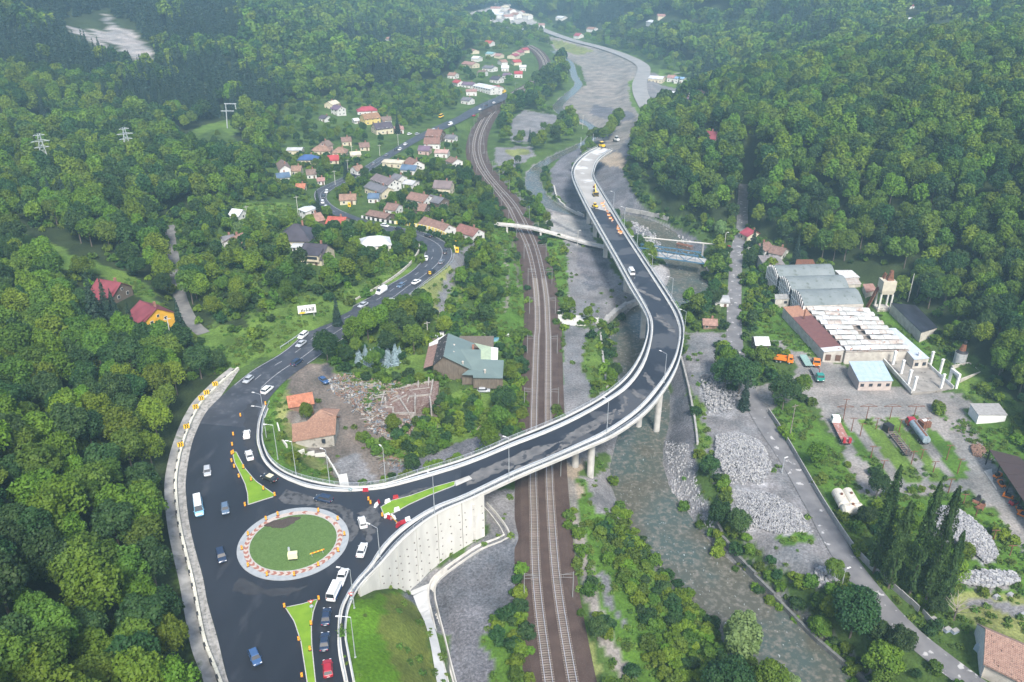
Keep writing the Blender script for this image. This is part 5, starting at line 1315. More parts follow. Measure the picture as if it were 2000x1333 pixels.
def trunk(name, h, r):
 mb = MB(); mb.tube((0, 0, -1.0), (0, 0, h * .5), r, r * .75, 7); mb.tube((0, 0, h * .5), (.2, .1, h), r * .75, r * .3, 6)
 for i in range(4):
  a = i * 1.7; mb.tube((0, 0, h * (.45 + .1 * i)), (math.cos(a) * h * .22, math.sin(a) * h * .22, h * (.75 + .07 * i)), r * .4, r * .12, 5, False)
 return mb.mesh(name, M_BARK)
TR_BROAD = trunk('trunk', 8.5, .24); TR_CONE = MB().tube((0, 0, -1), (0, 0, 12), .2, .04, 6).mesh('trunk', M_BARK); TR_POP = MB().tube((0, 0, -1), (0, 0, 20), .4, .1, 8).mesh('trunk', M_BARK)
NEARB = [crown_broad('crown', 3600, .50, ML[i % 3], R=4.2 + .5 * (i % 2), Hh=4.6 + .5 * (i % 3), lobes=11 + 2 * i) for i in range(6)]
MIDB = [crown_broad('crown', 1500, .80, ML[i % 3], R=4.3, Hh=4.6 + .5 * (i % 3), lobes=10 + 2 * i) for i in range(6)]
FARB = [crown_broad('crown', 480, 1.45, ML[i % 3], R=4.6, Hh=4.8, lobes=8 + 2 * i) for i in range(6)]
CONM = [crown_cone('crown', 1500, .75, M_CONI), crown_cone('crown', 1500, .75, M_CONI, R=2.9, Ht=15)]
CONF = [crown_cone('crown', 380, 1.4, M_CONI, R=2.7, Ht=14), crown_cone('crown', 380, 1.4, M_CONI, R=3.1, Ht=16)]
POPL = [crown_poplar('crown', 5200, .55, M_POP), crown_poplar('crown', 5200, .55, M_POP, R=3.1, Ht=21)]
SHRB = [crown_broad('foliage', 700, .42, ML[(i + 2) % 3], R=1.9, Hh=1.7, zc=1.0, lobes=7 + i) for i in range(4)]
SHRF = [crown_broad('foliage', 260, .75, ML[(i + 2) % 3], R=2.0, Hh=1.7, zc=1.0, lobes=7 + i) for i in range(3)]
TREEZ = [  # kind of growth, outline in the photograph
 ('shrub', [(1198,985),(1240,1020),(1305,1105),(1350,1170),(1395,1230),(1440,1290),(1520,1400),(1330,1420),(1262,1260),(1205,1130),(1185,1040)]),
 ('mixed', [(1385,925),(1408,905),(1425,960),(1450,1035),(1480,1085),(1560,1115),(1600,1150),(1650,1120),(1700,1170),(1760,1240),(1850,1330),(1930,1420),(1730,1420),(1600,1290),(1500,1190),(1430,1090),(1392,1010)]),
 ('mixed', [(885,560),(930,480),(962,470),(975,520),(978,600),(955,690),(1000,705),(1015,640),(1037,700),(1034,850),(1000,850),(960,838),(990,770),(995,740),(900,640),(870,640)]),
 ('grove', [(612,648),(690,652),(740,610),(790,592),(850,640),(880,650),(830,655),(815,700),(700,692),(640,700),(618,690)]),
 ('shrub', [(945,1215),(985,1205),(1025,1090),(1042,1200),(1060,1340),(1000,1340),(975,1280)]),
 ('grove', [(1000,180),(1080,112),(1118,135),(1110,160),(1095,190),(1085,215),(1060,218),(1025,215),(995,238),(992,280),(962,285),(968,312),(985,340),(1010,372),(965,330),(945,290),(948,255),(968,222)]),
 ('grove', [(1050,300),(1105,240),(1135,242),(1160,260),(1215,240),(1205,268),(1180,285),(1130,290),(1085,318),(1060,350),(1048,325)]),
 ('mixed', [(1000,345),(1040,322),(1030,365),(1060,402),(1040,408),(1015,380)]),
 ('grove', [(1368,485),(1418,470),(1422,560),(1418,640),(1345,640),(1342,600),(1368,560)]),
 ('grove', [(1392,665),(1500,700),(1505,745),(1480,770),(1425,770)]),
 ('shrub', [(760,800),(900,780),(960,800),(1020,770),(1030,835),(960,850),(880,845),(850,870),(770,880),(760,840)]),
 ('shrub', [(700,742),(760,735),(850,738),(850,750),(790,752),(745,765),(738,790),(712,762)]),
 ('shrub', [(690,850),(760,862),(790,850),(850,840),(870,800),(940,830),(960,842),(900,862),(800,905),(760,895),(715,885)]),
 ('shrub', [(740,730),(840,735),(850,745),(780,760),(740,750)]),
 ('mixed', [(1455,560),(1490,520),(1530,570),(1520,620),(1470,640),(1455,640)]),
 ('mixed', [(1820,680),(1860,690),(1930,780),(2000,830),(2050,930),(2000,890),(1960,860),(1900,800),(1850,740)]),
 ('mixed', [(1560,870),(1600,930),(1640,1010),(1655,1060),(1625,1000),(1580,930)]),
 ('mixed', [(1670,960),(1760,1000),(1850,1100),(1870,1150),(1850,1260),(1900,1290),(1880,1260),(1800,1200),(1720,1120),(1670,1050)]),
 ('forest', [(1462,380),(1500,440),(1540,495),(1600,505),(1700,515),(1760,560),(1810,590),(1870,665),(1950,750),(2050,860),(2300,1000),(2300,200),(1500,200)]),
 ('none', [(680,1150),(740,1085),(930,960),(1036,930),(1036,1070),(1020,1110),(985,1200),(945,1215),(930,1420),(700,1420),(670,1250)]),
 ('none', [(120,40),(205,22),(262,52),(305,98),(312,142),(262,142),(225,122),(150,100)]),
 ('none', [(470,398),(565,392),(610,412),(600,428),(530,442),(440,440),(440,420)]),
 ('none', [(490,630),(620,626),(640,640),(575,672),(500,655)]),
 ('shrub', [(330,268),(430,245),(500,298),(480,330),(400,318)]),
 ('few', [(15,430),(110,455),(230,515),(200,545),(60,520)]),
 ('none', [(20,445),(90,472),(150,495),(200,520),(180,530),(60,500)]),
 ('none', [(520,385),(600,395),(620,420),(520,420)]),
 ('none', [(640,405),(720,400),(790,440),(700,440),(650,420)]),
 ('none', [(860,235),(960,190),(1000,175),(1050,120),(1035,92),(1075,95),(1075,130),(1010,190),(950,225),(880,260)]),
]
TYPE_T = {'lawn': 'none', 'ochre': 'none', 'floor': 'forest', 'scrub': 'village', 'grass': 'sparse', 'lush': 'sparse', 'dry': 'few'}
def classify(x, y, z):
 px, py, D = proj(x, y, z); k = np.full(len(x), 'forest', dtype=object)
 for t, poly in ZONES: k[inpoly(px, py, poly)] = TYPE_T.get(t, 'none')
 for t, poly in TREEZ: k[inpoly(px, py, poly)] = t
 k[(py < -40)] = 'forest'
 return k, px, py, D
def scatter(x0, x1, y0, y1, d):
 gx, gy = np.meshgrid(np.arange(x0, x1, d), np.arange(y0, y1, d * .88)); gx = gx + (np.arange(gx.shape[0])[:, None] % 2) * d * .5
 gx = gx + rng.uniform(-.36, .36, gx.shape) * d; gy = gy + rng.uniform(-.36, .36, gy.shape) * d
 return gx.ravel(), gy.ravel()
dens = dict(forest=(.97, .16), village=(.84, .5), sparse=(.02, .10), few=(.0, .05), none=(0, 0), shrub=(.06, 1), mixed=(.48, .6), grove=(.95, .5))
TREES = []   # x, y, z, size, kind, px, py, D
def keep(x, y, z, kk, px, py, clear_main, r_small):
 ok = np.ones(len(x), bool)
 m = y < 1600
 for pts, rr in ((CL, 9.5), (RMID, 8.5), (wLANE, 3.2), (wEAST, 5.0), (wFAR, 12), (mid, 9.5), (wBAR, 5.5)):
  d_, _ = segdist(x, y, pts, 30); ok &= d_ > rr * clear_main + (np.clip((y - 420) / 200, 0, 1) * 7 if pts is CL or pts is RMID else 0)
 d_, _ = segdist(x, y, [p for p in wRIV], 20); ok &= d_ > 7.0 + r_small
 for ex, ey, er, hs in EXCL:
  dx, dy = x - ex, y - ey; r2 = dx * dx + dy * dy
  ok &= r2 > (er * (.8 + .2 * clear_main)) ** 2
  # keep the view from the south partly open
  if hs: ok &= ~((np.abs(dx) < er * .8) & (dy < 0) & (dy > -er * (1.7 if ey < 420 else 2.6)) & (clear_main > .8))
 d_, _ = segdist(x, y, PLATFORM + PLATFORM[:1], 6); ok &= ~inpoly(x, y, PLATFORM) & (d_ > 3.0 * clear_main)
 return ok
def add(dx, lo, hi, y0, y1, big, shrub=False):
 xs, ys = scatter(lo, hi, y0, y1, dx)
 m = np.abs(xs) < ys * .74 + 75; xs, ys = xs[m], ys[m]
 zs = H(xs, ys); kk, px, py, D = classify(xs, ys, zs)
 m = (px > -160) & (px < 2160) & (py > -60) & (py < 1620); xs, ys, zs, kk, px, py, D = (q[m] for q in (xs, ys, zs, kk, px, py, D))
 pr = np.array([dens[k][1 if shrub else 0] for k in kk]) * (1 if not shrub else 1)
 m = rng.random(len(xs)) < pr; xs, ys, zs, kk, px, py, D = (q[m] for q in (xs, ys, zs, kk, px, py, D))
 m = keep(xs, ys, zs, kk, px, py, .55 if shrub else 1.0, 0 if shrub else 3.5); xs, ys, zs, kk, px, py, D = (q[m] for q in (xs, ys, zs, kk, px, py, D))
 con = fbm(xs / 60, ys / 60, 77, 3)
 for i in range(len(xs)):
  k = kk[i]
  if shrub: kind = 'shrub'; s = rng.uniform(.65, 1.35)
  else:
   s = rng.uniform(.82, 1.28) * big; kind = 'broad'
   if k == 'forest':
    upper = px[i] < 560 and py[i] < 235
    if con[i] > (-.06 if upper else .17 if px[i] < 1400 else 9) or (1050 < px[i] < 1700 and py[i] < 110 and con[i] > .06): kind = 'cone'
   elif k == 'village': s *= .56 if py[i] < 480 else .70; 
   elif k == 'mixed': s *= .62
   elif k == 'grove': s *= .85
   elif k == 'sparse': s *= .5
   elif k == 'shrub': s *= .5
  TREES.append((xs[i], ys[i], zs[i], s, kind, px[i], py[i], D[i]))
add(7.0, -330, 360, 40, 420, 1.0)
add(8.2, -520, 520, 420, 800, 1.12)
add(12.0, -1300, 1300, 800, 2300, 1.65)
add(26.0, -1800, 1800, 2300, 3600, 3.2)
n_tree = len(TREES)
add(3.0, -260, 260, 60, 520, 1.0, True)
specials = []
def tree(name, label, cat, crown, tr, x, y, z, s, group=None, rz=None):
 root = thing(name, label, cat, (x, y, z - .1), rng.uniform(0, 6.28) if rz is None else rz, group); root.scale = (s, s, s * float(rng.uniform(.92, 1.1)))
 put('crown' if name != 'shrub' else 'foliage', crown, root)
 if tr: put('trunk', tr, root)
 return root
def where(px, py, kind):
 if kind == 'cone':
  if px < 700: return 'dark spruce in the mixed wood high on the left slope', 'spruces on the left slope'
  return 'dark spruce in the distant wood right of the valley', 'spruces right of the valley'
 if kind == 'shrub':
  if px < 1035 and py > 1100: return 'leafy shrub between the dark gravel and the railway', 'shrubs left of the railway'
  if px < 1040: return 'leafy shrub in the rough ground left of the railway', 'shrubs on the rough ground'
  if px < 1420 and py > 950: return 'dense leafy shrub on the overgrown bank between railway and river', 'shrubs on the river bank'
  return 'leafy shrub east of the river', 'shrubs east of the river'
 if px < 480 and py > 700: return 'broad crowned tree in the forest left of the block wall', 'forest trees left of the junction'
 if px < 480: return 'broad crowned tree in the forest on the left hillside', 'forest trees on the left hillside'
 if px < 1040 and py > 560: return 'leafy tree in the rough land between the main road and the railway', 'trees between road and railway'
 if px < 1040 and py > 440: return 'round leafy tree on the bank inside the main road bend', 'trees on the bank of the bend'
 if px < 1060: return 'garden tree standing between village houses', 'village trees'
 if px < 1420 and py > 900: return 'tree on the overgrown river bank', 'river bank trees'
 if py > 640 and px < 1720: return 'tree in the strip along the east river wall and lane', 'trees along the east river wall'
 if px < 1460: return 'tree on the gentle slope right of the viaduct end', 'trees right of the viaduct end'
 return 'broad crowned tree in the dense forest on the right hillside', 'forest trees on the right hillside'
TONE = ['mid green', 'dark green', 'bright yellow green']
def tl(lb, k, py, n=0):
 w_ = 'low in the picture' if py > 1120 else 'around mid height' if py > 560 else 'in the upper part'
 s_ = TONE[k % 3] + ' ' + ['tall ', 'small ', 'wide '][n % 3] + lb.replace('broad crowned ', '').replace('leafy ', '').replace('dense ', '').replace('round ', '')
 return s_ + (', ' + w_ if len((s_ + w_).split()) < 16 else '')
def bulk(name, items, meshes, label=None):
 """many trees as one mass: points that each carry one of a few crowns"""
 if not items: return
 a = np.array([(t[0], t[1], t[2], t[3]) for t in items], float)
 me = bpy.data.meshes.new(name); me.vertices.add(len(a)); me.vertices.foreach_set('co', np.ascontiguousarray(a[:, :3]).ravel())
 for nm, tp, v in (('sc', 'FLOAT', a[:, 3]), ('rz', 'FLOAT', rng.uniform(0, 6.283, len(a))), ('vs', 'FLOAT', rng.uniform(.85, 1.18, len(a)))):
  at = me.attributes.new(nm, tp, 'POINT'); at.data.foreach_set('value', v)
 at = me.attributes.new('k', 'INT', 'POINT'); at.data.foreach_set('value', rng.integers(0, len(meshes), len(a)).astype(np.int32))
 o = bpy.data.objects.new(name, me); col.objects.link(o); o['kind'] = 'stuff'
 ng = bpy.data.node_groups.new(name + '_nodes', 'GeometryNodeTree'); ng.interface.new_socket('Geometry', in_out='INPUT', socket_type='NodeSocketGeometry'); ng.interface.new_socket('Geometry', in_out='OUTPUT', socket_type='NodeSocketGeometry')
 N = ng.nodes; L = ng.links; gi = N.new('NodeGroupInput'); go = N.new('NodeGroupOutput'); jn = N.new('GeometryNodeJoinGeometry'); ip = N.new('GeometryNodeInstanceOnPoints')
 for m_ in meshes:
  src = PROTO[m_.name]
  oi = N.new('GeometryNodeObjectInfo'); oi.inputs[0].default_value = src; oi.inputs['As Instance'].default_value = True; oi.transform_space = 'ORIGINAL'
  L.new(oi.outputs['Geometry'], jn.inputs[0])
 def attr(n_, tp='FLOAT'):
  q = N.new('GeometryNodeInputNamedAttribute'); q.data_type = tp; q.inputs[0].default_value = n_; return q.outputs[0]
 L.new(gi.outputs[0], ip.inputs['Points']); L.new(jn.outputs[0], ip.inputs['Instance']); ip.inputs['Pick Instance'].default_value = True
 L.new(attr('k', 'INT'), ip.inputs['Instance Index'])
 cr = N.new('ShaderNodeCombineXYZ'); L.new(attr('rz'), cr.inputs[2]); L.new(cr.outputs[0], ip.inputs['Rotation'])
 cs = N.new('ShaderNodeCombineXYZ'); s_ = attr('sc'); L.new(s_, cs.inputs[0]); L.new(s_, cs.inputs[1]); mu = N.new('ShaderNodeMath'); mu.operation = 'MULTIPLY'; L.new(s_, mu.inputs[0]); L.new(attr('vs'), mu.inputs[1]); L.new(mu.outputs[0], cs.inputs[2]); L.new(cs.outputs[0], ip.inputs['Scale'])
 L.new(ip.outputs[0], go.inputs[0])
 md = o.modifiers.new('trees', 'NODES'); md.node_group = ng
 return o
PROTO = {}
inframe = lambda t: -20 < t[5] < 2020 and 5 < t[6] < 1400
broad = sorted([t for t in TREES if t[4] == 'broad'], key=lambda t: -t[3] / t[7] * (1 if inframe(t) else .01))
cones = sorted([t for t in TREES if t[4] == 'cone'], key=lambda t: -t[3] / t[7] * (1 if inframe(t) else .01))
shrubs = sorted([t for t in TREES if t[4] == 'shrub'], key=lambda t: -t[3] / t[7] * (1 if inframe(t) else .01))
def lod(t, n, m_, f): return n if t[7] < 300 else (m_ if t[7] < 620 else f)
for i, t in enumerate(broad[:296]):
 lb, gr = where(t[5], t[6], 'broad'); lb = tl(lb, i % 6, t[6], 0 if t[3] > 1.12 else 1 if t[3] < .9 else 2)
 r = tree('broadleaf_tree', lb, 'tree', NEARB[i % 6], TR_BROAD, *t[:4], group=gr)
 PROTO.setdefault(NEARB[i % 6].name, r.children[0])
for i, t in enumerate(cones[:120]):
 lb, gr = where(t[5], t[6], 'cone')
 r = tree('spruce_tree', lb, 'tree', CONM[i % 2], TR_CONE, *t[:4], group=gr); PROTO.setdefault(CONM[i % 2].name, r.children[0])
for i, t in enumerate(shrubs[:290]):
 lb, gr = where(t[5], t[6], 'shrub'); lb = tl(lb, i % 4 + 2, t[6], 1 if t[3] < .95 else 2)
 r = thing('shrub', lb, 'shrub', (t[0], t[1], t[2] - .1), float(rng.uniform(0, 6.28)), gr); r.scale = (t[3],) * 3
 put('foliage', SHRB[i % 4], r); PROTO.setdefault(SHRB[i % 4].name, r.children[0])
# the coarser crowns are carried by a few far trees of their own
far_pick = [t for t in broad[296:] if 300 < t[7] < 620][:6]; ff = [t for t in broad[296:] if t[7] > 700][:6]; fc = [t for t in cones[120:] if t[7] > 600][:2]; fs = [t for t in shrubs[290:] if t[7] > 250][:3]
used = set(map(id, far_pick + ff + fc + fs))
for i, t in enumerate(far_pick): r = tree('broadleaf_tree', *[where(t[5], t[6], 'broad')[0], 'tree'], MIDB[i], TR_BROAD, *t[:4], group=where(t[5], t[6], 'broad')[1]); PROTO[MIDB[i].name] = r.children[0]
for i, t in enumerate(ff): r = tree('broadleaf_tree', 'distant tree in the hazy woods at the far end of the valley', 'tree', FARB[i], TR_BROAD, *t[:4], group='distant trees'); PROTO[FARB[i].name] = r.children[0]
for i, t in enumerate(fc): r = tree('spruce_tree', where(t[5], t[6], 'cone')[0], 'tree', CONF[i], TR_CONE, *t[:4], group=where(t[5], t[6], 'cone')[1]); PROTO[CONF[i].name] = r.children[0]
for i, t in enumerate(fs):
 r = thing('shrub', where(t[5], t[6], 'shrub')[0], 'shrub', (t[0], t[1], t[2] - .1), 0, where(t[5], t[6], 'shrub')[1]); r.scale = (t[3],) * 3; put('foliage', SHRF[i], r); PROTO[SHRF[i].name] = r.children[0]
rest = [t for t in broad[296:] if id(t) not in used]
bulk('near_forest', [t for t in rest if t[7] < 300], NEARB); bulk('hillside_forest', [t for t in rest if 300 <= t[7] < 620], MIDB); bulk('distant_forest', [t for t in rest if t[7] >= 620], FARB)
rc_ = [t for t in cones[120:] if id(t) not in used]
bulk('spruce_wood', [t for t in rc_ if t[7] < 600], CONM); bulk('distant_spruce_wood', [t for t in rc_ if t[7] >= 600], CONF)
rs_ = [t for t in shrubs[290:] if id(t) not in used]
bulk('undergrowth', [t for t in rs_ if t[7] < 260], SHRB); bulk('far_undergrowth', [t for t in rs_ if t[7] >= 260], SHRF)
print('TREES', len(broad), len(cones), len(shrubs))
# weeds and tall grass on the open ground
WEED = [crown_broad('weeds', 90, .34, mat('weed_leaves', c1_, c2_, .5, rough=.8, rand=.3, transl=.2), R=1.0, Hh=.55, zc=.25, lobes=6) for c1_, c2_ in (((.070, .135, .018), (.105, .185, .025)), ((.095, .15, .028), (.14, .19, .045)), ((.045, .10, .018), (.08, .15, .025)))]
xs, ys = scatter(-150, 260, 66, 400, 1.55); zs = H(xs, ys); kk, px, py, D = classify(xs, ys, zs)
zt_ = np.full(len(xs), '', dtype=object)
for t_, poly in ZONES: zt_[inpoly(px, py, poly)] = t_
pr = np.array([{'lush': .5, 'ochre': .12, 'lawn': .02, 'grass': .45, 'dry': .45, 'scrub': .30, 'dirt': .05, 'gravel': .035, 'stone': .01, 'yard': .01}.get(t_, 0) for t_ in zt_]) * (fbm(xs / 9, ys / 9, 88, 3) > -.12)
m = (rng.random(len(xs)) < pr) & (px > -60) & (px < 2060) & (py < 1450); xs, ys, zs, px, py, D = (q[m] for q in (xs, ys, zs, px, py, D))
ok = ~inpoly(xs, ys, PLATFORM)
for pts, rr in ((CL, 8.5), (RMID, 6.6), (wLANE, 3.2), (wEAST, 3.6), (wRIV, 9.5)):
 d_, _ = segdist(xs, ys, pts, 20); ok &= d_ > rr
for ex, ey, er, hs in EXCL: ok &= (xs - ex) ** 2 + (ys - ey) ** 2 > ((er - 2.5) if hs else er * .55) ** 2
pk = [(xs[i], ys[i], zs[i], rng.uniform(.5, 1.5)) for i in np.nonzero(ok)[0]]
for i in range(3):
 t = pk[i * 7]; r = thing('weed_clump', 'clump of tall weeds in the rough meadow beside the railway', 'weeds', (t[0], t[1], t[2]), 0, 'clumps of tall weeds'); put('weeds', WEED[i], r); PROTO[WEED[i].name] = r.children[0]
bulk('tall_grass', pk, WEED); print('WEEDS', len(pk))
# trees that stand out
def at_px(x, y): g = G(x, y); return g.x, g.y, g.z
for i, (x, y, top, lb) in enumerate([(1706,1120,916,'tallest dark poplar, leftmost of the row beside the east lane wall'),(1735,1150,985,'slim poplar squeezed between the two tallest ones'),(1775,1165,948,'second tallest dark poplar in the row beside the east lane'),(1806,1180,960,'poplar behind the right shoulder of the second tallest one'),(1838,1185,1042,'shortest poplar at the right end of the row')]):
 X, Y, Z = at_px(x, y); lo, hi = 5, 60
 for _k in range(30):
  m_ = (lo + hi) / 2
  if proj(X, Y, Z + m_)[1] > top: lo = m_
  else: hi = m_
 r = thing('poplar_tree', lb, 'tree', (X, Y, Z), i * 1.3, 'poplars beside the east lane'); r.scale = (.8 if i in (0, 2) else .58, .75, lo / (25.5 if i % 2 == 0 else 22.5))
 put('crown', POPL[i % 2], r); put('trunk', TR_POP, r)
CB = [crown_broad('crown', 5200, .5, ML[1], R=5.5, Hh=5.5, zc=6.6, lobes=20), crown_broad('crown', 5200, .48, M_WIL, R=4.0, Hh=6.0, zc=6.4, lobes=16), crown_broad('crown', 4200, .45, ML[2], R=4.4, Hh=4.8, zc=5.4, lobes=16)]
for x, y, s, k, lb in [(1442,775,1.25,0,'big twin crowned tree between the gravel and the yard entrance'),(1415,760,1.0,0,'left half of the big tree group over the east road'),(1528,800,1.0,0,'dark tree at the yard entrance beside the concrete fence'),
                      (952,440,1.05,0,'large dark round tree next to the railway curve'),(910,365,1.0,0,'tall dark tree between the cream gabled house and the railway'),
                      (1440,1300,1.25,1,'silvery green willow leaning over the river bank'),(1492,1375,1.15,2,'yellow green tree right below the silvery willow'),(1415,1375,1.0,0,'dark bushy tree left of the yellow green one'),(1540,1360,.6,1,'pale treetop at the bottom edge in the river bend'),
                      (1660,1245,1.15,0,'large dark round tree covering the east lane'),(1720,1330,1.1,2,'yellowish broad tree below the dark round one'),(1600,1250,.7,2,'low yellow green tree on the river wall'),(1840,1150,.5,0,'bushy tree at the foot of the shortest poplar'),
                      (600,825,.62,2,'round garden bush tree beside the tiled roof house'),(640,705,.95,0,'large tree hiding the right edge of the main road'),(690,668,.7,2,'tree with thin top overlapping the main road'),(985,810,.8,0,'dark tree left of the railway near the viaduct'),
                      (470,470,.7,1,'silvery tree partly hiding the salmon tiled roof'),(768,405,.8,2,'bright weeping tree in the village centre'),(1392,600,.7,0,'round tree by the grey roofed garage'),(1400,615,.4,1,'pale silvery tree on the verge of the east road'),(1404,470,.85,1,'bright green tree at the right end of the truss bridge'),
                      (1480,400,.9,2,'vivid green round tree at the top of the east road'),(420,730,.8,0,'tree with open crown standing behind the far end of the block wall')]:
 X, Y, Z = at_px(x, y); tree('broadleaf_tree', lb, 'tree', CB[k], TR_BROAD, X, Y, Z, s)
bl = crown_cone('crown', 1100, .42, M_BLUE, R=1.7, Ht=5.2, z0=.3, tiers=7)
for i in range(13):
 x = 700 + (i % 7) * 14 + rng.uniform(-3, 3); y = 699 + (i // 7) * 13 + rng.uniform(-3, 3)
 X, Y, Z = at_px(x, y); tree('blue_spruce', 'small silvery blue spruce in the nursery patch behind the rubble', 'tree', bl, None, X, Y, Z, float(rng.uniform(.7, 1.15)), 'silvery blue spruces in the nursery patch')
for x, y, s, lb in [(1452,800,.9,'dark conifer behind the yard entrance tree'),(624,428,1.0,'dark fir beside the salmon tiled house'),(660,640,.9,'spruce above the billboard on the bank'),(1468,500,1.1,'tall dark fir beside the east road cottages'),(1482,520,1.0,'second dark fir beside the east road cottages'),(1552,520,1.1,'light spruce behind the arched halls'),
     (777,262,1.1,'dark fir at the village car park'),(677,352,1.0,'small fir on the verge of the village road'),(1035,278,.8,'thin dark fir on the gravel clearing')]:
 X, Y, Z = at_px(x, y); tree('spruce_tree', lb, 'tree', CONM[0], TR_CONE, X, Y, Z, s)
# ------------------------------------------------------------ vehicles
M_GLASS = mat('car_glass', (.025, .03, .036), rough=.08, spec=.8); M_TYRE = mat('tyre', (.018, .018, .018), rough=.9); M_RIM = mat('wheel_rim', (.42, .43, .44), rough=.35, metal=.6)
M_HEAD = mat('headlight', (.75, .77, .78), rough=.15); M_TAIL = mat('tail_light', (.45, .02, .02), rough=.2); M_PLATE = mat('number_plate', (.70, .70, .68), rough=.4)
def paint(n, c): return mat('paint_' + n, c, rough=.24, spec=.7)
PAINT = dict(white=paint('white', (.70, .71, .70)), silver=paint('silver', (.38, .40, .42)), grey=paint('grey', (.17, .19, .21)), black=paint('black', (.018, .02, .024)), navy=paint('navy', (.022, .038, .075)), blue=paint('blue', (.045, .10, .22)),
             red=paint('red', (.34, .02, .035)), skyblue=paint('skyblue', (.20, .42, .58)), cream=paint('cream', (.60, .56, .38)), orange=paint('orange', (.72, .20, .02)), green=paint('green', (.02, .23, .19)), yellow=paint('yellow', (.75, .48, .02)), steelblue=paint('steelblue', (.10, .15, .22)))
WHEEL = None
def wheel_mesh():
 mb = MB(); mb.mat(0).tube((-.11, 0, 0), (.11, 0, 0), .33, .33, 14); mb.mat(1).tube((.105, 0, 0), (.122, 0, 0), .20, .17, 10); mb.tube((-.105, 0, 0), (-.122, 0, 0), .20, .17, 10)
 return mb.mesh('wheel', [M_TYRE, M_RIM])
WHEEL = wheel_mesh()
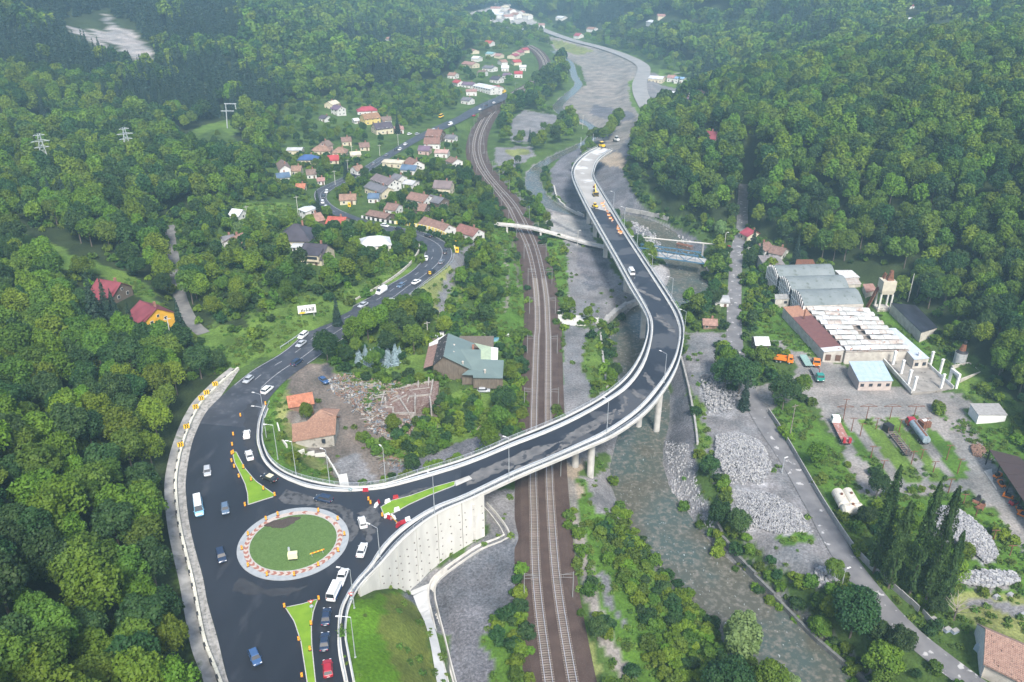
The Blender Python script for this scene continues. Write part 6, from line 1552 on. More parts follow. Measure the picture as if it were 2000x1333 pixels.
# kind: length, width, height, bonnet end, windscreen top, rear window top, boot start (from the front, as parts of the length), belt height
KIND = dict(hatch=(4.1, 1.76, 1.48, .24, .40, .86, .97, .92), sedan=(4.6, 1.8, 1.45, .25, .40, .72, .86, .92), suv=(4.6, 1.88, 1.68, .24, .37, .88, .985, 1.05), van=(5.6, 2.0, 2.35, .14, .26, .975, .995, 1.25), minibus=(6.6, 2.1, 2.55, .12, .22, .98, .995, 1.3), pickup=(5.2, 1.88, 1.75, .24, .36, .58, .64, 1.05))
MESHC = {}
def car_meshes(kind, col_, roofc=None):
 key = (kind, col_, roofc)
 if key in MESHC: return MESHC[key]
 Ln, W, Hh, a, b, c, d, belt = KIND[kind]; hw = W / 2; P_ = PAINT[col_]
 Y = lambda t: Ln / 2 - t * Ln
 out = {}
 # lower body as a loft
 st = [(0.0, .74, .42, .60), (.015, .86, .30, .72), (.06, .95, .22, belt - .16), (a, 1.0, .2, belt), (d if d < .98 else .97, 1.0, .2, belt + .02), (.985, .95, .28, belt - .02), (1.0, .86, .40, belt - .16)]
 mb = MB(); n = 8
 for t, f, zl, zh in st:
  w_ = hw * f
  for x, z in ((-w_ * .86, zl), (w_ * .86, zl), (w_, zl + .18), (w_, (zl + zh) / 2 + .05), (w_ * .95, zh - .04), (w_ * .8, zh), (-w_ * .8, zh), (-w_ * .95, zh - .04), ): mb.v.append((x, Y(t), z))
  mb.v.append((-w_, Y(t), (zl + zh) / 2 + .05)); mb.v.append((-w_, Y(t), zl + .18))
 n = 10
 for i in range(len(st) - 1):
  for j in range(n):
   k = (j + 1) % n; mb.f.append((i * n + j, (i + 1) * n + j, (i + 1) * n + k, i * n + k)); mb.m.append(0)
 mb.f.append(tuple(range(n))); mb.m.append(0); e = (len(st) - 1) * n; mb.f.append(tuple(e + n - 1 - j for j in range(n))); mb.m.append(0)
 out['body'] = mb.mesh('body', P_, True)
 # glass house: windscreen, side windows, rear window, roof
 bw, rw = hw * .90, hw * .74; zr = Hh - .05; zb = belt - .03
 y1, y2, y3, y4 = Y(a) - .03, Y(b), Y(c), Y(d) + .02
 F = [(-bw, y1, zb), (bw, y1, zb), (rw, y2, zr), (-rw, y2, zr)]; Bk = [(bw, y4, zb), (-bw, y4, zb), (-rw, y3, zr), (rw, y3, zr)]
 m = MB(); m.face(*F[::1]); out['windscreen'] = m.mesh('windscreen', M_GLASS)
 m = MB(); m.face(*Bk); out['rear_window'] = m.mesh('rear_window', M_GLASS)
 for s, nm in ((1, 'r'), (-1, 'l')):
  m = MB()
  if kind == 'van': yc = y1 + (y4 - y1) * .34
  else: yc = y4
  q = [(s * bw, y1, zb), (s * bw, y4, zb), (s * rw, y3, zr), (s * rw, y2, zr)]
  m.face(*(q[::-1] if s < 0 else q)); out['side_window_' + nm] = m.mesh('side_window', M_GLASS if kind != 'van' else P_)
 m = MB(); r_ = rw + .03
 q = [(-r_, y2 + .10, zr - .03), (r_, y2 + .10, zr - .03), (r_, y3 - .08, zr - .03), (-r_, y3 - .08, zr - .03)]
 t = [(-r_ * .9, y2 - .05, Hh), (r_ * .9, y2 - .05, Hh), (r_ * .9, y3 + .05, Hh), (-r_ * .9, y3 + .05, Hh)]
 m.face(*t[::-1]); 
 for i in range(4): k = (i + 1) % 4; m.face(q[i], t[i], t[k], q[k]) if False else m.face(q[k], q[i], t[i], t[k])
 out['roof'] = m.mesh('roof', PAINT[roofc] if roofc else P_)
 # pillars
 m = MB()
 for s in (-1, 1):
  for (p, q_) in (((s * bw, y1, zb), (s * rw, y2, zr)), ((s * bw, y4, zb), (s * rw, y3, zr)), ((s * bw, (y1 + y4) / 2, zb), (s * rw, (y2 + y3) / 2, zr))): m.tube(p, q_, .035, .03, 4)
 out['pillars'] = m.mesh('pillar', P_)
 for s, nm in ((1, 'r'), (-1, 'l')):
  m = MB(); m.box((s * hw * .66, Ln / 2 - .10, .60), (.36, .16, .13)); out['headlight_' + nm] = m.mesh('headlight', M_HEAD)
  m = MB(); m.box((s * hw * .70, -Ln / 2 + .06, belt - .30), (.30, .12, .20)); out['tail_light_' + nm] = m.mesh('tail_light', M_TAIL)
  m = MB(); m.box((s * (hw + .08), y1 - .25, zb - .02), (.16, .10, .13)); out['mirror_' + nm] = m.mesh('mirror', P_)
 m = MB(); m.box((0, -Ln / 2 - .005, .5), (.5, .02, .12)); out['number_plate'] = m.mesh('number_plate', M_PLATE)
 MESHC[key] = out; return out
def vehicle(kind, col_, px, py, z, dx, dy, label, group=None, roofc=None, far=False, ground=False):
 if ground:
  g = G(px, py); x, y, zz = g.x, g.y, g.z + .06; z = zz / ZS
 else: x, y, zz = P(px, py, z + .55 / ZS); zz = z * ZS + .05
 a = P(px, py, z); b = P(px + dx, py + dy, z)
 rz = math.atan2(b[1] - a[1], b[0] - a[0]) - math.pi / 2
 nm = {'van': 'delivery_van', 'minibus': 'minibus', 'pickup': 'pickup_truck'}.get(kind, 'car'); ct = {'van': 'van', 'minibus': 'minibus', 'pickup': 'pickup truck'}.get(kind, 'car')
 r = thing(nm, label, ct, (x, y, zz), rz, group); Ln, W, Hh, *_r = KIND[kind]
 for k, me in car_meshes(kind, col_, roofc).items():
  if far and k.startswith(('mirror', 'number', 'pillar')): continue
  put(k.rsplit('_', 1)[0] if k[-2:] in ('_l', '_r') else k, me, r)
 s = 1.0 if kind not in ('van', 'minibus') else 1.12
 for sx in (-1, 1):
  for ty in (.18, .80): put('wheel', WHEEL, r, (sx * (W / 2 - .13), Ln / 2 - ty * Ln, .33 * s), (0, 0, 0), (s, s, s))
 return r
GQ = 'traffic queueing on the main road'
CARS = [
 ('hatch','silver',405,921,9,1,20,'silver grey estate car on the broad asphalt above the blue and white minibus',{}),
 ('minibus','skyblue',388,992,9,7,50,'white and sky blue minibus driving along the left edge of the junction',dict(roofc='white')),
 ('hatch','steelblue',440,994,9,2,20,'steel blue hatchback right of the minibus',{}),
 ('suv','navy',432,1086,9,7,26,'dark navy car left of the roundabout island',{}),
 ('hatch','blue',498,1284,9,11,26,'blue hatchback alone at the bottom of the wide road',{}),
 ('sedan','black',526,934,9,-30,-12,'black car with a pale cream roof between lawn wedge and inner parapet',dict(roofc='cream')),
 ('suv','navy',632,975,9,-34,-8,'dark blue coupe like car entering the roundabout from the viaduct side',{}),
 ('hatch','white',708,1021,9,-7,-26,'upper white car right of the roundabout island',{}),
 ('sedan','white',707,1075,9,9,-26,'lower white car right of the roundabout island',{}),
 ('pickup','white',668,1128,9,10,-26,'white pickup at the roundabout exit directly ahead of the blue sided van',{}),
 ('van','white',654,1155,9,14,-30,'white van with blue stripe, tail window dark, at the head of the queue',{}),
 ('sedan','navy',637,1205,9,3,-26,'first dark blue car in the queue behind the van',{}),
 ('sedan','navy',634,1254,9,2,-26,'second dark blue car in the queue, ahead of the red car',{}),
 ('hatch','red',640,1306,9,-2,-26,'crimson red car at the end of the queue at the bottom',{}),
 ('hatch','white',482,849,9,1,-20,'white hatchback on the inner lane just inside the parapet start',{}),
 ('sedan','white',487,890,9,-6,-20,'white sedan following down the inner lane beside the lawn wedge tip',{}),
 ('hatch','silver',485,742,9,-20,17,'silver car coming down the main road before the fresh asphalt starts',{}),
 ('suv','white',522,762,9,16,-13,'white car heading uphill beside the start of the inner parapet',{}),
 ('suv','navy',580,708,9,18,-13,'dark blue suv heading uphill where the dirt track joins',{}),
 ('suv','white',592,656,9,-20,16,'white suv at the mouth of the pale side track',{}),
 ('sedan','silver',588,672,9,-18,14,'silver sedan next to the white suv at the side track mouth',{}),
 ('sedan','silver',709,596,8.4,-20,11,'silver car on the straight below the white van',{}),
 ('van','white',745,570,8.1,-18,11,'tall white van on the straight of the main road',{}),
 ('hatch','steelblue',783,558,7.9,-18,12,'dark grey hatchback following the tall white van',{}),
 ('sedan','white',761,588,8.2,18,-12,'white car half hidden by treetops on the right lane',{}),
 ('sedan','white',813,551,8,20,-11,'bright white car climbing the right lane of the upper bend',{}),
 ('suv','black',843,532,7.8,18,-13,'black suv climbing right behind the small yellow sign',{}),
 ('hatch','grey',862,512,7.4,12,-16,'small grey car in the middle of the upper bend',{}),
 ('sedan','white',832,505,7.5,-4,16,'white sedan coming down the inner lane of the upper bend',{}),
 ('sedan','black',869,492,7.2,2,-16,'black car at the apex of the upper bend',{}),
 ('hatch','black',835,461,7,-18,-6,'black car under the striped barrier of the upper bend',{}),
 ('hatch','black',777,447,6.9,-18,-4,'dark car before the upper bend next to the white one',{}),
 ('hatch','white',752,441,6.8,18,4,'white car at the top of the upper bend by the kerb stones',{}),
 ('hatch','white',638,375,6,-8,12,'first white car in the village bend, farthest of three',{}),
 ('hatch','black',632,385,6.1,-4,12,'dark car between white ones in the village bend',{}),
 ('hatch','white',630,395,6.2,1,12,'middle white car in the village bend',{}),
 ('sedan','white',637,405,6.3,6,10,'nearest white car in the village bend',{}),
 ('hatch','black',690,344,5,14,-8,'dark car on the village straight near the small fir',{}),
 ('hatch','black',711,333,4.7,14,-8,'second dark car on the village straight',{}),
 ('hatch','grey',731,320,4.3,14,-9,'grey car on the village straight near the lane fork',{}),
 ('hatch','grey',755,303,4,14,-9,'grey car farther up the village straight',{}),
 ('hatch','black',773,293,3.7,-14,9,'black car next to the white ones before the chestnut chalets',{}),
 ('hatch','white',781,292,3.6,-14,9,'white car side by side with the black one before the chalets',{}),
 ('hatch','white',792,282,3.5,14,-9,'white car closest to the chestnut chalets',{}),
 ('hatch','white',800,262,3.1,10,-3,'white car parked at the village car park',{}),
 ('hatch','silver',815,262,3.1,10,-3,'silver car parked at the village car park',{}),
 ('van','white',846,257,3,14,-6,'white van on the far straight behind the chalets',{}),
 ('minibus','yellow',862,228,3.0,16,-8,'row ending yellow bus parked on the grass by the far road',{}),
 ('van','white',880,243,2.9,20,-9,'long white lorry on the far straight',{}),
 ('hatch','red',926,226,2.7,12,-6,'red car on the far straight beyond the lorry',{}),
 ('hatch','white',938,214,2.7,12,-6,'white car on the far straight beyond the red car',{}),
 ('hatch','black',950,206,2.6,12,-6,'black car on the far straight near the railway',{}),
 ('hatch','white',965,201,2.6,12,-6,'white car on the far straight near the level with the railway curve',{}),
 ('van','yellow',985,180,2.6,12,-5,'yellow and black lorry where the far road meets the railway curve',{}),
]
for k_, c_, x_, y_, z_, dx_, dy_, lb_, o_ in CARS:
 r = vehicle(k_, c_, x_, y_, z_, dx_, dy_, lb_, GQ if y_ < 780 else None, far=y_ < 460, **o_)
 if 'blue stripe' in lb_:
  MB().box((1.03, -.4, .45), (.02, 4.2, .65)).build('blue_stripe', PAINT['blue'], r); MB().box((-1.03, -.4, .45), (.02, 4.2, .65)).build('blue_stripe', PAINT['blue'], r)
for k_, c_, x_, y_, dx_, dy_, lb_ in [('hatch','white',1419,494,1,10,'white car parked under the bushes left of the east road'),('hatch','red',1423,486,2,-10,'red car parked just beyond the white one by the east road'),('hatch','black',1461,464,2,10,'black car in the yard of the crimson roofed hut'),
      ('sedan','blue',632,746,22,16,'blue car parked on the dirt beside the rubble'),('hatch','white',847,663,-10,-4,'white car parked behind the grey green roofed house'),('hatch','silver',945,766,12,0,'pale car among bushes right of the ruin')]:
 vehicle(k_, c_, x_, y_, 0, dx_, dy_, lb_, ground=True, far=True)
vehicle('van', 'white', 1233, 532, 9.0, -8, -14, 'white panel van parked at the left kerb of the viaduct')
def lorry(px, py, dx, dy, label, cab, bed, L_=9.0, cab_l=2.1, bedw=2.5, kind='flat', cat='lorry', name='lorry'):
 g = G(px, py); q = G(px + dx, py + dy); rz = math.atan2(q.y - g.y, q.x - g.x) - math.pi / 2
 r = thing(name, label, cat, (g.x, g.y, g.z + .05), rz)
 f = L_ / 2
 MB().box((0, -.2, .75), (1.0, L_ - .6, .25)).build('chassis', M_BLACK, r)
 if cab:
  m = MB(); m.box((0, f - cab_l / 2, .75), (2.4, cab_l, 1.25)); m.box((0, f - cab_l / 2 - .1, 2.0), (2.4, cab_l - .2, .85), 0, .86); m.build('cab', cab, r)
  MB().face((-1.02, f - .04, 2.0), (1.02, f - .04, 2.0), (.95, f - .26, 2.75), (-.95, f - .26, 2.75)).build('windscreen', M_GLASS, r)
  for s in (-1, 1):
   m = MB(); m.box((s * 1.19, f - cab_l * .45, 1.95), (.04, 1.0, .65)); m.build('side_window', M_GLASS, r)
   MB().box((s * .85, f + .02, .95), (.4, .08, .2)).build('headlight', M_HEAD, r)
  MB().box((0, f + .03, .55), (2.3, .15, .35)).build('bumper', M_BLACK, r)
 by0, by1 = -f, f - (cab_l + .35 if cab else 0); bl_ = by1 - by0; bc = (by0 + by1) / 2
 if kind == 'flat': MB().box((0, bc, 1.1), (bedw, bl_, .18)).build('load_bed', bed, r)
 elif kind == 'dump':
  m = MB(); m.box((0, bc, 1.1), (bedw, bl_, .12))
  for s in (-1, 1): m.box((s * bedw / 2, bc, 1.22), (.1, bl_, .95)); 
  m.box((0, by0, 1.22), (bedw, .1, .95)); m.box((0, by1, 1.22), (bedw, .1, 1.1)); m.build('tipper_body', bed, r)
 elif kind == 'tank': 
  m = MB(); m.tube((0, by0, 2.0), (0, by1, 2.0), 1.15, 1.15, 14); m.build('tank_body', bed, r)
  m = MB(); m.box((0, bc, 1.0), (1.6, bl_, .25)); m.build('tank_frame', M_BLACK, r)
  MB().box((0, bc, 3.12), (.6, bl_ * .9, .08)).build('catwalk', M_RUST, r)
 elif kind == 'frame':
  m = MB()
  for s in (-1, 1): m.box((s * bedw / 2 * .9, bc, 1.1), (.18, bl_, .22))
  n_ = int(bl_ / .9)
  for i in range(n_ + 1): m.box((0, by0 + bl_ * i / n_, 1.1), (bedw * .9, .14, .16))
  m.build('trailer_frame', bed, r)
  for i in range(0, n_ + 1, 3):
   for s in (-1, 1): MB().box((s * bedw / 2 * .9, by0 + bl_ * i / n_, 1.2), (.09, .09, 1.4)).build('stake', M_RUST, r)
 ys = [f - 1.2, -f + 1.2, -f + 2.5] if cab else [-f + 1.2, -f + 2.5, f - 1.5]
 for yy in ys:
  for s in (-1, 1): put('wheel', WHEEL, r, (s * 1.02, yy, .48), (0, 0, 0), (1.6, 1.5, 1.5))
 return r
lorry(1529, 708, 34, 4, 'orange tipper lorry parked in the weeds by the big yard tree', PAINT['orange'], PAINT['orange'], 6.6, 1.9, 2.3, 'dump')
lorry(1593, 713, 3, 22, 'orange cabbed lorry parked close to the factory corner', PAINT['orange'], M_BLACK, 5.2, 2.3)
r_ = lorry(1595, 737, 11, 20, 'teal green crane lorry with folded red crane in the yard', PAINT['green'], mat('bed_steel', (.16, .17, .17), rough=.8), 8.5, 2.3)
m = MB(); m.tube((0, 1.9, 1.3), (0, 1.7, 3.6), .16, .12, 6); m.tube((0, 1.7, 3.6), (.3, -2.2, 2.9), .13, .09, 6); m.build('crane_arm', PAINT['red'], r_)
lorry(1573, 710, 10, 17, 'pale green flat trailer standing behind the crane lorry', None, mat('trailer_green', (.25, .38, .33), (.19, .28, .25), 2, rough=.8), 8.0, name='flat_trailer', cat='trailer')
r_ = lorry(1640, 848, -17, -34, 'white cabbed low loader with a rusty red bed in the grass bay', PAINT['white'], mat('lowbed_red', (.36, .15, .12), (.24, .13, .11), 1.5, rough=.8, c3=(.45, .36, .33), s3=1.2, k3=(.55, .65)), 13.5, 2.3)
for s in (-.8, .8): MB().box((s, -6.5, 1.25), (.7, .9, 1.5)).build('ramp', PAINT['red'], r_)
lorry(1757, 872, -22, -28, 'bare rusty trailer frame with stakes in the second bay', None, mat('trailer_rust', (.22, .17, .15), (.15, .12, .11), 2, rough=.9), 11.5, kind='frame', name='trailer_frame_wreck', cat='trailer')
r_ = lorry(1790, 850, -22, -28, 'red cabbed tanker lorry with a long grey blue tank in the third bay', PAINT['red'], mat('tank_bluegrey', (.27, .33, .37), (.20, .25, .28), 1, rough=.5, c3=(.12, .12, .12), s3=2, k3=(.6, .7)), 12.0, 2.2, kind='tank')
MB().box((0, 0, 0), (2.3, 2.2, 2.3)).build('metal_container', M_BLACK, None, tuple(G(1733, 842)), .4)['label'] = 'black square container at the head of the trailer frame'
bpy.data.objects['metal_container']['category'] = 'container'
g = G(1804, 833); o = MB().box((0, 0, 0), (2.8, 2.6, 1.9)).build('rusty_bin', M_RUST, None, tuple(g), .3); tagp(o, 'rusty open bin with white lid beside the red lorry cab', 'bin')
MB().box((.3, .3, 1.92), (1.6, 1.2, .1)).build('lid', M_WP, o)
# excavator on the unfinished viaduct, rollers, barriers
x, y, z = P(1163, 383, 9); ex = thing('excavator', 'yellow excavator with raised boom working on the unfinished viaduct deck', 'excavator', (x, y, z + .05), .1)
for s in (-1, 1): MB().box((s * 1.1, 0, 0), (.6, 3.6, .8)).build('crawler_track', M_BLACK, ex)
MB().box((0, -.4, .85), (2.5, 3.2, 1.1)).build('upper_body', PAINT['yellow'], ex); MB().box((-.7, .7, 1.95), (1.0, 1.4, 1.2), 0, .9).build('cab', M_GLASS, ex); MB().box((0, -1.7, 1.0), (2.5, .8, 1.1)).build('counterweight', M_BLACK, ex)
m = MB(); m.tube((.3, 1.0, 1.8), (.3, 3.6, 5.2), .28, .22, 6); m.tube((.3, 3.6, 5.2), (.3, 6.2, 3.4), .2, .15, 6); m.build('boom', PAINT['yellow'], ex); MB().box((.3, 6.3, 2.4), (1.1, .7, 1.0)).build('bucket', M_RUST, ex)
def machine(px, py, label, c, sc=1, onz=9, ground=False):
 p = tuple(G(px, py)) if ground else P(px, py, onz)
 r = thing('road_roller' if 'roller' in label else 'wheel_loader', label, 'construction machine', (p[0], p[1], p[2] + .05), .5); r.scale = (sc,) * 3
 MB().box((0, -.2, .6), (1.5, 2.2, .8)).build('body', c, r); MB().box((0, .1, 1.4), (1.2, 1.1, .9), 0, .9).build('cab', M_GLASS, r); MB().box((0, .1, 2.3), (1.3, 1.3, .08)).build('canopy', c, r)
 MB().tube((-.75, 1.2, .5), (.75, 1.2, .5), .5, .5, 14).build('drum', M_BLACK, r)
 for s in (-.8, .8): put('wheel', WHEEL, r, (s, -1.0, .45), (0, 0, 0), (1.4, 1.4, 1.4))
machine(1162, 406, 'small yellow roller on the deck just before the excavator', PAINT['yellow'])
machine(1175, 289, 'yellow wheel loader at the far end of the viaduct', PAINT['yellow'], 1.6)
machine(1204, 277, 'white loader on the gravel ramp beyond the viaduct', PAINT['white'], 1.6, ground=True)
M_BRL = mat('tan_plastic', (.55, .30, .16), (.62, .50, .40), 3, rough=.6)
for i, (x_, y_) in enumerate([(1176,400),(1179,405),(1182,410),(1186,415),(1189,422),(1192,428),(1196,432),(1206,444),(1207,449),(1210,455),(1213,457),(1180,396)]):
 p = P(x_, y_, 9); r = thing('barrier_stack', 'striped orange and cream work barrier lying on the viaduct deck', 'barrier', (p[0], p[1], p[2] + .05), i * .7, 'work barriers strewn along the viaduct deck')
 MB().box((0, 0, 0), (1.7, .5, .5), 0, .6).build('base', M_BRL, r); MB().box((0, 0, .5), (1.6, .12, .4)).build('board', M_ORG, r)
# delineators, plastic barriers, signs
M_OY = mat('orange_panel', (.62, .20, .02), rough=.5); M_YY = mat('yellow_stripe', (.66, .48, .05), rough=.5)
dp = MB(); dp.mat(0).box((0, 0, .12), (.42, .06, 1.15))
for k in range(2):
 z0 = .3 + k * .5; dp.mat(1).face((-.21, -.034, z0), (.21, -.034, z0 + .2), (.21, -.034, z0 + .42), (-.21, -.034, z0 + .22)); dp.face((.21, .034, z0), (-.21, .034, z0 + .2), (-.21, .034, z0 + .42), (.21, .034, z0 + .22))
DPM = dp.mesh('panel', [M_OY, M_YY]); DPB = MB().box((0, 0, 0), (.75, .35, .13), 0, .8).mesh('foot', M_BLACK)
def delin(pts, lab, grp):
 for x_, y_ in pts:
  p = P(x_, y_, 9.03); r = thing('beacon_panel', lab, 'traffic beacon', (p[0], p[1], p[2] + .06), math.atan2(p[0], p[1]) * -1 + rng.uniform(-.3, .3), grp); r.scale = (1.0, 1.0, 1.0)
  put('panel', DPM, r); put('foot', DPB, r)
delin([(453,889),(456,887),(453,904),(458,915),(467,934),(479,990),(476,916),(491,940),(515,958),(537,970)], 'orange and yellow striped beacon panel at the edge of the lawn wedge island', 'beacon panels round the lawn wedge')
delin([(470,815),(456,852),(454,872)], 'orange beacon panel standing alone on the wide road above the lawn wedge', 'beacon panels on the wide road')
delin([(519,792)], 'orange beacon panel at the very start of the inner parapet', None)
delin([(520,1017),(543,1008),(485,1047),(473,1075),(622,1001),(660,1017),(673,1047),(661,1079),(485,1108),(522,1126),(622,1107),(575,1126)], 'striped beacon panel on the grey apron ring of the roundabout', 'beacon panels round the roundabout ring')
delin([(556,1188),(623,1173),(608,1222),(606,1272),(584,1253),(590,1324)], 'orange beacon panel beside the southern lawn island', 'beacon panels round the southern island')
delin([(724,986),(720,979),(747,1010)], 'orange beacon panel at the blunt end of the lawn median', 'beacon panels at the lawn median')
for x_, y_, c_, a_, lb in [(714,960,'red',.1,'red and white plastic barrier against the inner parapet'),(738,985,'red',1.2,'red plastic barrier tipped at the median end'),(735,989,'white',1.2,'white plastic barrier leaning on the red one'),(757,982,'white',.6,'white plastic barrier lying on the asphalt north of the median'),
      (773,974,'red',.2,'red plastic barrier touching the upper edge of the median'),(775,998,'white',.5,'white plastic barrier on the lower edge of the median'),(756,1010,'white',.6,'white plastic barrier at the lower corner of the median'),(761,1014,'red',-.5,'red plastic barrier first in the line below the median'),
      (768,1013,'white',-.6,'white plastic barrier second in the line below the median'),(778,1028,'red',1.0,'red plastic barrier third in the line, near the outer parapet'),(787,1023,'red',.5,'red plastic barrier last in the line, against the outer parapet'),(796,1017,'white',.6,'white plastic barrier against the outer parapet')]:
 p = P(x_, y_, 9.02); r = thing('plastic_barrier', lb, 'road barrier', (p[0], p[1], p[2] + .05), a_); mm = PAINT[c_]
 MB().box((0, 0, 0), (1.5, .55, .35), 0, .8).build('foot', mm, r); MB().box((0, 0, .35), (1.35, .28, .6), 0, .85).build('upper', mm, r)
p = P(770, 1021, 9.02); r = thing('barrier_plank', 'orange striped plank on two feet closing the viaduct lane', 'road barrier', (p[0], p[1], p[2] + .05), -.9)
for i in range(8): MB().box((-1.4 + i * .4, 0, .7), (.4, .08, .3)).build('stripe', M_OY if i % 2 else M_YY, r)
for s in (-1.2, 1.2): MB().box((s, 0, 0), (.1, .5, .75)).build('leg', M_STEEL, r)
p = P(620, 1083, 9.3); r = thing('barrier_plank', 'orange striped plank on trestles upon the roundabout lawn', 'road barrier', (p[0], p[1], p[2]), .5)
for i in range(8): MB().box((-1.4 + i * .4, 0, .6), (.4, .08, .32)).build('stripe', M_OY if i % 2 else M_YY, r)
for s in (-1.2, 1.2): MB().box((s, 0, -.05), (.08, .5, .68)).build('leg', M_STEEL, r)
p = P(573, 1094, 9.3); r = thing('arrow_trailer', 'pale yellow box trailer with a grey lamp head on the roundabout lawn', 'trailer', (p[0], p[1], p[2]), .15)
MB().box((0, 0, .7), (2.0, 1.1, 1.3)).build('box', mat('pale_yellow', (.66, .66, .40), rough=.5), r); MB().box((0, -.1, .35), (1.2, .8, .35)).build('chassis', M_BLACK, r)
for s in (-.7, .7): put('wheel', WHEEL, r, (s, 0, .33))
MB().tube((-.7, .5, .4), (-.7, .5, 2.6), .06).build('mast', M_STEEL, r); MB().tube((-.7, .5, 2.3), (-.7, .5, 3.1), .28, .22, 10).build('lamp_head', M_STEEL, r)
# bare patch of newer grass under it is left to the lawn; road signs
def sign(px, py, z, label, kinds, h=3.0):
 p = P(px, py, z); r = thing('road_sign', label, 'road sign', (p[0], p[1], p[2]), math.atan2(p[0], p[1]) * -1)
 MB().tube((0, .05, 0), (0, .05, h), .045, n=6).build('pole', M_STEEL, r)
 zz = h - .1
 for k in kinds:
  if k == 'yield':
   MB().face((-.62, -.02, zz), (0, -.02, zz - 1.05), (.62, -.02, zz)).build('red_triangle', M_RED, r); MB().face((-.36, -.03, zz - .16), (0, -.03, zz - .74), (.36, -.03, zz - .16)).build('white_field', M_WP, r); zz -= 1.15
   MB().face((.62, .0, zz + 1.15), (0, .0, zz + .1), (-.62, .0, zz + 1.15)).build('back_plate', M_STEEL, r)
  else:
   pts = [(.42 * math.cos(t * math.pi / 10), -.02, zz - .42 + .42 * math.sin(t * math.pi / 10)) for t in range(20)]
   MB().face(*pts).build('blue_disc', M_BLUE, r); MB().face(*[(a_, .0, c_) for a_, b_, c_ in pts[::-1]]).build('back_plate', M_STEEL, r)
   for t in range(3):
    a_ = t * 2.094 + .4; q = [(.24 * math.cos(a_ + u), -.03, zz - .42 + .24 * math.sin(a_ + u)) for u in (0, .6, 1.2)] + [(.15 * math.cos(a_ + u), -.03, zz - .42 + .15 * math.sin(a_ + u)) for u in (1.2, .6, 0)]
    MB().face(*q).build('white_arrow', M_WP, r)
    b_ = a_ + 1.2; MB().face((.31 * math.cos(b_ - .05), -.03, zz - .42 + .31 * math.sin(b_ - .05)), (.195 * math.cos(b_ + .45), -.03, zz - .42 + .195 * math.sin(b_ + .45)), (.09 * math.cos(b_ - .05), -.03, zz - .42 + .09 * math.sin(b_ - .05))).build('arrow_tip', M_WP, r)
   zz -= .9
sign(610, 1197, 9.1, 'yield triangle above a blue roundabout disc on the tip of the southern lawn island', ['yield', 'disc'], 3.4)
sign(688, 1180, 9.1, 'yield triangle above a blue disc on the right parapet by the retaining wall', ['yield', 'disc'], 3.2)
p = P(685, 962, 9); r = thing('road_sign', 'round blue keep right sign on the white face of the inner parapet', 'road sign', (p[0], p[1], p[2]), 0)
MB().tube((0, 0, 0), (0, 0, .9), .04).build('pole', M_STEEL, r)
pts = [(.5 * math.cos(t * math.pi / 10), -.05, .95 + .5 * math.sin(t * math.pi / 10)) for t in range(20)]; MB().face(*pts).build('blue_disc', M_BLUE, r)
MB().face((-.3, -.06, 1.15), (-.22, -.06, 1.23), (.12, -.06, .9), (.2, -.06, .98), (.26, -.06, .68), (-.04, -.06, .74), (.04, -.06, .82)).build('white_arrow', M_WP, r)
# billboard
g = G(601, 618); bb = thing('billboard', 'white billboard with dark lettering and a yellow corner on the bank above the road', 'billboard', tuple(g), .28)
for s in (-2.2, 2.2): MB().box((s, 0, -.3), (.2, .2, 1.8)).build('leg', M_STEEL, bb)
MB().box((0, 0, 1.2), (6.2, .2, 3.0)).build('board', M_WP, bb)
for i, (a_, hh) in enumerate([(-1.9,.9),(-1.4,1.0),(-.8,.6),(-.2,1.3),(.3,.5),(.8,1.3),(1.3,.8),(1.8,1.5),(2.3,1.4)]): MB().box((a_, -.13, 1.9), (.3, .04, hh)).build('dark_letter', M_BLACK, bb)
MB().face(*[(-1.7 + 1.2 * math.cos(t * .314), -.12, 1.55 + .32 * math.sin(t * .314)) for t in range(20)]).build('yellow_oval', M_YEL, bb)
# yellow notice boards by the upper bend
for x_, y_, h_, lb in [(893,498,2.6,'tall yellow direction board outside the upper bend, nearer one'),(890,482,1.8,'small yellow board behind the tall one at the upper bend'),(840,540,1.2,'small round yellow sign beside the black suv'),(683,408,2.2,'yellow board on the grass of the village junction')]:
 g = G(x_, y_); r = thing('yellow_board', lb, 'road sign', tuple(g), -.2)
 MB().tube((0, 0, -.3), (0, 0, 1.0), .06).build('pole', M_STEEL, r); MB().box((0, -.05, 1.0), (1.5 if h_ > 2 else 1.0, .1, h_)).build('board', M_YEL, r)
 MB().box((0, -.11, 1.0 + h_ * .35), (.8, .02, h_ * .3)).build('black_arrow', M_BLACK, r)
# ------------------------------------------------------------ houses
def roofmat(k, far=False):
 c = ROOF[k]; tile = k in ('tan', 'brown', 'orange', 'ochre', 'chestnut', 'umber', 'terracotta', 'redtile', 'salmon', 'pink', 'rust', 'vermilion')
 c2 = tuple(v * .68 for v in c)
 return mat('roof_' + k, c, c2, .7 if tile else .3, rough=.75 if tile else .45, bump=.3 if tile else .05, bscale=5, c3=tuple(min(.7, v * 1.35 + .02) for v in c) if tile else None, s3=1.6, k3=(.55, .75))
def wallmat(k): c = WALLC[k]; return mat('wall_' + k, c, tuple(v * .8 for v in c), .8, rough=.9)
M_WIN = mat('window_pane', (.03, .035, .045), rough=.1, spec=.7); M_FRAME = mat('window_frame', (.6, .58, .54), rough=.6); M_DOOR = mat('door', (.12, .07, .05), rough=.6); M_BRICK = mat('chimney_brick', (.30, .15, .11), (.22, .11, .08), 4, rough=.9)
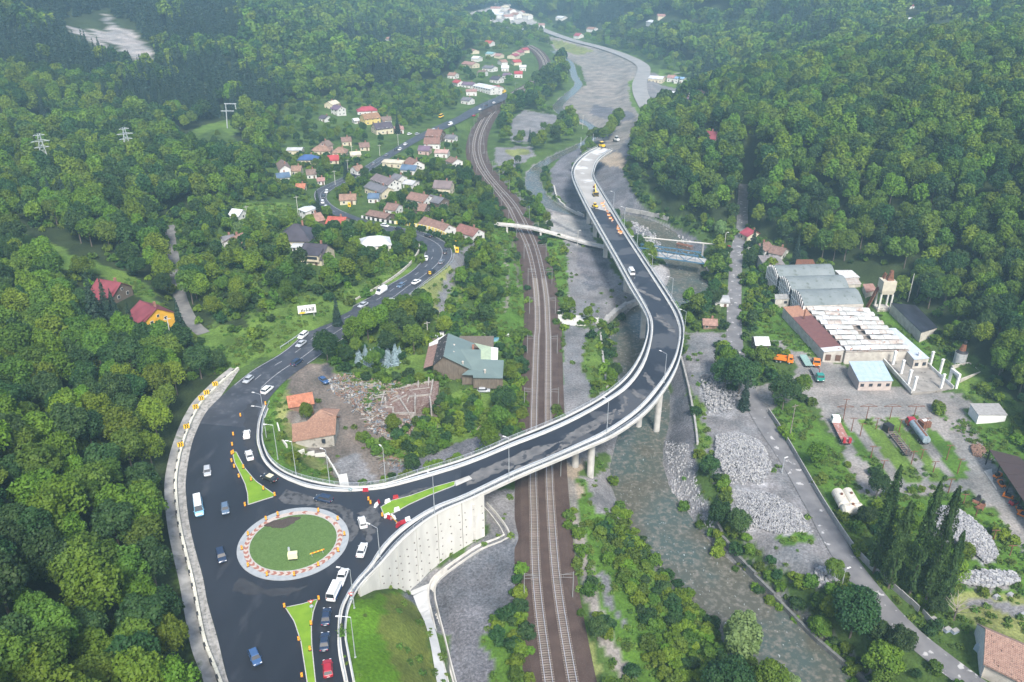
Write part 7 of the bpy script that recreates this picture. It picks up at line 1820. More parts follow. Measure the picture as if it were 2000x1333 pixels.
def house(root, Ln, W, wh, rise, rk, wk, hip, detail=2, over=.45, windows=True):
 """gabled or hipped house: ridge along x"""
 hl, hw = Ln / 2, W / 2; wm = wallmat(wk); rm = roofmat(rk)
 mb = MB(); z0 = -1.6
 a = [(-hl, -hw), (hl, -hw), (hl, hw), (-hl, hw)]
 for i in range(4):
  p, q = a[i], a[(i + 1) % 4]; mb.face((p[0], p[1], z0), (q[0], q[1], z0), (q[0], q[1], wh), (p[0], p[1], wh))
 if not hip:
  mb.face((hl, -hw, wh), (hl, hw, wh), (hl, 0, wh + rise)); mb.face((-hl, hw, wh), (-hl, -hw, wh), (-hl, 0, wh + rise))
 mb.build('wall', wm, root)
 ol, ow = hl + over, hw + over; dz = rise * over / hw; rl = (hl - min(hw, hl) * .85) if hip else ol
 t = .14; e = [(-ol, -ow, wh - dz), (ol, -ow, wh - dz), (ol, ow, wh - dz), (-ol, ow, wh - dz)]; r = [(-rl, 0, wh + rise), (rl, 0, wh + rise)]
 up = lambda p, d=t: (p[0], p[1], p[2] + d)
 mb = MB()
 mb.face(up(e[0]), up(e[1]), up(r[1]), up(r[0])); mb.face(up(e[2]), up(e[3]), up(r[0]), up(r[1])); mb.face(up(e[1]), up(e[2]), up(r[1])) if hip else None; mb.face(up(e[3]), up(e[0]), up(r[0])) if hip else None
 mb.face(e[1], e[0], r[0], r[1]); mb.face(e[3], e[2], r[1], r[0])
 for i in range(4):
  p, q = e[i], e[(i + 1) % 4]
  if hip or i % 2 == 0: mb.face(p, q, up(q), up(p))
 if not hip:
  for s, k in ((0, 1), (1, 3)):
   rr = r[1] if s == 0 else r[0]; p, q = e[k], e[(k + 1) % 4]
   mb.face(p, rr, up(rr), up(p)); mb.face(rr, q, up(q), up(rr))
 ro = mb.build('roof', rm, root)
 if detail > 0 and rk not in ('greymetal', 'white', 'skyblue', 'teal') or detail > 2:
  m = MB(); m.box((hl * .35, hw * .22, wh + rise * .55), (.7, .7, rise * .45 + 1.1)); m.build('chimney', M_BRICK, ro)
 if rk not in ('greymetal', 'white', 'rustwhite', 'cream') and detail > 1: MB().box((0, 0, wh + rise + t - .02), (2 * rl, .22, .10)).build('ridge_cap', rm, ro)
 if windows and detail > 0:
  fl = 2 if wh > 4.1 else 1; n = max(2, int(Ln / 3.2))
  wm_ = MB().mat(0).box((0, 0, 0), (1.15, .10, 1.25)).mat(1).box((0, -.055, .08), (.95, .04, 1.08)).mesh('window', [M_FRAME, M_WIN]) if 'w' not in MESHC else MESHC['w']
  MESHC['w'] = wm_
  for f in range(fl):
   for i in range(n):
    x = -hl + (i + .5) * Ln / n
    if not (f == 0 and i == n // 2): put('window', wm_, root, (x, -hw - .02, .9 + f * 2.6))
    if detail > 1: put('window', wm_, root, (x, hw + .02, .9 + f * 2.6), (0, 0, math.pi))
   for s in (-1, 1):
    for y in ((-hw * .45, hw * .45) if W > 7 else (0,)): put('window', wm_, root, (s * (hl + .02), y, .9 + f * 2.6), (0, 0, s * math.pi / 2))
  if rise > 2.1 and not hip:
   for s in (-1, 1): put('window', wm_, root, (s * (hl + .02), 0, wh + .25), (0, 0, s * math.pi / 2), (.8, 1, .8))
  MB().box((-hl + (n // 2 + .5) * Ln / n, -hw - .02, 0), (1.0, .1, 2.1)).build('door', M_DOOR, root)
for (g, a, b), h in zip(HB, HOUSES):
 x0, y0, x1, y1, W, wh, rise, rk, wk, hip, lb = h
 Ln = length([a, b]) + (W * .85 * .85 if hip else -.9); Ln = max(Ln, W * .75)
 c = (a + b) / 2; rz = math.atan2(b[1] - a[1], b[0] - a[0])
 zb = min(float(H(c[0] + dx, c[1] + dy)) for dx in (-3, 3) for dy in (-3, 3)); zb = max(zb, float(H(c[0], c[1])) - 1.2)
 nm = 'barn' if 'barn' in lb or 'warehouse' in lb else ('shed' if any(w_ in lb for w_ in ('shed', 'hut', 'carport', 'garage', 'outbuilding', 'cabin')) else 'house')
 r = thing(nm, lb, nm, (c[0], c[1], zb), rz)
 D = proj(c[0], c[1], zb)[2]
 house(r, Ln, W, wh, rise, rk, wk, hip, 2 if D < 450 else (1 if D < 900 else 0))
 if 'big dormer' in lb:
  m = MB(); m.face((-2.2, -7.2, 5.2), (4.4, -7.2, 5.2), (4.4, -2.2, 6.9), (-2.2, -2.2, 6.9)); m.face((-2.2, -7.2, 5.05), (-2.2, -2.2, 6.75), (4.4, -2.2, 6.75), (4.4, -7.2, 5.05)); m.build('dormer_roof', roofmat(rk), r)
  m = MB(); m.box((1.1, -5.2, 2.4), (5.8, 3.6, 2.65)); m.build('dormer', wallmat('cream'), r)
  m = MB(); m.box((1.1, -7.02, 3.4), (4.6, .1, 1.2)); m.build('dormer_window', M_WIN, r)
 if 'amber' in lb or 'upper of two' in lb:
  m = MB(); s_ = 1
  m.face((-1, -W / 2 - 3.0, wh - .8), (4.6, -W / 2 - 3.0, wh - .8), (4.6, .1, wh + rise + .12), (-1, .1, wh + rise + .12)); m.build('side_roof', roofmat(rk), r)
  MB().box((1.8, -W / 2 - 1.4, -1), (4.8, 2.6, wh + .2)).build('bay', wallmat(wk), r)
  for x_ in (.4, 3.0): MB().box((x_, -W / 2 - 2.74, 1.0), (1.3, .08, 1.5)).build('window', M_WIN, r)
# scatter of rows of small roofs that stay pale dots at the far head of the valley
i = 0
for x_, y_ in [(968,22),(985,20),(1000,26),(975,34),(992,38),(955,40),(1008,34),(942,50),(930,58),(948,62),(925,68),(962,30),(1018,30),(1030,36),(990,12),(975,12)]:
 g = G(x_, y_); r = thing('house', 'tiny pale house in the bright haze at the head of the valley', 'house', tuple(g), i * .9, 'tiny houses at the head of the valley'); i += 1
 house(r, 16, 11, 4.5, 2.4, ['white', 'pink', 'cream', 'salmon'][i % 4], 'white', 0, 0)
# ------------------------------------------------------------ grey green roofed timber house by the railway
g = G(905, 742); M_GG = mat('grey_green_sheet', (.13, .175, .165), (.115, .155, .148), .3, rough=.5); M_TIM = mat('old_timber', (.10, .08, .06), (.17, .14, .11), 1.2, rough=.95, stretch=(3, 3, .4))
gh = thing('timber_house', 'large old timber house under grey green metal roofs, left of the railway', 'house', tuple(G(905, 705)), 0)
o_ = gh.location; zg = o_.z
def Wp(px, py, up): p = P(px, py, (zg + up) / ZS); return (p[0] - o_.x, p[1] - o_.y, up)
def sheet(name, pts, m, th=.18, parent=gh):
 v = [Vector(p) for p in pts]; n = (v[1] - v[0]).cross(v[2] - v[0]).normalized()
 if n.z < 0: v = v[::-1]
 mb = MB(); mb.face(*v); lo = [p - Vector((0, 0, th)) for p in v]; mb.face(*lo[::-1])
 for i in range(len(v)): j = (i + 1) % len(v); mb.face(lo[i], lo[j], v[j], v[i])
 return mb.build(name, m, parent)
# main steep roof: ridge from back to front, right slope broad
A1, A2 = Wp(875, 651, 9.0), Wp(866, 696, 8.6)
B1, B2 = Wp(926, 671, 6.3), Wp(920, 722, 4.2)
sheet('roof', [A1, B1, B2, A2], M_GG)
C1, C2 = Wp(850, 668, 6.0), Wp(845, 715, 4.6)
sheet('old_roof', [A1, A2, Wp(846, 714, 4.8), Wp(856, 665, 6.2)], mat('torn_roofing', (.025, .025, .027), (.05, .045, .045), 1, rough=.9, c3=(.42, .40, .38), s3=1.4, k3=(.6, .66)))
sheet('rusty_roof', [Wp(855, 670, 6.0), Wp(845, 713, 4.7), Wp(827, 719, 3.6), Wp(838, 671, 4.6)], mat('rusty_sheet', (.27, .17, .14), (.19, .12, .10), 1.2, rough=.8, stretch=(1, 1, 1)))
sheet('white_sheet', [Wp(875, 655, 7.6), Wp(855, 671, 6.1), Wp(838, 677, 4.8), Wp(838, 671, 4.9), Wp(872, 653, 7.5)], M_WP, .06)
# middle and right roofs
sheet('roof', [Wp(893, 683, 7.3), Wp(939, 683, 7.3), Wp(939, 702, 5.9), Wp(984, 704, 5.4), Wp(982, 739, 3.4), Wp(924, 738, 3.4), Wp(924, 733, 3.6), Wp(902, 732, 3.6), Wp(918, 720, 4.1)], M_GG)
sheet('green_sheet_roof', [Wp(926, 670, 6.3), Wp(960, 678, 5.6), Wp(959, 703, 4.9), Wp(938, 702, 5.1), Wp(938, 683, 6.2)], mat('pale_green_sheet', (.33, .40, .28), (.28, .34, .24), .8, rough=.5), .06)
sheet('clear_sheet_roof', [Wp(960, 678, 5.6), Wp(973, 680, 5.4), Wp(972, 704, 4.8), Wp(959, 703, 4.9)], M_WP, .06)
def wallf(name, pts, m): mb = MB(); v = pts; mb.face(*v); mb.face(*[(p[0], p[1] + .12, p[2]) for p in v[::-1]]); return mb.build(name, m, gh)
f0, f1, f2 = Wp(846, 716, 4.4), Wp(866, 697, 8.2), Wp(919, 722, 3.9)
gx = lambda p, z: (p[0], p[1] + .4, z)
wallf('timber_gable', [gx(f0, -.8), gx(f2, -.8), gx(f2, 3.9), gx(f1, 8.0), gx(f0, 4.3)], M_TIM)
q1, q2 = Wp(924, 738, 3.3), Wp(982, 739, 3.3)
wallf('timber_wall', [gx(q1, -.8), gx(q2, -.8), gx(q2, 3.2), gx(q1, 3.2)], M_TIM)
q3, q4 = Wp(902, 731, 3.3), Wp(924, 731, 3.3); wallf('timber_wall', [gx(q3, -.8), gx(q4, -.8), gx(q4, 3.2), gx(q3, 3.2)], M_TIM)
mb = MB(); qb = Wp(930, 690, 0); mb.box((qb[0], qb[1] + 2, -.8), (12, 9, 4.2)); mb.build('core_wall', M_TIM, gh)
mb = MB(); qb = Wp(858, 700, 0); mb.box((qb[0], qb[1] + 3.5, -.8), (5.5, 8, 4.6)); mb.build('core_wall', M_TIM, gh)
wy = Wp(893, 713, 4.2); MB().box((wy[0], f0[1] - .05, 3.6), (1.2, .12, 1.1)).build('window_frame', M_YEL, gh); 
for s in (-.28, .28): MB().box((wy[0] + s, f0[1] - .13, 3.72), (.42, .04, .85)).build('pane', M_WIN, gh)
MB().box((wy[0], f0[1] - .05, .9), (1.6, .12, 1.5)).build('window', M_WIN, gh)
for px_, py_, h_ in [(887,675,7.2),(886,689,6.9),(904,708,5.6),(947,724,4.2)]:
 w0 = Wp(px_, py_ + 3, h_); m = MB(); m.tube((w0[0], w0[1], h_ - .4), (w0[0], w0[1], h_ + .8), .28, .28, 8); m.tube((w0[0], w0[1], h_ + .8), (w0[0], w0[1], h_ + 1.1), .45, .1, 8); m.build('chimney_pipe', mat('pipe_beige', (.42, .38, .33), rough=.7), gh)
w0 = Wp(924, 679, 6.6); MB().box((w0[0], w0[1], 5.4), (.7, .7, 2.2)).build('chimney', M_BRICK, gh)
# yard of this house
def junk(name, label, cat, px, py, size, m, rz=0, up=0):
 g = G(px, py); r = thing(name, label, cat, (g.x, g.y, g.z + up), rz); return r
g = G(965, 662); r = thing('swimming_pool', 'oval blue garden pool with rim behind the timber house', 'pool', tuple(g), 1.3)
pp = [(2.6 * math.cos(t * .314), (1.6 - .25 * math.cos(2 * t * .314)) * math.sin(t * .314)) for t in range(20)]
m = MB(); m.prism(pp, -.2, .5); m.build('rim', mat('pool_rim', (.20, .36, .42), rough=.4), r); m = MB(); m.prism([(a_ * .86, b_ * .86) for a_, b_ in pp], .45, .53); m.build('water', mat('pool_water', (.10, .27, .33), rough=.08), r)
for x_, y_, c_, s_, lb in [(936,664,M_BLUE,(1.4,1.2,1.3),'blue plastic water tub in the yard behind the timber house'),(942,656,M_WP,(1.8,1.4,1.0),'white covered cart in the yard behind the timber house'),(950,668,mat('tan_box', (.5,.35,.2), rough=.8),(1.6,1.0,1.0),'tan crate in the yard behind the timber house'),(931,670,M_RED,(1.2,1.0,.7),'red box in the yard behind the timber house'),(990,657,M_WP,(1.6,.9,.8),'white heap of bags near the railway fence'),(863,656,M_WP,(1.6,1.2,1.3),'white hutch behind the rusty roof'),(851,729,mat('blue_cloth', (.25,.42,.52), rough=.8),(1.2,.5,2.2),'pale blue door standing at the timber gable')]:
 g = G(x_, y_); r = thing('yard_box', lb, 'box', tuple(g), .3); MB().box((0, 0, -.1), s_, 0, .9).build('box', c_, r); MB().box((0, 0, s_[2] - .11), (s_[0] * .95, s_[1] * .95, .08)).build('lid', c_, r)
# ------------------------------------------------------------ tiled roof house inside the loop
th = thing('house', 'old house with broad orange tiled roof inside the road loop below the embankment', 'house', tuple(G(614, 862)), 0)
o_ = th.location; zg = o_.z
def Wt(px, py, up): p = P(px, py, (zg + up) / ZS); return (p[0] - o_.x, p[1] - o_.y, up)
M_TILE = mat('orange_clay_tile', (.29, .17, .115), (.21, .12, .085), 1.5, rough=.9, c3=(.37, .235, .17), s3=3, k3=(.5, .7), rand=.1)
E0, E1, R0, R1 = Wt(571, 863, 3.3), Wt(655, 848, 3.3), Wt(570, 829, 6.6), Wt(657, 812, 6.6)
zr = 6.6
def tiled(nm, e0, e1, r0, r1, rows_, cols_, m, parent, th_=.07):
 e0, e1, r0, r1 = map(np.array, (e0, e1, r0, r1))
 sheet('roof_deck', [tuple(e0 - [0, 0, .1]), tuple(e1 - [0, 0, .1]), tuple(r1 - [0, 0, .1]), tuple(r0 - [0, 0, .1])], m, .12, parent)
 tile = {}
 for i in range(rows_):
  t0, t1 = i / rows_, (i + 1.12) / rows_
  for j in range(cols_):
   s0, s1 = j / cols_, (j + .93) / cols_
   if rng.random() < .03: continue
   f = lambda s, t: e0 * (1 - s) * (1 - t) + e1 * s * (1 - t) + r0 * (1 - s) * t + r1 * s * t
   a_, b_, c_, d_ = f(s0, t0), f(s1, t0), f(s1, t1), f(s0, t1); h = th_ * rng.uniform(.8, 1.6); u = np.array([0, 0, 1.0])
   mb = tile.setdefault(0, MB()); a2, b2, c2, d2 = a_ + u * (h + .05), b_ + u * (h + .05), c_ + u * .03, d_ + u * .03
   mb.face(a2, b2, c2, d2); mb.face(a_, b_, b2, a2); mb.face(b_, c_, c2, b2); mb.face(d_, a_, a2, d2)
 o = tile[0].build(nm, m, parent); o['kind'] = 'stuff'; return o
tiled('tiles', E0, E1, R0, R1, 17, 34, M_TILE, th)
bkE = [(R0[0], R0[1] + 4.6, 3.3), (R1[0], R1[1] + 4.6, 3.3)]
sheet('rear_roof', [R0, R1, bkE[1], bkE[0]], M_TILE, .15, th)
sheet('side_roof', [Wt(625, 800, 7.0), Wt(657, 812, 5.4), Wt(654, 819, 5.6), Wt(600, 822, 5.6)], M_TILE, .15, th); sheet('side_roof', [Wt(625, 800, 7.0), Wt(657, 812, 5.4), (Wt(657, 812, 5.4)[0], Wt(657, 812, 5.4)[1] + 5, 4.5), (Wt(625, 800, 7)[0], Wt(625, 800, 7)[1] + 5, 4.5)], M_TILE, .15, th)
wm = mat('stained_plaster', (.40, .38, .33), (.27, .25, .21), .6, rough=.95, c3=(.13, .12, .10), s3=.9, k3=(.58, .7))
mb = MB(); mb.prism([(E0[0] + .7, E0[1] + .5), (E1[0] - .7, E1[1] + .5), (bkE[1][0] - .7, bkE[1][1] - .5), (bkE[0][0] + .7, bkE[0][1] - .5)], -1.0, 3.2); mb.build('wall', wm, th)
mb = MB(); xm = R1[0] - .75; mb.face((xm, E1[1] + .5, 3.2), (xm, bkE[1][1] - .5, 3.2), (xm, R1[1], 6.4)); mb.build('gable', wm, th)
for x_ in (-4.5, -.5, 3.2): MB().box((x_, (E0[1] + E1[1]) / 2 + .52 + (x_ * .17), .9), (1.0, .3, 1.2)).build('window', M_WIN, th)
# small tiled shed above it, walls and steps
g = G(588, 795); r = thing('shed', 'little ruined shed with a peaked orange roof at the dirt track', 'shed', tuple(g), .35); house(r, 6.5, 5.0, 2.2, 2.0, 'orange', 'brown', 0, 0, windows=False)
def wall_line(label, pts, up, w_, h_, m, name='garden_wall', cat='wall', seg=2.5):
 q = resample([tuple(G(*p)) for p in pts], max(3, int(length([tuple(G(*p)) for p in pts]) / seg))); root = thing(name, label, cat, tuple(q[0])); 
 for a_, b_ in zip(q[:-1], q[1:]):
  m_ = (a_ + b_) / 2 - q[0]; L_ = float(np.linalg.norm((b_ - a_)[:2]))
  MB().box((0, 0, -.5), (L_ * .98, w_, h_ + .5)).build('panel', m, root, (m_[0], m_[1], m_[2] + up), math.atan2(b_[1] - a_[1], b_[0] - a_[0]))
 return root
wall_line('white retaining kerb bending round the orange tiled house', [(542,830),(550,860),(561,876)], 0, .35, .9, M_CONCW)
wall_line('white stepped wall from the tiled house down to the inner parapet', [(578,884),(600,888),(637,892),(650,915),(665,942)], 0, .35, .9, M_CONCW)
st = thing('concrete_steps', 'pale concrete stairway leading down beside the inner parapet', 'steps', tuple(G(672, 945)), .3)
for i in range(9): MB().box((0, -i * .65 + 2.6, -1.2), (2.2, .66, 1.5 + .16 * (9 - i) * .4)).build('step', M_CONCW, st)
# ------------------------------------------------------------ ruin and rubble
ru = thing('ruined_house', 'roofless ruin with pale wall stubs and bare rusty floors among rubble', 'ruin', tuple(G(790, 790)), 0)
o_ = ru.location; zg = o_.z
def Wr(px, py, up): p = P(px, py, (zg + up) / ZS); return (p[0] - o_.x, p[1] - o_.y, up)
M_STUB = mat('ruin_plaster', (.36, .335, .30), (.20, .175, .155), 1.0, rough=.95); M_FLOOR = mat('brick_rubble', (.12, .065, .05), (.20, .15, .13), 1.1, rough=1, bump=.8, bscale=4, c3=(.4, .37, .34), s3=2.5, k3=(.6, .68))
for pts in ([(745,768),(858,745),(854,780),(800,808),(772,812),(745,800)], [(790,750),(852,746),(850,768),(800,776)], [(770,790),(803,785),(800,812),(768,812)]):
 q = [Wr(x_, y_, .5) for x_, y_ in pts]; m = MB(); m.prism([(p[0], p[1]) for p in q], -1.0, .5 + .12 * len(pts) % .37); m.build('floor', M_FLOOR, ru)
for (x0, y0), (x1, y1), hh in [((752,768),(745,797),1.4),((752,768),(775,763),.9),((775,764),(795,758),.8),((795,757),(846,749),1.0),((846,748),(842,773),1.3),((842,774),(800,779),.9),((800,779),(796,790),1.1),((745,797),(768,800),.9),((768,800),(768,811),1.0),((770,811),(812,810),.8),((760,785),(778,776),.7),((765,790),(795,775),.8),((781,783),(800,812),.9),((812,782),(811,806),2.6),((840,788),(843,812),2.8),((800,765),(840,760),.6),((818,745),(817,760),1.6),((838,743),(837,757),1.5)]:
 a_, b_ = np.array(Wr(x0, y0, .4)), np.array(Wr(x1, y1, .4)); L_ = float(np.linalg.norm(b_ - a_)); m_ = (a_ + b_) / 2
 MB().box((0, 0, -1.0), (L_, .42, hh + 1.2)).build('wall_stub', M_STUB, ru, (m_[0], m_[1], .2), math.atan2(b_[1] - a_[1], b_[0] - a_[0]))
def heap(name, label, poly, n, cols, smin=.15, smax=.9, lift=.5, cat='rubble', planks=.3, mound=0.0):
 """a heap of odd blocks and planks nobody could count"""
 pts = [G(*p) for p in poly]; X = [p.x for p in pts]; Y = [p.y for p in pts]; mb = MB(); k = 0; cx, cy = sum(X) / len(X), sum(Y) / len(Y); rr = max(max(X) - min(X), max(Y) - min(Y)) / 2
 while k < n:
  x, y = rng.uniform(min(X), max(X)), rng.uniform(min(Y), max(Y))
  if not inpoly(np.array([x]), np.array([y]), [(p.x, p.y) for p in pts])[0]: continue
  z = float(H(x, y)) + mound * max(0, 1 - (math.hypot(x - cx, y - cy) / rr) ** 2); s = rng.uniform(smin, smax) ; mb.mat(int(rng.integers(0, len(cols))))
  if rng.random() < planks:
   L_ = rng.uniform(1.2, 4.2); a_ = rng.uniform(0, 6.28); e = rng.uniform(-.25, .5)
   mb.tube((x, y, z + .1), (x + math.cos(a_) * L_, y + math.sin(a_) * L_, z + .1 + max(e, 0) * L_ * .4), .10, .08, 4)
  else: mb.box((x, y, z - .1), (s, s * rng.uniform(.5, 1.2), s * rng.uniform(.4, .9) + .1), rng.uniform(0, 3), rng.uniform(.5, .95))
  k += 1
 o = mb.build(name, cols); o['kind'] = 'stuff'; return o
JC = [mat('junk_white', (.38, .365, .34), rough=.8), mat('junk_grey', (.24, .235, .225), rough=.9), mat('junk_brown', (.22, .14, .10), rough=.9), mat('junk_red', (.20, .12, .09), rough=.9), mat('junk_wood', (.27, .22, .165), rough=.9), mat('junk_blue', (.15, .19, .23), rough=.8), mat('junk_dark', (.07, .065, .06), rough=.9)]
heap('rubble_heap', '', [(640,745),(665,728),(705,735),(712,760),(740,775),(735,800),(708,812),(690,800),(672,778),(652,770)], 900, JC, .12, .7)
heap('rubble_heap', '', [(712,808),(745,800),(775,815),(820,815),(840,830),(815,850),(770,860),(725,845)], 900, JC, .12, .7, planks=.4)
heap('rubble_heap', '', [(755,762),(850,748),(848,775),(800,812),(750,800)], 260, JC[:5], planks=.35, lift=.6)
heap('rubble_heap', '', [(700,742),(760,738),(790,750),(760,768),(715,760)], 160, JC)
heap('plank_pile', '', [(920,838),(960,832),(968,845),(925,848)], 40, [JC[4], JC[0]], planks=1.0)
heap('brushwood_pile', '', [(740,885),(775,890),(800,905),(775,915),(750,905)], 60, [JC[2], JC[6], JC[1]], planks=.9)
M_ST = [mat('stone_pale', (.29, .29, .30), rough=1), mat('stone_mid', (.21, .21, .22), rough=1), mat('stone_light', (.38, .375, .365), rough=1)]
heap('stone_pile', '', [(1398,850),(1445,845),(1485,868),(1508,920),(1490,946),(1425,946),(1395,900)], 3400, M_ST, .16, .50, planks=0, mound=2.2)
heap('stone_pile', '', [(1425,957),(1490,960),(1560,1000),(1588,1040),(1520,1045),(1450,1030)], 3400, M_ST, .14, .42, planks=0, mound=1.4)
heap('stone_pile', '', [(1824,992),(1860,988),(1890,1020),(1930,1060),(1950,1092),(1925,1102),(1870,1070),(1822,1040)], 3000, M_ST, .16, .55, planks=0, mound=2.5)
heap('stone_pile', '', [(1855,1122),(1980,1118),(1995,1138),(1930,1153),(1880,1140)], 900, M_ST, .25, .8, planks=0, mound=.8)
heap('stone_pile', '', [(1590,1115),(1625,1110),(1640,1138),(1600,1150)], 220, M_ST, .3, .8, planks=0, mound=.6)
heap('stone_pile', '', [(1368,735),(1428,722),(1448,768),(1430,806),(1382,812)], 800, M_ST, .2, .6, planks=0, mound=1.2)
heap('river_stones', '', [(1205,900),(1232,960),(1262,1010),(1320,1070),(1372,1130),(1365,1140),(1290,1080),(1240,1030),(1205,985)], 260, M_ST, .2, .7, planks=0)
heap('river_stones', '', [(1296,860),(1345,870),(1365,960),(1398,1010),(1420,1060),(1380,1030),(1310,960)], 700, M_ST, .15, .55, planks=0)
heap('river_stones', '', [(1190,610),(1262,600),(1250,700),(1200,840),(1180,760),(1172,650)], 200, M_ST, .15, .6, planks=0)
heap('river_stones', '', [(1230,430),(1290,440),(1350,470),(1345,505),(1290,495),(1240,455)], 420, M_ST, .3, 1.2, planks=0)
# broken concrete ford and slabs
fo = thing('broken_weir', 'white broken concrete slabs lying between the railway and the river', 'concrete slabs', tuple(G(1130, 625)))
for x_, y_, a_, b_, r_ in [(1095,612,5,4,.2),(1104,625,6,3.5,.1),(1120,622,6,4,-.1),(1137,626,7,4,0),(1155,627,7,4,.05),(1170,630,6,3.5,-.1),(1112,632,6,2.5,.1),(1130,634,7,2.5,0),(1090,620,4,3,.6)]:
 g = G(x_, y_); MB().box((0, 0, -.3), (a_, b_, .75), 0, .93).build('slab', M_CONCW, fo, (g.x - fo.location.x, g.y - fo.location.y, g.z - fo.location.z), r_)
wall_line('tilted concrete groyne wall leaning into the river under the viaduct', [(1250,594),(1225,602),(1205,614),(1190,626),(1178,642)], .8, 2.2, 1.6, M_CONCD, 'groyne', 'wall', 6)
wall_line('low concrete river wall on the left bank below the broken slabs', [(1172,645),(1176,690),(1182,735),(1186,760)], 0, .7, 1.0, M_CONCD, 'river_wall', 'wall', 6)
wall_line('long concrete river wall on the east bank', [(1330,700),(1345,760),(1358,830),(1362,870)], 0, .6, 1.0, M_CONCD, 'river_wall', 'wall', 6)
wall_line('dark stained river wall curving along the east bank at the bottom', [(1392,1010),(1410,1060),(1440,1095),(1480,1140),(1530,1195),(1580,1248),(1640,1300),(1700,1350)], -.6, .7, 2.6, mat('stained_wall', (.10, .105, .10), (.17, .17, .16), .8, rough=.95), 'river_wall', 'wall', 6)
wall_line('curved concrete bank wall below the unfinished viaduct end', [(1082,368),(1086,388),(1098,404),(1118,418),(1140,424)], .2, .8, 1.6, M_CONC, 'river_wall', 'wall', 6)
wall_line('crumbling pale bank wall at the forest foot east of the viaduct', [(1222,412),(1245,418),(1275,422),(1305,430)], .2, .8, 1.8, M_CONCD, 'river_wall', 'wall', 6)
# ------------------------------------------------------------ bridges: footway over the railway, blue truss, pipe
fw = spline(PL(FOOTWAY, 0), 2); fb = thing('foot_overpass', 'narrow pale concrete overpass crossing the railway to the river plain', 'footbridge', (0, 0, 0))
fw[:, 2] = np.maximum(fw[:, 2] + 0, [float(H(p[0], p[1])) + .12 for p in fw])
px_f = proj(fw[:, 0], fw[:, 1], fw[:, 2])[0]
lift = np.interp(px_f, [968, 990, 1060, 1085, 1110, 1190], [3.2, 3.5, 3.5, 1.6, .5, .1]) * 1.0
G0 = np.array([float(H(p[0], p[1])) for p in fw]); fw[:, 2] = np.maximum(G0 + .12, lift * np.where(px_f < 1110, 1, .6))
pp_ = []
for p, x_ in zip(fw, px_f):
 k_ = P(x_, np.interp(x_, [q[0] for q in FOOTWAY], [q[1] for q in FOOTWAY]), p[2] / ZS); pp_.append((k_[0], k_[1], p[2]))
fw = resample(pp_, 60)
MB().sweep(fw, [(-1.7, -.3), (1.7, -.3), (1.7, .05), (-1.7, .05)]).build('deck', mat('overpass_concrete', (.52, .50, .47), (.44, .42, .39), .5, rough=.9), fb)
for s in (-1.6, 1.6): MB().sweep(offset(fw, s), [(-.1, .04), (.1, .04), (.1, .5), (-.1, .5)]).build('parapet', M_CONC, fb)
for i in (6, 24):
 MB().box((fw[i][0], fw[i][1], -1), (.9, 3.0, fw[i][2] + .75)).build('pier', M_CONC, fb)
def bridge_z(x, y): return float(H(x, y))
tA = P(1236, 489, .9); tB = P(1378, 509, .9); tr = thing('truss_bridge', 'blue steel truss bridge over the river east of the viaduct', 'bridge', tA, math.atan2(tB[1] - tA[1], tB[0] - tA[0])); Lt = math.dist(tA[:2], tB[:2])
M_TB = mat('truss_blue', (.07, .17, .27), (.05, .12, .19), 1, rough=.6)
MB().box((Lt / 2, 0, -.9), (Lt, 4.8, .8)).build('deck', mat('bridge_deck', (.33, .32, .30), (.42, .41, .39), .4, rough=.9), tr)
for s in (-2.5, 2.5):
 m = MB(); m.box((Lt / 2, s, -1.0), (Lt, .35, .5)); m.build('bottom_chord', M_TB, tr); m = MB(); m.box((Lt / 2, s, 2.4), (Lt * .84, .35, .4)); m.build('top_chord', M_TB, tr)
 n_ = 8
 for i in range(n_):
  x0, x1 = Lt * i / n_, Lt * (i + 1) / n_; zz = (-.6, 2.5) if i % 2 == 0 else (2.5, -.6); MB().tube((x0, s, zz[0]), (x1, s, zz[1]), .16, .16, 4).build('diagonal', M_TB, tr)
  if i: MB().tube((x0, s, -.6), (x0, s, 2.5), .10, .10, 4).build('upright', M_TB, tr)
pA, pB = P(1232, 462, 2.2), P(1400, 478, 2.2); pm_ = thing('pipe_bridge', 'straight pale pipeline spanning the river upstream of the blue bridge', 'pipeline', pA, math.atan2(pB[1] - pA[1], pB[0] - pA[0])); Lp = math.dist(pA[:2], pB[:2])
MB().tube((0, 0, 0), (Lp, 0, 0), .35, .35, 8).build('pipe', M_CONC, pm_); 
for f in (.15, .55, .85): MB().box((Lp * f, 0, -6.5), (.8, .8, 6.2)).build('support', M_CONCD, pm_)
rA, rB = P(1322, 478, 1.4), P(1352, 489, 0.6); rr_ = thing('fallen_girder', 'short rusty lattice girder lying aslant beside the pipeline', 'girder', rA, math.atan2(rB[1] - rA[1], rB[0] - rA[0])); Lr = math.dist(rA[:2], rB[:2])
for s in (-1, 1):
 for z_ in (0, 1.6): MB().box((Lr / 2, s, z_ - 1), (Lr, .2, .2)).build('chord', M_RUST, rr_)
 for i in range(8): MB().tube((Lr * i / 8, s, -1 + 1.6 * (i % 2)), (Lr * (i + 1) / 8, s, -1 + 1.6 * ((i + 1) % 2)), .09, .09, 4).build('lattice', M_RUST, rr_)
MB().box((Lr / 2, 0, .7), (Lr, 2.0, .08)).build('top_plate', M_RUST, rr_)
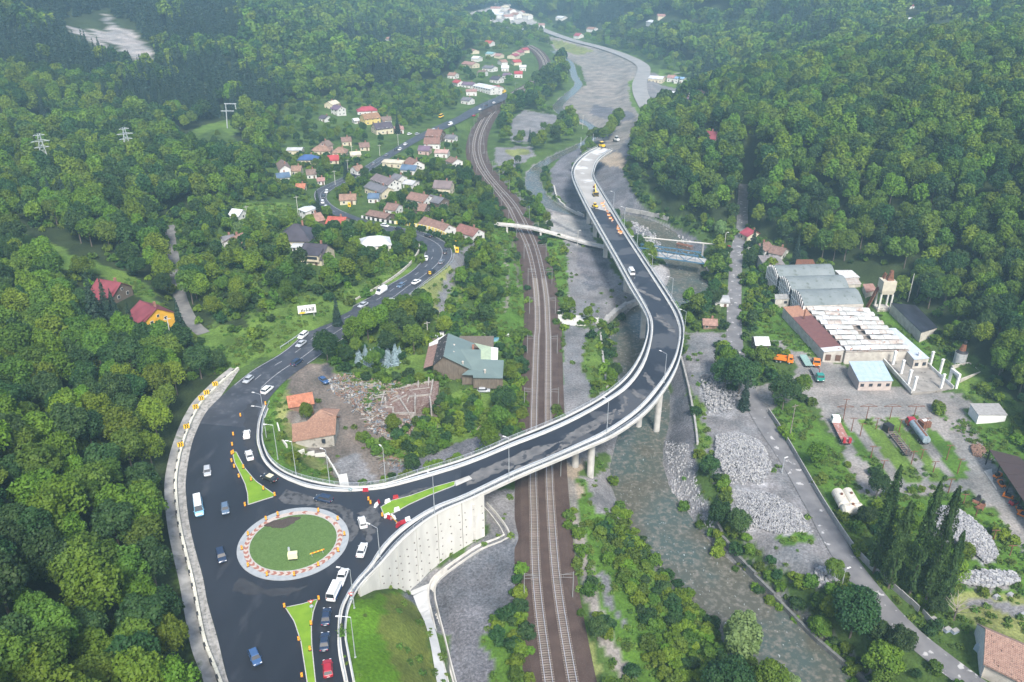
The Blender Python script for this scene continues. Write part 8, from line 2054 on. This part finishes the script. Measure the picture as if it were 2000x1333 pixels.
# ------------------------------------------------------------ pylons, portals, poles
def hz(x, y, z, top):
 lo, hi = 0, 80
 for _k in range(30):
  m_ = (lo + hi) / 2
  if proj(x, y, z + m_)[1] > top: lo = m_
  else: hi = m_
 return lo
def pylon(px, py, top, label, arms=3):
 g = G(px, py); h = hz(g.x, g.y, g.z, top); r = thing('power_pylon', label, 'power pylon', tuple(g), .5)
 b, t = 2.4, .5; m = MB()
 for sx in (-1, 1):
  for sy in (-1, 1): m.tube((sx * b, sy * b, 0), (sx * t, sy * t, h), .16, .12, 4)
 m.build('legs', M_STEEL, r); m = MB(); n = 9
 for i in range(n):
  z0, z1 = h * i / n, h * (i + 1) / n; w0, w1 = b + (t - b) * i / n, b + (t - b) * (i + 1) / n
  for s in (-1, 1):
   m.tube((-w0, s * w0, z0), (w1, s * w1, z1), .08, .08, 3); m.tube((w0, s * w0, z0), (-w1, s * w1, z1), .08, .08, 3); m.tube((s * w0, -w0, z0), (s * w1, w1, z1), .08, .08, 3)
 m.build('lattice', M_STEEL, r)
 for k in range(arms):
  zz = h * (.97 - .14 * k); wd = (2.6, 4.2, 3.4)[k]; m = MB(); m.tube((-wd, 0, zz), (wd, 0, zz), .16, .16, 4); m.tube((-wd, 0, zz), (0, 0, zz + 1), .08, .08, 3); m.tube((wd, 0, zz), (0, 0, zz + 1), .08, .08, 3); m.build('cross_arm', M_STEEL, r)
pylon(96, 345, 262, 'steel lattice pylon nearest the left edge, right of the lone white house'); pylon(256, 320, 250, 'steel lattice pylon between the left one and the twin legged portal')
def portal(px, py, top, w_, label):
 g = G(px, py); h = hz(g.x, g.y, g.z, top); r = thing('power_portal', label, 'power pylon', tuple(g), 0)
 for s in (-1, 1):
  m = MB(); m.tube((s * w_ * .6, 0, 0), (s * w_ * .42, 0, h), .5, .3, 4); m.build('leg', M_STEEL, r)
 MB().box((0, 0, h - .3), (w_ * 1.1, .5, .6)).build('top_beam', M_STEEL, r); MB().box((0, 0, h * .7), (w_ * 1.9, .5, .5)).build('cross_beam', M_STEEL, r)
portal(457, 252, 203, 7.5, 'twin legged power portal at the foot of the dark spruce slope'); portal(567, 78, 42, 9, 'twin legged power portal high on the far left slope')
for x_, y_, t_ in [(600,52,30),(624,28,4),(650,20,0),(668,20,2)]:
 g = G(x_, y_); r = thing('power_pole', 'thin distant power mast standing on the far left ridge', 'pole', tuple(g), 0, 'distant masts on the left ridge'); h = hz(g.x, g.y, g.z, t_); MB().tube((0, 0, 0), (0, 0, h), .5, .3, 5).build('mast', M_STEEL, r); MB().box((0, 0, h * .85), (4, .3, .3)).build('arm', M_STEEL, r)
def pole(px, py, top, label, m=M_CONC, arm=False, lampx=None, group=None):
 g = G(px, py); h = hz(g.x, g.y, g.z, top); r = thing('utility_pole', label, 'pole', tuple(g), .4, group); MB().tube((0, 0, -.5), (0, 0, h), .17, .11, 6).build('mast', m, r)
 if arm: MB().box((0, 0, h - .7), (2.2, .14, .14)).build('cross_arm', m, r)
 if lampx: MB().box((lampx, 0, h), (1.1, .3, .14)).build('lamp_head', M_WP, r); MB().tube((0, 0, h - .4), (lampx * .8, 0, h), .05, .05, 4).build('arm', m, r)
for x_, y_, t_, lb in [(533,510,482,'concrete pole on the bank left of the dormer house'),(683,484,462,'concrete pole with lamp right of the dormer house'),(683,512,495,'short concrete pole on the bank below the dormer house'),(714,500,488,'short pole left of the inner bend'),(835,650,628,'pole in front of the grey green roofed house yard'),(484,430,402,'fence post pole at the left end of the meadow'),
                       (583,424,383,'pole at the forest edge by the meadow'),(655,362,333,'tall pole by the village bend'),(680,337,312,'pole right of the village hedge'),(742,305,283,'pole beside the village straight'),(778,285,262,'pole where the village straight ends'),(688,306,285,'pole behind the pyramid roof'),
                       (1413,497,455,'street lamp pole by the parked white and red cars'),(1459,510,482,'leaning pole right of the east road'),(1128,480,451,'pole with lamp at the foot of the overpass'),(1138,252,225,'thin pole on the far clearing')]:
 pole(x_, y_, t_, lb, arm=('lamp' not in lb), lampx=1.0 if 'lamp' in lb else None)
for i, (x_, y_, t_, lb) in enumerate([(1134,298,268,'leftmost'),(1146,290,266,'middle'),(1158,285,262,'rightmost')]): pole(x_, y_, t_, lb + ' of three white poles at the far viaduct end', M_WP)
pole(1645, 1140, 1112, 'curved street lamp over the east lane above the dark round tree', M_STEEL, lampx=.9); pole(1527, 925, 895, 'slim grey lamp beside the east lane near the stone pile', M_STEEL, lampx=.6); pole(1541, 862, 790, 'wooden pole inside the fence behind the east lane', M_WOODP, arm=True); pole(1773, 590, 535, 'plain white concrete mast at the forest edge behind the silo', M_CONCW)
pole(342, 700, 620, 'weathered lattice pole rising from the trees left of the lane', M_CONC, arm=True); pole(318, 520, 500, 'pole with crossarm in the forest by the lane', M_CONC, arm=True)
# ------------------------------------------------------------ old factory and yard on the east side
ZY = 1.6
def Q(px, py, h=0.0, zg_=None): return Vector(P(px, py, ((ZY if zg_ is None else zg_) + h) / ZS))
def slabp(name, pts, m, parent, th=.16):
 o = parent.location; v = [Vector(p) - o for p in pts]; n = (v[1] - v[0]).cross(v[2] - v[0])
 if n.z < 0: v = v[::-1]
 mb = MB(); mb.face(*v); lo = [p - Vector((0, 0, th)) for p in v]; mb.face(*lo[::-1])
 for i in range(len(v)): j = (i + 1) % len(v); mb.face(lo[i], lo[j], v[j], v[i])
 return mb.build(name, m, parent)
def skirt(name, pts, m, parent, drop=.2, foot=-1.2, inset=.3):
 o = parent.location; c = sum((Vector(p) for p in pts), Vector()) / len(pts); mb = MB(); n = len(pts)
 q = [Vector(p) + ((c - Vector(p)) * Vector((1, 1, 0))).normalized() * inset for p in pts]
 for i in range(n):
  a, b = q[i] - o, q[(i + 1) % n] - o
  mb.face((a.x, a.y, foot + ZY - o.z), (b.x, b.y, foot + ZY - o.z), (b.x, b.y, b.z - drop), (a.x, a.y, a.z - drop))
 return mb.build(name, m, parent)
def holes(a, b, o, parent, n, w_, h_, z_, nm='window', m=None, out=.06):
 """openings spaced along a wall from a to b"""
 a = Vector(a); b = Vector(b); d = (b - a); d.z = 0; L_ = d.length; d.normalize(); rz = math.atan2(d.y, d.x); nv = Vector((d.y, -d.x, 0))
 me = MB().box((0, 0, 0), (w_, .12, h_)).mesh(nm, m or M_WIN)
 for i in range(n):
  p = a + d * (L_ * (i + .5) / n) + nv * out - o; put(nm, me, parent, (p.x, p.y, ZY + z_ - o.z), (0, 0, rz))
M_ARCH = mat('arched_roof_sheet', (.155, .18, .18), (.20, .225, .225), .25, rough=.8, c3=(.10, .12, .11), s3=.5, k3=(.55, .7)); M_DW = mat('dirty_white_wall', (.50, .47, .41), (.36, .33, .29), .5, rough=.95, c3=(.25, .2, .17), s3=1.2, k3=(.62, .75))
hl = [((1500,521),(1612,518)), ((1522,542),(1632,539)), ((1546,567),(1659,563)), ((1571,598),(1687,594))]
for k, lb in enumerate(['rearmost grey arched hall of the factory', 'middle grey arched hall of the factory', 'front grey arched hall next to the patched sawtooth roof']):
 (b0, b1), (f0, f1) = hl[k], hl[k + 1]; B0, B1, F0, F1 = Q(*b0, 6), Q(*b1, 6), Q(*f0, 6), Q(*f1, 6)
 hr = thing('arched_hall', lb, 'factory hall', (F0.x, F0.y, ZY)); o_ = hr.location; n = 10; nx = 8
 for i in range(nx):
  mb = MB(); rowsv = []
  for t in (i / nx, (i + .985) / nx):
   fr, bk = F0.lerp(F1, t), B0.lerp(B1, t)
   rowsv.append([fr.lerp(bk, j / n) + Vector((0, 0, 2.5 * math.sin(math.pi * j / n) + .02 * k)) - o_ for j in range(n + 1)])
  mb.strip(rowsv[0], rowsv[1]); mb.strip([p - Vector((0, 0, .15)) for p in rowsv[1]], [p - Vector((0, 0, .15)) for p in rowsv[0]])
  mb.build('roof_panel', M_ARCH, hr)
 for A, Bq, nm in ((F0, B0, 'end_wall'), (F1, B1, 'end_wall')):
  pts = [A.lerp(Bq, j / n) + Vector((0, 0, 2.4 * math.sin(math.pi * j / n))) - o_ for j in range(n + 1)]; lo = [(p.x, p.y, -1.2) for p in (pts[-1], pts[0])]
  mb = MB(); mb.face(*pts, *lo); mb.build(nm, M_WIN if A is F0 else M_DW, hr)
 d = (B0 - F0); 
 for j in range(9):
  t = j / 8; p = F0.lerp(B0, t) - o_; hh = 6 + 2.4 * math.sin(math.pi * t); MB().box((p.x - .12, p.y, -1.2), (.45, .45, hh + 1.2)).build('column', M_WP, hr)
 for zz in (2.0, 4.2): 
  a_, b_ = F0 - o_, B0 - o_; m = MB(); m.tube((a_.x - .1, a_.y, zz), (b_.x - .1, b_.y, zz), .2, .2, 4); m.build('beam', M_WP, hr)
 a_, b_ = F0 - o_, F1 - o_; m = MB(); m.face((a_.x, a_.y, -1.2), (b_.x, b_.y, -1.2), (b_.x, b_.y, 6), (a_.x, a_.y, 6)); m.build('side_wall', M_DW, hr)
# sawtooth factory
sf = thing('factory', 'long factory with rows of patched white and rusty corrugated roofs', 'factory', tuple(Q(1652, 700))); o_ = sf.location
TL, TR, BR, BL = Q(1569, 599, 4.6), Q(1692, 603, 4.6), Q(1776, 684, 4.6), Q(1652, 687, 4.6)
SHT = [mat('pale_corrugated', (.45, .45, .42), (.33, .33, .31), 1, rough=.7, c3=(.27, .14, .09), s3=.5, k3=(.64, .72)), mat('white_patched_sheet', (.60, .60, .60), (.46, .46, .45), 1, rough=.6, c3=(.30, .13, .08), s3=.8, k3=(.62, .68)), mat('brownish_sheet', (.33, .27, .23), (.42, .40, .37), .8, rough=.8, c3=(.2, .09, .06), s3=.6, k3=(.58, .68))]
R_, C_ = 9, 9
for i in range(R_):
 for j in range(C_):
  if i in (4, 5, 6) and j == 4: continue
  s0, s1 = (j + .02) / C_, (j + .985) / C_; t0, t1 = (i + .12) / R_, (i + .98) / R_
  f = lambda s, t: TL.lerp(TR, s).lerp(BL.lerp(BR, s), t) - o_
  dz = rng.uniform(-.12, .12); arc = []
  for q in range(5):
   t = t0 + (t1 - t0) * q / 4; h = 1.15 * math.sin(math.pi * (.12 + .76 * q / 4)) + dz; arc.append((f(s0, t) + Vector((0, 0, h)), f(s1, t) + Vector((0, 0, h))))
  mb = MB(); mb.strip([a[1] for a in arc], [a[0] for a in arc]); mb.build('roof_sheet', SHT[int(rng.choice([0, 1, 2], p=[.55, .33, .12]))], sf)
 a, b = TL.lerp(BL, (i + 1) / R_) - o_, TR.lerp(BR, (i + 1) / R_) - o_; MB().tube(a, b, .22, .22, 4).build('gutter', SHT[2], sf)
sk = skirt('wall', [TL, TR, BR, BL], M_DW, sf, 0, inset=.1)
holes(Q(1655, 699), Q(1770, 697), o_, sf, 7, 1.6, 1.4, 1.5); holes(Q(1700, 699), Q(1727, 699), o_, sf, 1, 4.2, 3.2, 0, 'gate', M_DOOR, .12)
deckp = [p - Vector((0, 0, .25)) for p in (TL, TR, BR, BL)]; slabp('flat_roof', deckp, mat('rotten_felt', (.10, .08, .07), (.28, .24, .2), .4, rough=1), sf)
ra = thing('factory_annex', 'long lean to wing with maroon sheet roof along the left side of the factory', 'factory wing', tuple(Q(1607, 700))); RA = [Q(1529, 600, 3.6), Q(1568, 596, 4.8), Q(1650, 684, 4.8), Q(1610, 688, 3.6)]
n = 12
for i in range(n):
 a, b = i / n, (i + .985) / n; m_ = mat('rust_orange_sheet', (.40, .21, .13), (.30, .15, .10), 1.5, rough=.8) if i < 3 else (SHT[1] if i == n - 1 else mat('maroon_sheet', (.17, .075, .065), (.14, .06, .055), 1, rough=.7))
 slabp('roof_sheet', [RA[0].lerp(RA[3], a), RA[1].lerp(RA[2], a), RA[1].lerp(RA[2], b), RA[0].lerp(RA[3], b)], m_, ra, .1)
skirt('wall', RA, M_DW, ra, .1); holes(RA[0], RA[3], ra.location, ra, 14, 1.3, 1.3, 1.3, out=-.2); holes(RA[3], RA[2], ra.location, ra, 2, 1.8, 2.2, .4, 'gate', M_DOOR, -.2)
p = Q(1570, 622, 4.4) - ra.location; MB().tube(p, p + Vector((0, 0, 3.4)), .3, .25, 8).build('rusty_chimney', M_RUST, ra)
bs = thing('factory_annex', 'narrow wing under a pale blue white sheet roof on the right side of the factory', 'factory wing', tuple(Q(1790, 712))); BS = [Q(1733, 641, 4.4), Q(1749, 641, 4.6), Q(1816, 700, 4.2), Q(1786, 703, 4.0)]
for i in range(8): a, b = i / 8, (i + .985) / 8; slabp('roof_sheet', [BS[0].lerp(BS[3], a), BS[1].lerp(BS[2], a), BS[1].lerp(BS[2], b), BS[0].lerp(BS[3], b)], mat('bluewhite_sheet', (.42, .47, .52), (.50, .54, .58), .6, rough=.4), bs, .1)
skirt('wall', BS, M_DW, bs, .1); holes(BS[3], BS[2], bs.location, bs, 2, 1.2, 1.2, 1.4, out=-.2)
def simple(label, corners, rm, wm, name='shed', cat='shed', nwin=0, sheets=6, zg_=None, foot=-1.2, out=-.25):
 c = [Q(x, y, h, zg_) for x, y, h in corners]; r = thing(name, label, cat, (c[3].x, c[3].y, ZY))
 for i in range(sheets): a, b = i / sheets, (i + .985) / sheets; slabp('roof_sheet', [c[0].lerp(c[1], a), c[0].lerp(c[1], b), c[3].lerp(c[2], b), c[3].lerp(c[2], a)], rm, r, .12)
 skirt('wall', c, wm, r, .12, foot); 
 if nwin: holes(c[3], c[2], r.location, r, nwin, 1.2, 1.1, 1.1, out=out)
 return r
simple('small building with pale blue corrugated roof in front of the factory', [(1658,706,4.2),(1724,705,4.2),(1745,744,3.3),(1678,745,3.3)], mat('lightblue_sheet', (.33, .42, .50), (.40, .48, .55), .7, rough=.4), mat('pinkish_block', (.45, .38, .34), (.36, .31, .28), 1, rough=.95), 'workshop', 'building', 4)
wd = simple('white metal shed with streaked front at the right edge of the yard', [(1894,788,4.2),(1951,788,4.2),(1969,811,4.0),(1911,811,4.0)], mat('grey_ribbed_sheet', (.26, .25, .235), (.34, .33, .32), 1.2, rough=.5), M_WP, 'shed', 'shed', 5)
dk = simple('low building with a wet black flat roof under the forest edge', [(1740,592,4.6),(1788,596,4.8),(1832,640,4.6),(1800,650,4.4)], mat('black_felt', (.018, .02, .026), (.035, .038, .05), .3, rough=.35), M_DW, 'workshop', 'building', 0, 5)
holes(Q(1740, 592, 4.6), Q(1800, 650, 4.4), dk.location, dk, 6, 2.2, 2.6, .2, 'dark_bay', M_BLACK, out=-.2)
simple('flat grey and brown roofed building behind the arched halls', [(1480,499,4),(1520,499,4),(1534,517,4),(1491,517,4)], mat('greybrown_felt', (.17, .15, .15), (.24, .22, .21), .4, rough=.9), M_DW, 'workshop', 'building', 2, 3)
simple('rusty red roofed shed tucked behind the arched halls', [(1556,507,3.6),(1588,507,3.6),(1594,518,3),(1553,518,3)], M_RUST, M_DW, 'shed', 'shed', 0, 3)
simple('rust striped white shed behind the arched halls, upper one', [(1630,528,4),(1664,528,4),(1680,542,3.6),(1646,543,3.6)], SHT[1], M_DW, 'shed', 'shed', 0, 5)
simple('rust striped white shed behind the arched halls, lower one', [(1648,544,3.6),(1676,544,3.6),(1683,555,3),(1657,556,3)], SHT[2], M_DW, 'shed', 'shed', 0, 4)
simple('rusty roofed shed left of the concrete tower', [(1685,555,4),(1705,554,4),(1713,567,3.2),(1692,572,3.2)], mat('pinkish_rust', (.33, .20, .17), (.25, .13, .10), 1, rough=.8), M_DW, 'shed', 'shed', 0, 3)
simple('small concrete kiosk with broken roof left of the front arched hall', [(1513,575,3.4),(1538,574,3.4),(1543,584,3.2),(1514,585,3.2)], M_CONCD, M_DW, 'kiosk', 'kiosk', 2, 1)
# tower on legs
tw = thing('concrete_tower', 'cream concrete hopper tower on four legs with rusty gear on top', 'tower', tuple(Q(1722, 605))); zt0 = 7.2
for sx in (-2.2, 2.2):
 for sy in (-1.8, 1.8): MB().box((sx, sy, -1), (.6, .6, zt0 + 1)).build('leg', M_CONCW, tw)
M_TW = mat('cream_concrete', (.50, .46, .36), (.42, .38, .30), .5, rough=.9)
MB().box((0, 0, zt0), (4.4, 4.0, 1.6), 0, 1.16).build('hopper', M_TW, tw); MB().box((0, 0, zt0 + 1.6), (5.1, 4.7, 3.8)).build('bunker', M_TW, tw); MB().box((0, 0, -1), (5.6, 5.2, 2.2)).build('base', M_DW, tw)
m = MB(); m.box((.6, 0, zt0 + 5.4), (2.8, 2.2, 1.4), 0, .6); m.tube((.8, 0, zt0 + 6.6), (.8, 0, zt0 + 9.2), 1.1, .7, 8); m.build('rusty_hopper', M_RUST, tw)
m = MB(); m.tube((-5.2, 1, 0), (-.6, 1, zt0 + 7.6), .35, .35, 4); m.tube((-5.2, 2.2, 0), (-.6, 2.2, zt0 + 7.6), .35, .35, 4)
for i in range(12): t = i / 12; m.box((-5.2 + 4.6 * t, 1.6, (zt0 + 7.6) * t), (.25, 1.4, .2))
m.build('conveyor', M_RUST, tw)
si = thing('cement_silo', 'round grey silo topped by a rusty cone near the open pit', 'silo', tuple(Q(1871, 716)))
for k in range(4): MB().tube((0, 0, k * 1.45 - .3), (0, 0, k * 1.45 + 1.1), 2.0, 2.0, 16).build('ring', mat('silo_plates', (.40, .41, .40), (.28, .29, .29), .9, rough=.7), si)
MB().tube((0, 0, 5.4), (0, 0, 6.2), 2.0, 1.1, 16).build('shoulder', M_BLACK, si); MB().tube((0, 0, 6.1), (.3, 0, 8.4), 1.1, .7, 8).build('rusty_cone', M_RUST, si); MB().tube((.3, 0, 8.3), (.4, 0, 9.6), .5, .5, 8).build('cap', M_BLACK, si)
# open pit box and portal
pb = thing('concrete_bin', 'open square concrete bin beside the silo', 'bin', tuple(Q(1885, 735))); o_ = pb.location; c4 = [Q(1860, 714, 2.4), Q(1893, 708, 2.4), Q(1916, 726, 2.4), Q(1877, 740, 2.4)]
for i in range(4):
 a, b = c4[i] - o_, c4[(i + 1) % 4] - o_; m_ = (a + b) / 2; MB().box((0, 0, -1.5), ((b - a).length + .3, .35, 1.5 + a.z)).build('wall', M_DW, pb, (m_.x, m_.y, 0), math.atan2(b.y - a.y, b.x - a.x))
pf = thing('concrete_portal', 'white two legged concrete frame leaning at the bin corner', 'concrete frame', tuple(Q(1866, 762))); a, b = Q(1852, 751) - pf.location, Q(1866, 762) - pf.location
for q in (a, b): MB().box((q.x, q.y, -.5), (.7, .7, 5.5)).build('leg', M_WP, pf)
m_ = (a + b) / 2; MB().box((m_.x, m_.y, 5.0), ((b - a).length + .7, .75, .9), math.atan2(b.y - a.y, b.x - a.x)).build('lintel', M_WP, pf)
# foundation slab with standing posts
fs = [Q(1718, 697, .5), Q(1773, 694, .5), Q(1803, 706, .5), Q(1862, 760, .5), Q(1781, 768, .5)]; fd = thing('foundation_slab', 'bare concrete slab of a dismantled hall in front of the factory', 'concrete slab', tuple(fs[4])); slabp('slab', fs, mat('slab_concrete', (.29, .27, .24), (.20, .185, .165), .35, rough=.95, c3=(.07, .065, .06), s3=.7, k3=(.62, .68)), fd, 1.4)
for a, b in ((fs[0], fs[4]), (fs[2] + (fs[3] - fs[2]) * .15, fs[3])):
 n = 7
 for i in range(n):
  u, v = a.lerp(b, i / n) - fd.location, a.lerp(b, (i + .96) / n) - fd.location; m_ = (u + v) / 2; MB().box((0, 0, 0), ((v - u).length, .3, 1.3)).build('low_wall', M_WP if i % 2 else M_CONCW, fd, (m_.x, m_.y, -.3), math.atan2(v.y - u.y, v.x - u.x))
for i, (x_, y_) in enumerate([(1743,715),(1759,733),(1773,753),(1783,766),(1790,717),(1816,716),(1835,731),(1837,761)]):
 p = Q(x_, y_); r = thing('concrete_post', 'white concrete post of the dismantled hall, in the %s row' % ('left' if i < 4 else 'right'), 'post', tuple(p), .3, 'standing posts of the dismantled hall'); MB().box((0, 0, -.5), (.75, .55, 5.8)).build('post_shaft', M_WP, r); MB().box((0, 0, 5.3), (.95, .7, .35)).build('post_head', M_WP, r)
# tanks
M_TANK = mat('rusty_white_tank', (.58, .55, .47), (.48, .44, .37), .8, rough=.6, c3=(.33, .14, .07), s3=.9, k3=(.62, .68))
for (x0, y0), (x1, y1), lb in [((1635,962),(1649,988),'left of the two parallel rusty cream tanks in the grass'),((1654,961),(1668,985),'right of the two parallel rusty cream tanks in the grass'),((1647,996),(1681,993),'rusty cream tank lying across the front of the pair')]:
 a, b = Q(x0, y0, 1.3), Q(x1, y1, 1.3); d = (b - a).normalized(); r = thing('storage_tank', lb, 'tank', (a.x, a.y, ZY - .3)); a, b = a - r.location, b - r.location
 m = MB(); m.tube(a, b, 1.45, 1.45, 18); m.tube(b, b + d * .5, 1.45, .7, 18); m.tube(a, a - d * .5, 1.45, .7, 18); m.build('shell', M_TANK, r, smooth_=False); c_ = (a + b) / 2; MB().tube((c_.x, c_.y, c_.z + 1.3), (c_.x, c_.y, c_.z + 1.8), .35, .35, 8).build('hatch', M_RUST, r)
# gantry posts of the parking bays
for i, (x0, y0, y1, arm) in enumerate([(1647,818,795,1),(1692,817,794,1),(1738,817,794,1),(1785,814,794,1),(1663,840,817,0),(1711,836,817,0),(1756,842,820,0),(1806,843,817,0),(1701,892,872,0),(1723,920,900,0),(1780,905,882,0),(1800,894,878,0),(1823,920,902,0),(1849,897,870,0),(1870,924,897,0),(1852,962,936,0),(1881,985,966,0),(1938,1060,1036,0),(1971,1088,1066,0),(1680,850,828,0),(1650,800,780,0),(1905,1010,990,0)]):
 p = Q(x0, y0); h = hz(p.x, p.y, ZY, y1); r = thing('gantry_post', ('rusty T topped post at the yard end of the parking bays' if arm else 'thin rusty post among the weedy parking bays'), 'post', tuple(p), 0, 'T topped posts' if arm else 'thin rusty posts of the parking bays')
 MB().box((0, 0, -.4), (.22, .22, h + .4), 0, .6).build('post_shaft', M_RUST, r); m = MB(); w_ = 2.6 if arm else 1.0; m.box((0, 0, h - .1), (w_ * 2, .14, .14)); 
 if arm: m.tube((-w_, 0, h), (0, 0, h + .8), .06, .06, 4); m.tube((w_, 0, h), (0, 0, h + .8), .06, .06, 4)
 m.build('top_arm', M_RUST, r)
# fence of the yard
wall_line('concrete panel fence between the east lane and the weedy yard', [(1500,807),(1520,836),(1545,878),(1575,930),(1605,982),(1638,1034),(1671,1082),(1710,1122),(1750,1157),(1794,1196)], 0, .25, 1.7, M_CONCD, 'panel_fence', 'fence', 2.6)
wall_line('grey panel fence ending by the brick roofed house', [(1800,1200),(1818,1220),(1840,1235)], 0, .2, 1.6, M_CONCD, 'panel_fence', 'fence', 2.6)
# right sheds
rs = thing('open_shed', 'open shed with dark brown sheet roof over orange machines at the right edge', 'shed', tuple(Q(1990, 1000))); RS = [Q(1932, 878, 5.2), Q(1990, 892, 5.4), Q(2120, 1010, 5.4), Q(2040, 1040, 4.8)]
for i in range(6): a, b = i / 6, (i + .985) / 6; slabp('roof_sheet', [RS[0].lerp(RS[3], a), RS[1].lerp(RS[2], a), RS[1].lerp(RS[2], b), RS[0].lerp(RS[3], b)], mat('darkbrown_sheet', (.055, .035, .032), (.045, .03, .028), 1, rough=.6), rs, .12)
for t in (0, .2, .4, .6, .8, 1): p = RS[0].lerp(RS[3], t) - rs.location; MB().box((p.x + .3, p.y, -1), (.25, .25, p.z + .9)).build('post', M_BLACK, rs)
FP = [Q(1922, 920, .25), Q(1950, 912, .25), Q(2080, 1060, .25), Q(2040, 1110, .25), Q(1975, 1000, .25)]; slabp('floor', FP, M_CONC, rs, .8)
for i, (x_, y_) in enumerate([(1950,935),(1958,950),(1968,972),(1976,985),(1986,1000),(1996,1012)]):
 p = Q(x_, y_, .2); r = thing('farm_machine', ['orange red harrow frame at the upper end of the open shed', 'orange seed box second in the open shed', 'orange frame machine third in the open shed', 'orange and black wagon in the middle of the open shed', 'orange plough frame near the lower end of the open shed', 'orange machine nearest the bottom in the open shed'][i], 'machine', tuple(p), .5 + i)
 m = MB(); m.box((0, 0, .5), (2.6, .3, .3)); m.box((0, .9, .5), (2.6, .3, .3)); m.box((-1, .45, .5), (.3, 1.2, .5)); m.box((1, .45, .5), (.3, 1.2, .9)); m.build('frame', PAINT['orange'] if i != 3 else PAINT['red'], r); MB().box((0, .5, .8), (1.4, .8, .7), 0, .8).build('box', M_BLACK, r)
 for s in (-1.2, 1.2): put('wheel', WHEEL, r, (s, .2, .35))
heap('brick_pile', '', [(1895,872),(1912,868),(1925,884),(1915,895),(1900,890)], 130, [JC[2], JC[3]], .3, .7, planks=0, mound=.8)
for i in range(7):
 p = Q(1912 + i * 4.2, 885 + i * 2.2, 0); r = thing('concrete_beam', 'concrete beam in the stack beside the brick pile', 'beam', tuple(p), -.9, 'stacked beams beside the brick pile'); MB().box((0, 0, 0), (4.5, .35, .5)).build('beam_body', M_CONC if i % 2 else mat('bluish_tarp', (.25, .30, .36), rough=.7), r); MB().box((0, 0, -.1), (.4, .6, .12)).build('bearer', M_WOODP, r)
for x_, y_, lb in [(1908,981,'dark wrecked machine in the weeds left of the shed track'),(1916,992,'brown wrecked machine just below the dark one')]:
 p = Q(x_, y_); r = thing('wrecked_machine', lb, 'machine', tuple(p), .8); MB().box((0, 0, .3), (2.6, 1.4, .9), 0, .7).build('hull', M_BLACK if y_ < 985 else M_RUST, r); MB().tube((-1.2, -.8, .5), (-1.2, .8, .5), .6, .6, 10).build('roller', M_RUST, r); MB().box((.6, 0, 1.1), (.8, .9, .7), 0, .8).build('cowl', M_BLACK, r)
# brick coloured roof in the corner
br = thing('house', 'house corner with brick coloured tiled roof at the bottom right edge', 'house', tuple(Q(1960, 1290))); o_ = br.location
e0, e1, r0, r1 = Q(1921, 1297, 3.2) - o_, Q(2110, 1392, 3.2) - o_, Q(1925, 1229, 6.6) - o_, Q(2120, 1312, 6.6) - o_
tiled('tiles', tuple(e0), tuple(e1), tuple(r0), tuple(r1), 20, 44, mat('brick_tile', (.34, .22, .17), (.26, .16, .125), 1.6, rough=.9, c3=(.15, .10, .08), s3=2.2, k3=(.62, .7)), br)
slabp('rear_roof', [r0 + o_, r1 + o_, r1 + o_ + Vector((1.5, 5, -3.4)), r0 + o_ + Vector((1.5, 5, -3.4))], MATS['brick_tile'], br)
m = MB(); xx = e0.lerp(e1, .02); m.face(xx, r0 + Vector((.3, 0, 0)), r0 + Vector((1.8, 5, -3.4)), (r0.x + 1.8, r0.y + 5, -1.2), (xx.x, xx.y, -1.2)); m.build('gable_wall', M_WP, br)
a, b = e0 + Vector((.4, .5, 0)), e1 + Vector((0, .5, 0)); m = MB(); m.face((a.x, a.y, -1.2), (b.x, b.y, -1.2), (b.x, b.y, 3.1), (a.x, a.y, 3.1)); m.build('wall', M_DW, br)
MB().box((-3.4, 2.4, 0), (2.2, 1.8, 1.5), .3, .9).build('lean_to', mat('lean_to_blue', (.35, .42, .46), rough=.5), br)
for x_, y_, lb in [(1945,1170,'left of two grey boulders below the long stone pile'),(1972,1166,'right of two grey boulders below the long stone pile'),(1997,1205,'grey boulder at the right edge of the picture')]:
 p = Q(x_, y_); me = MB(); me.box((0, 0, -.3), (1.7, 1.2, 1.3), .4, .65); me.box((.5, .2, -.3), (1.1, 1.2, .9), 1.0, .7); o = me.build('boulder', M_ST[0], None, tuple(p)); tagp(o, lb, 'boulder')
for x_, y_, lb in [(1822,1212,'small blue grey crate by the panel fence end'),(1850,1232,'blue grey board pile in the garden by the dead tree'),(1865,1235,'second blue grey board pile by the dead tree')]:
 p = Q(x_, y_); o = thing('crate', lb, 'crate', tuple(p), .4); MB().box((0, 0, -.1), (1.6, .9, .7), 0, .9).build('box', mat('bluegrey_board', (.26, .30, .35), rough=.7), o); MB().box((0, 0, .6), (1.5, .9, .07)).build('lid', M_CONCD, o)
dt = thing('dead_tree', 'bare dead tree with grey branches in front of the poplars', 'tree', tuple(G(1862, 1212))); m = MB(); m.tube((0, 0, -.5), (0, 0, 3.5), .25, .15, 6); m.build('trunk', M_BARK, dt); m = MB()
for i in range(14): a_ = i * 2.4; z_ = 2 + i * .16; e = Vector((math.cos(a_) * 2.6, math.sin(a_) * 2.6, z_ + 2.4)); m.tube((0, 0, z_), e, .09, .03, 4); m.tube(e * .6 + Vector((0, 0, z_ * .4)), e + Vector((.8, -.5, .6)), .04, .02, 3)
m.build('branches', mat('dead_wood', (.32, .28, .24), rough=1), dt)
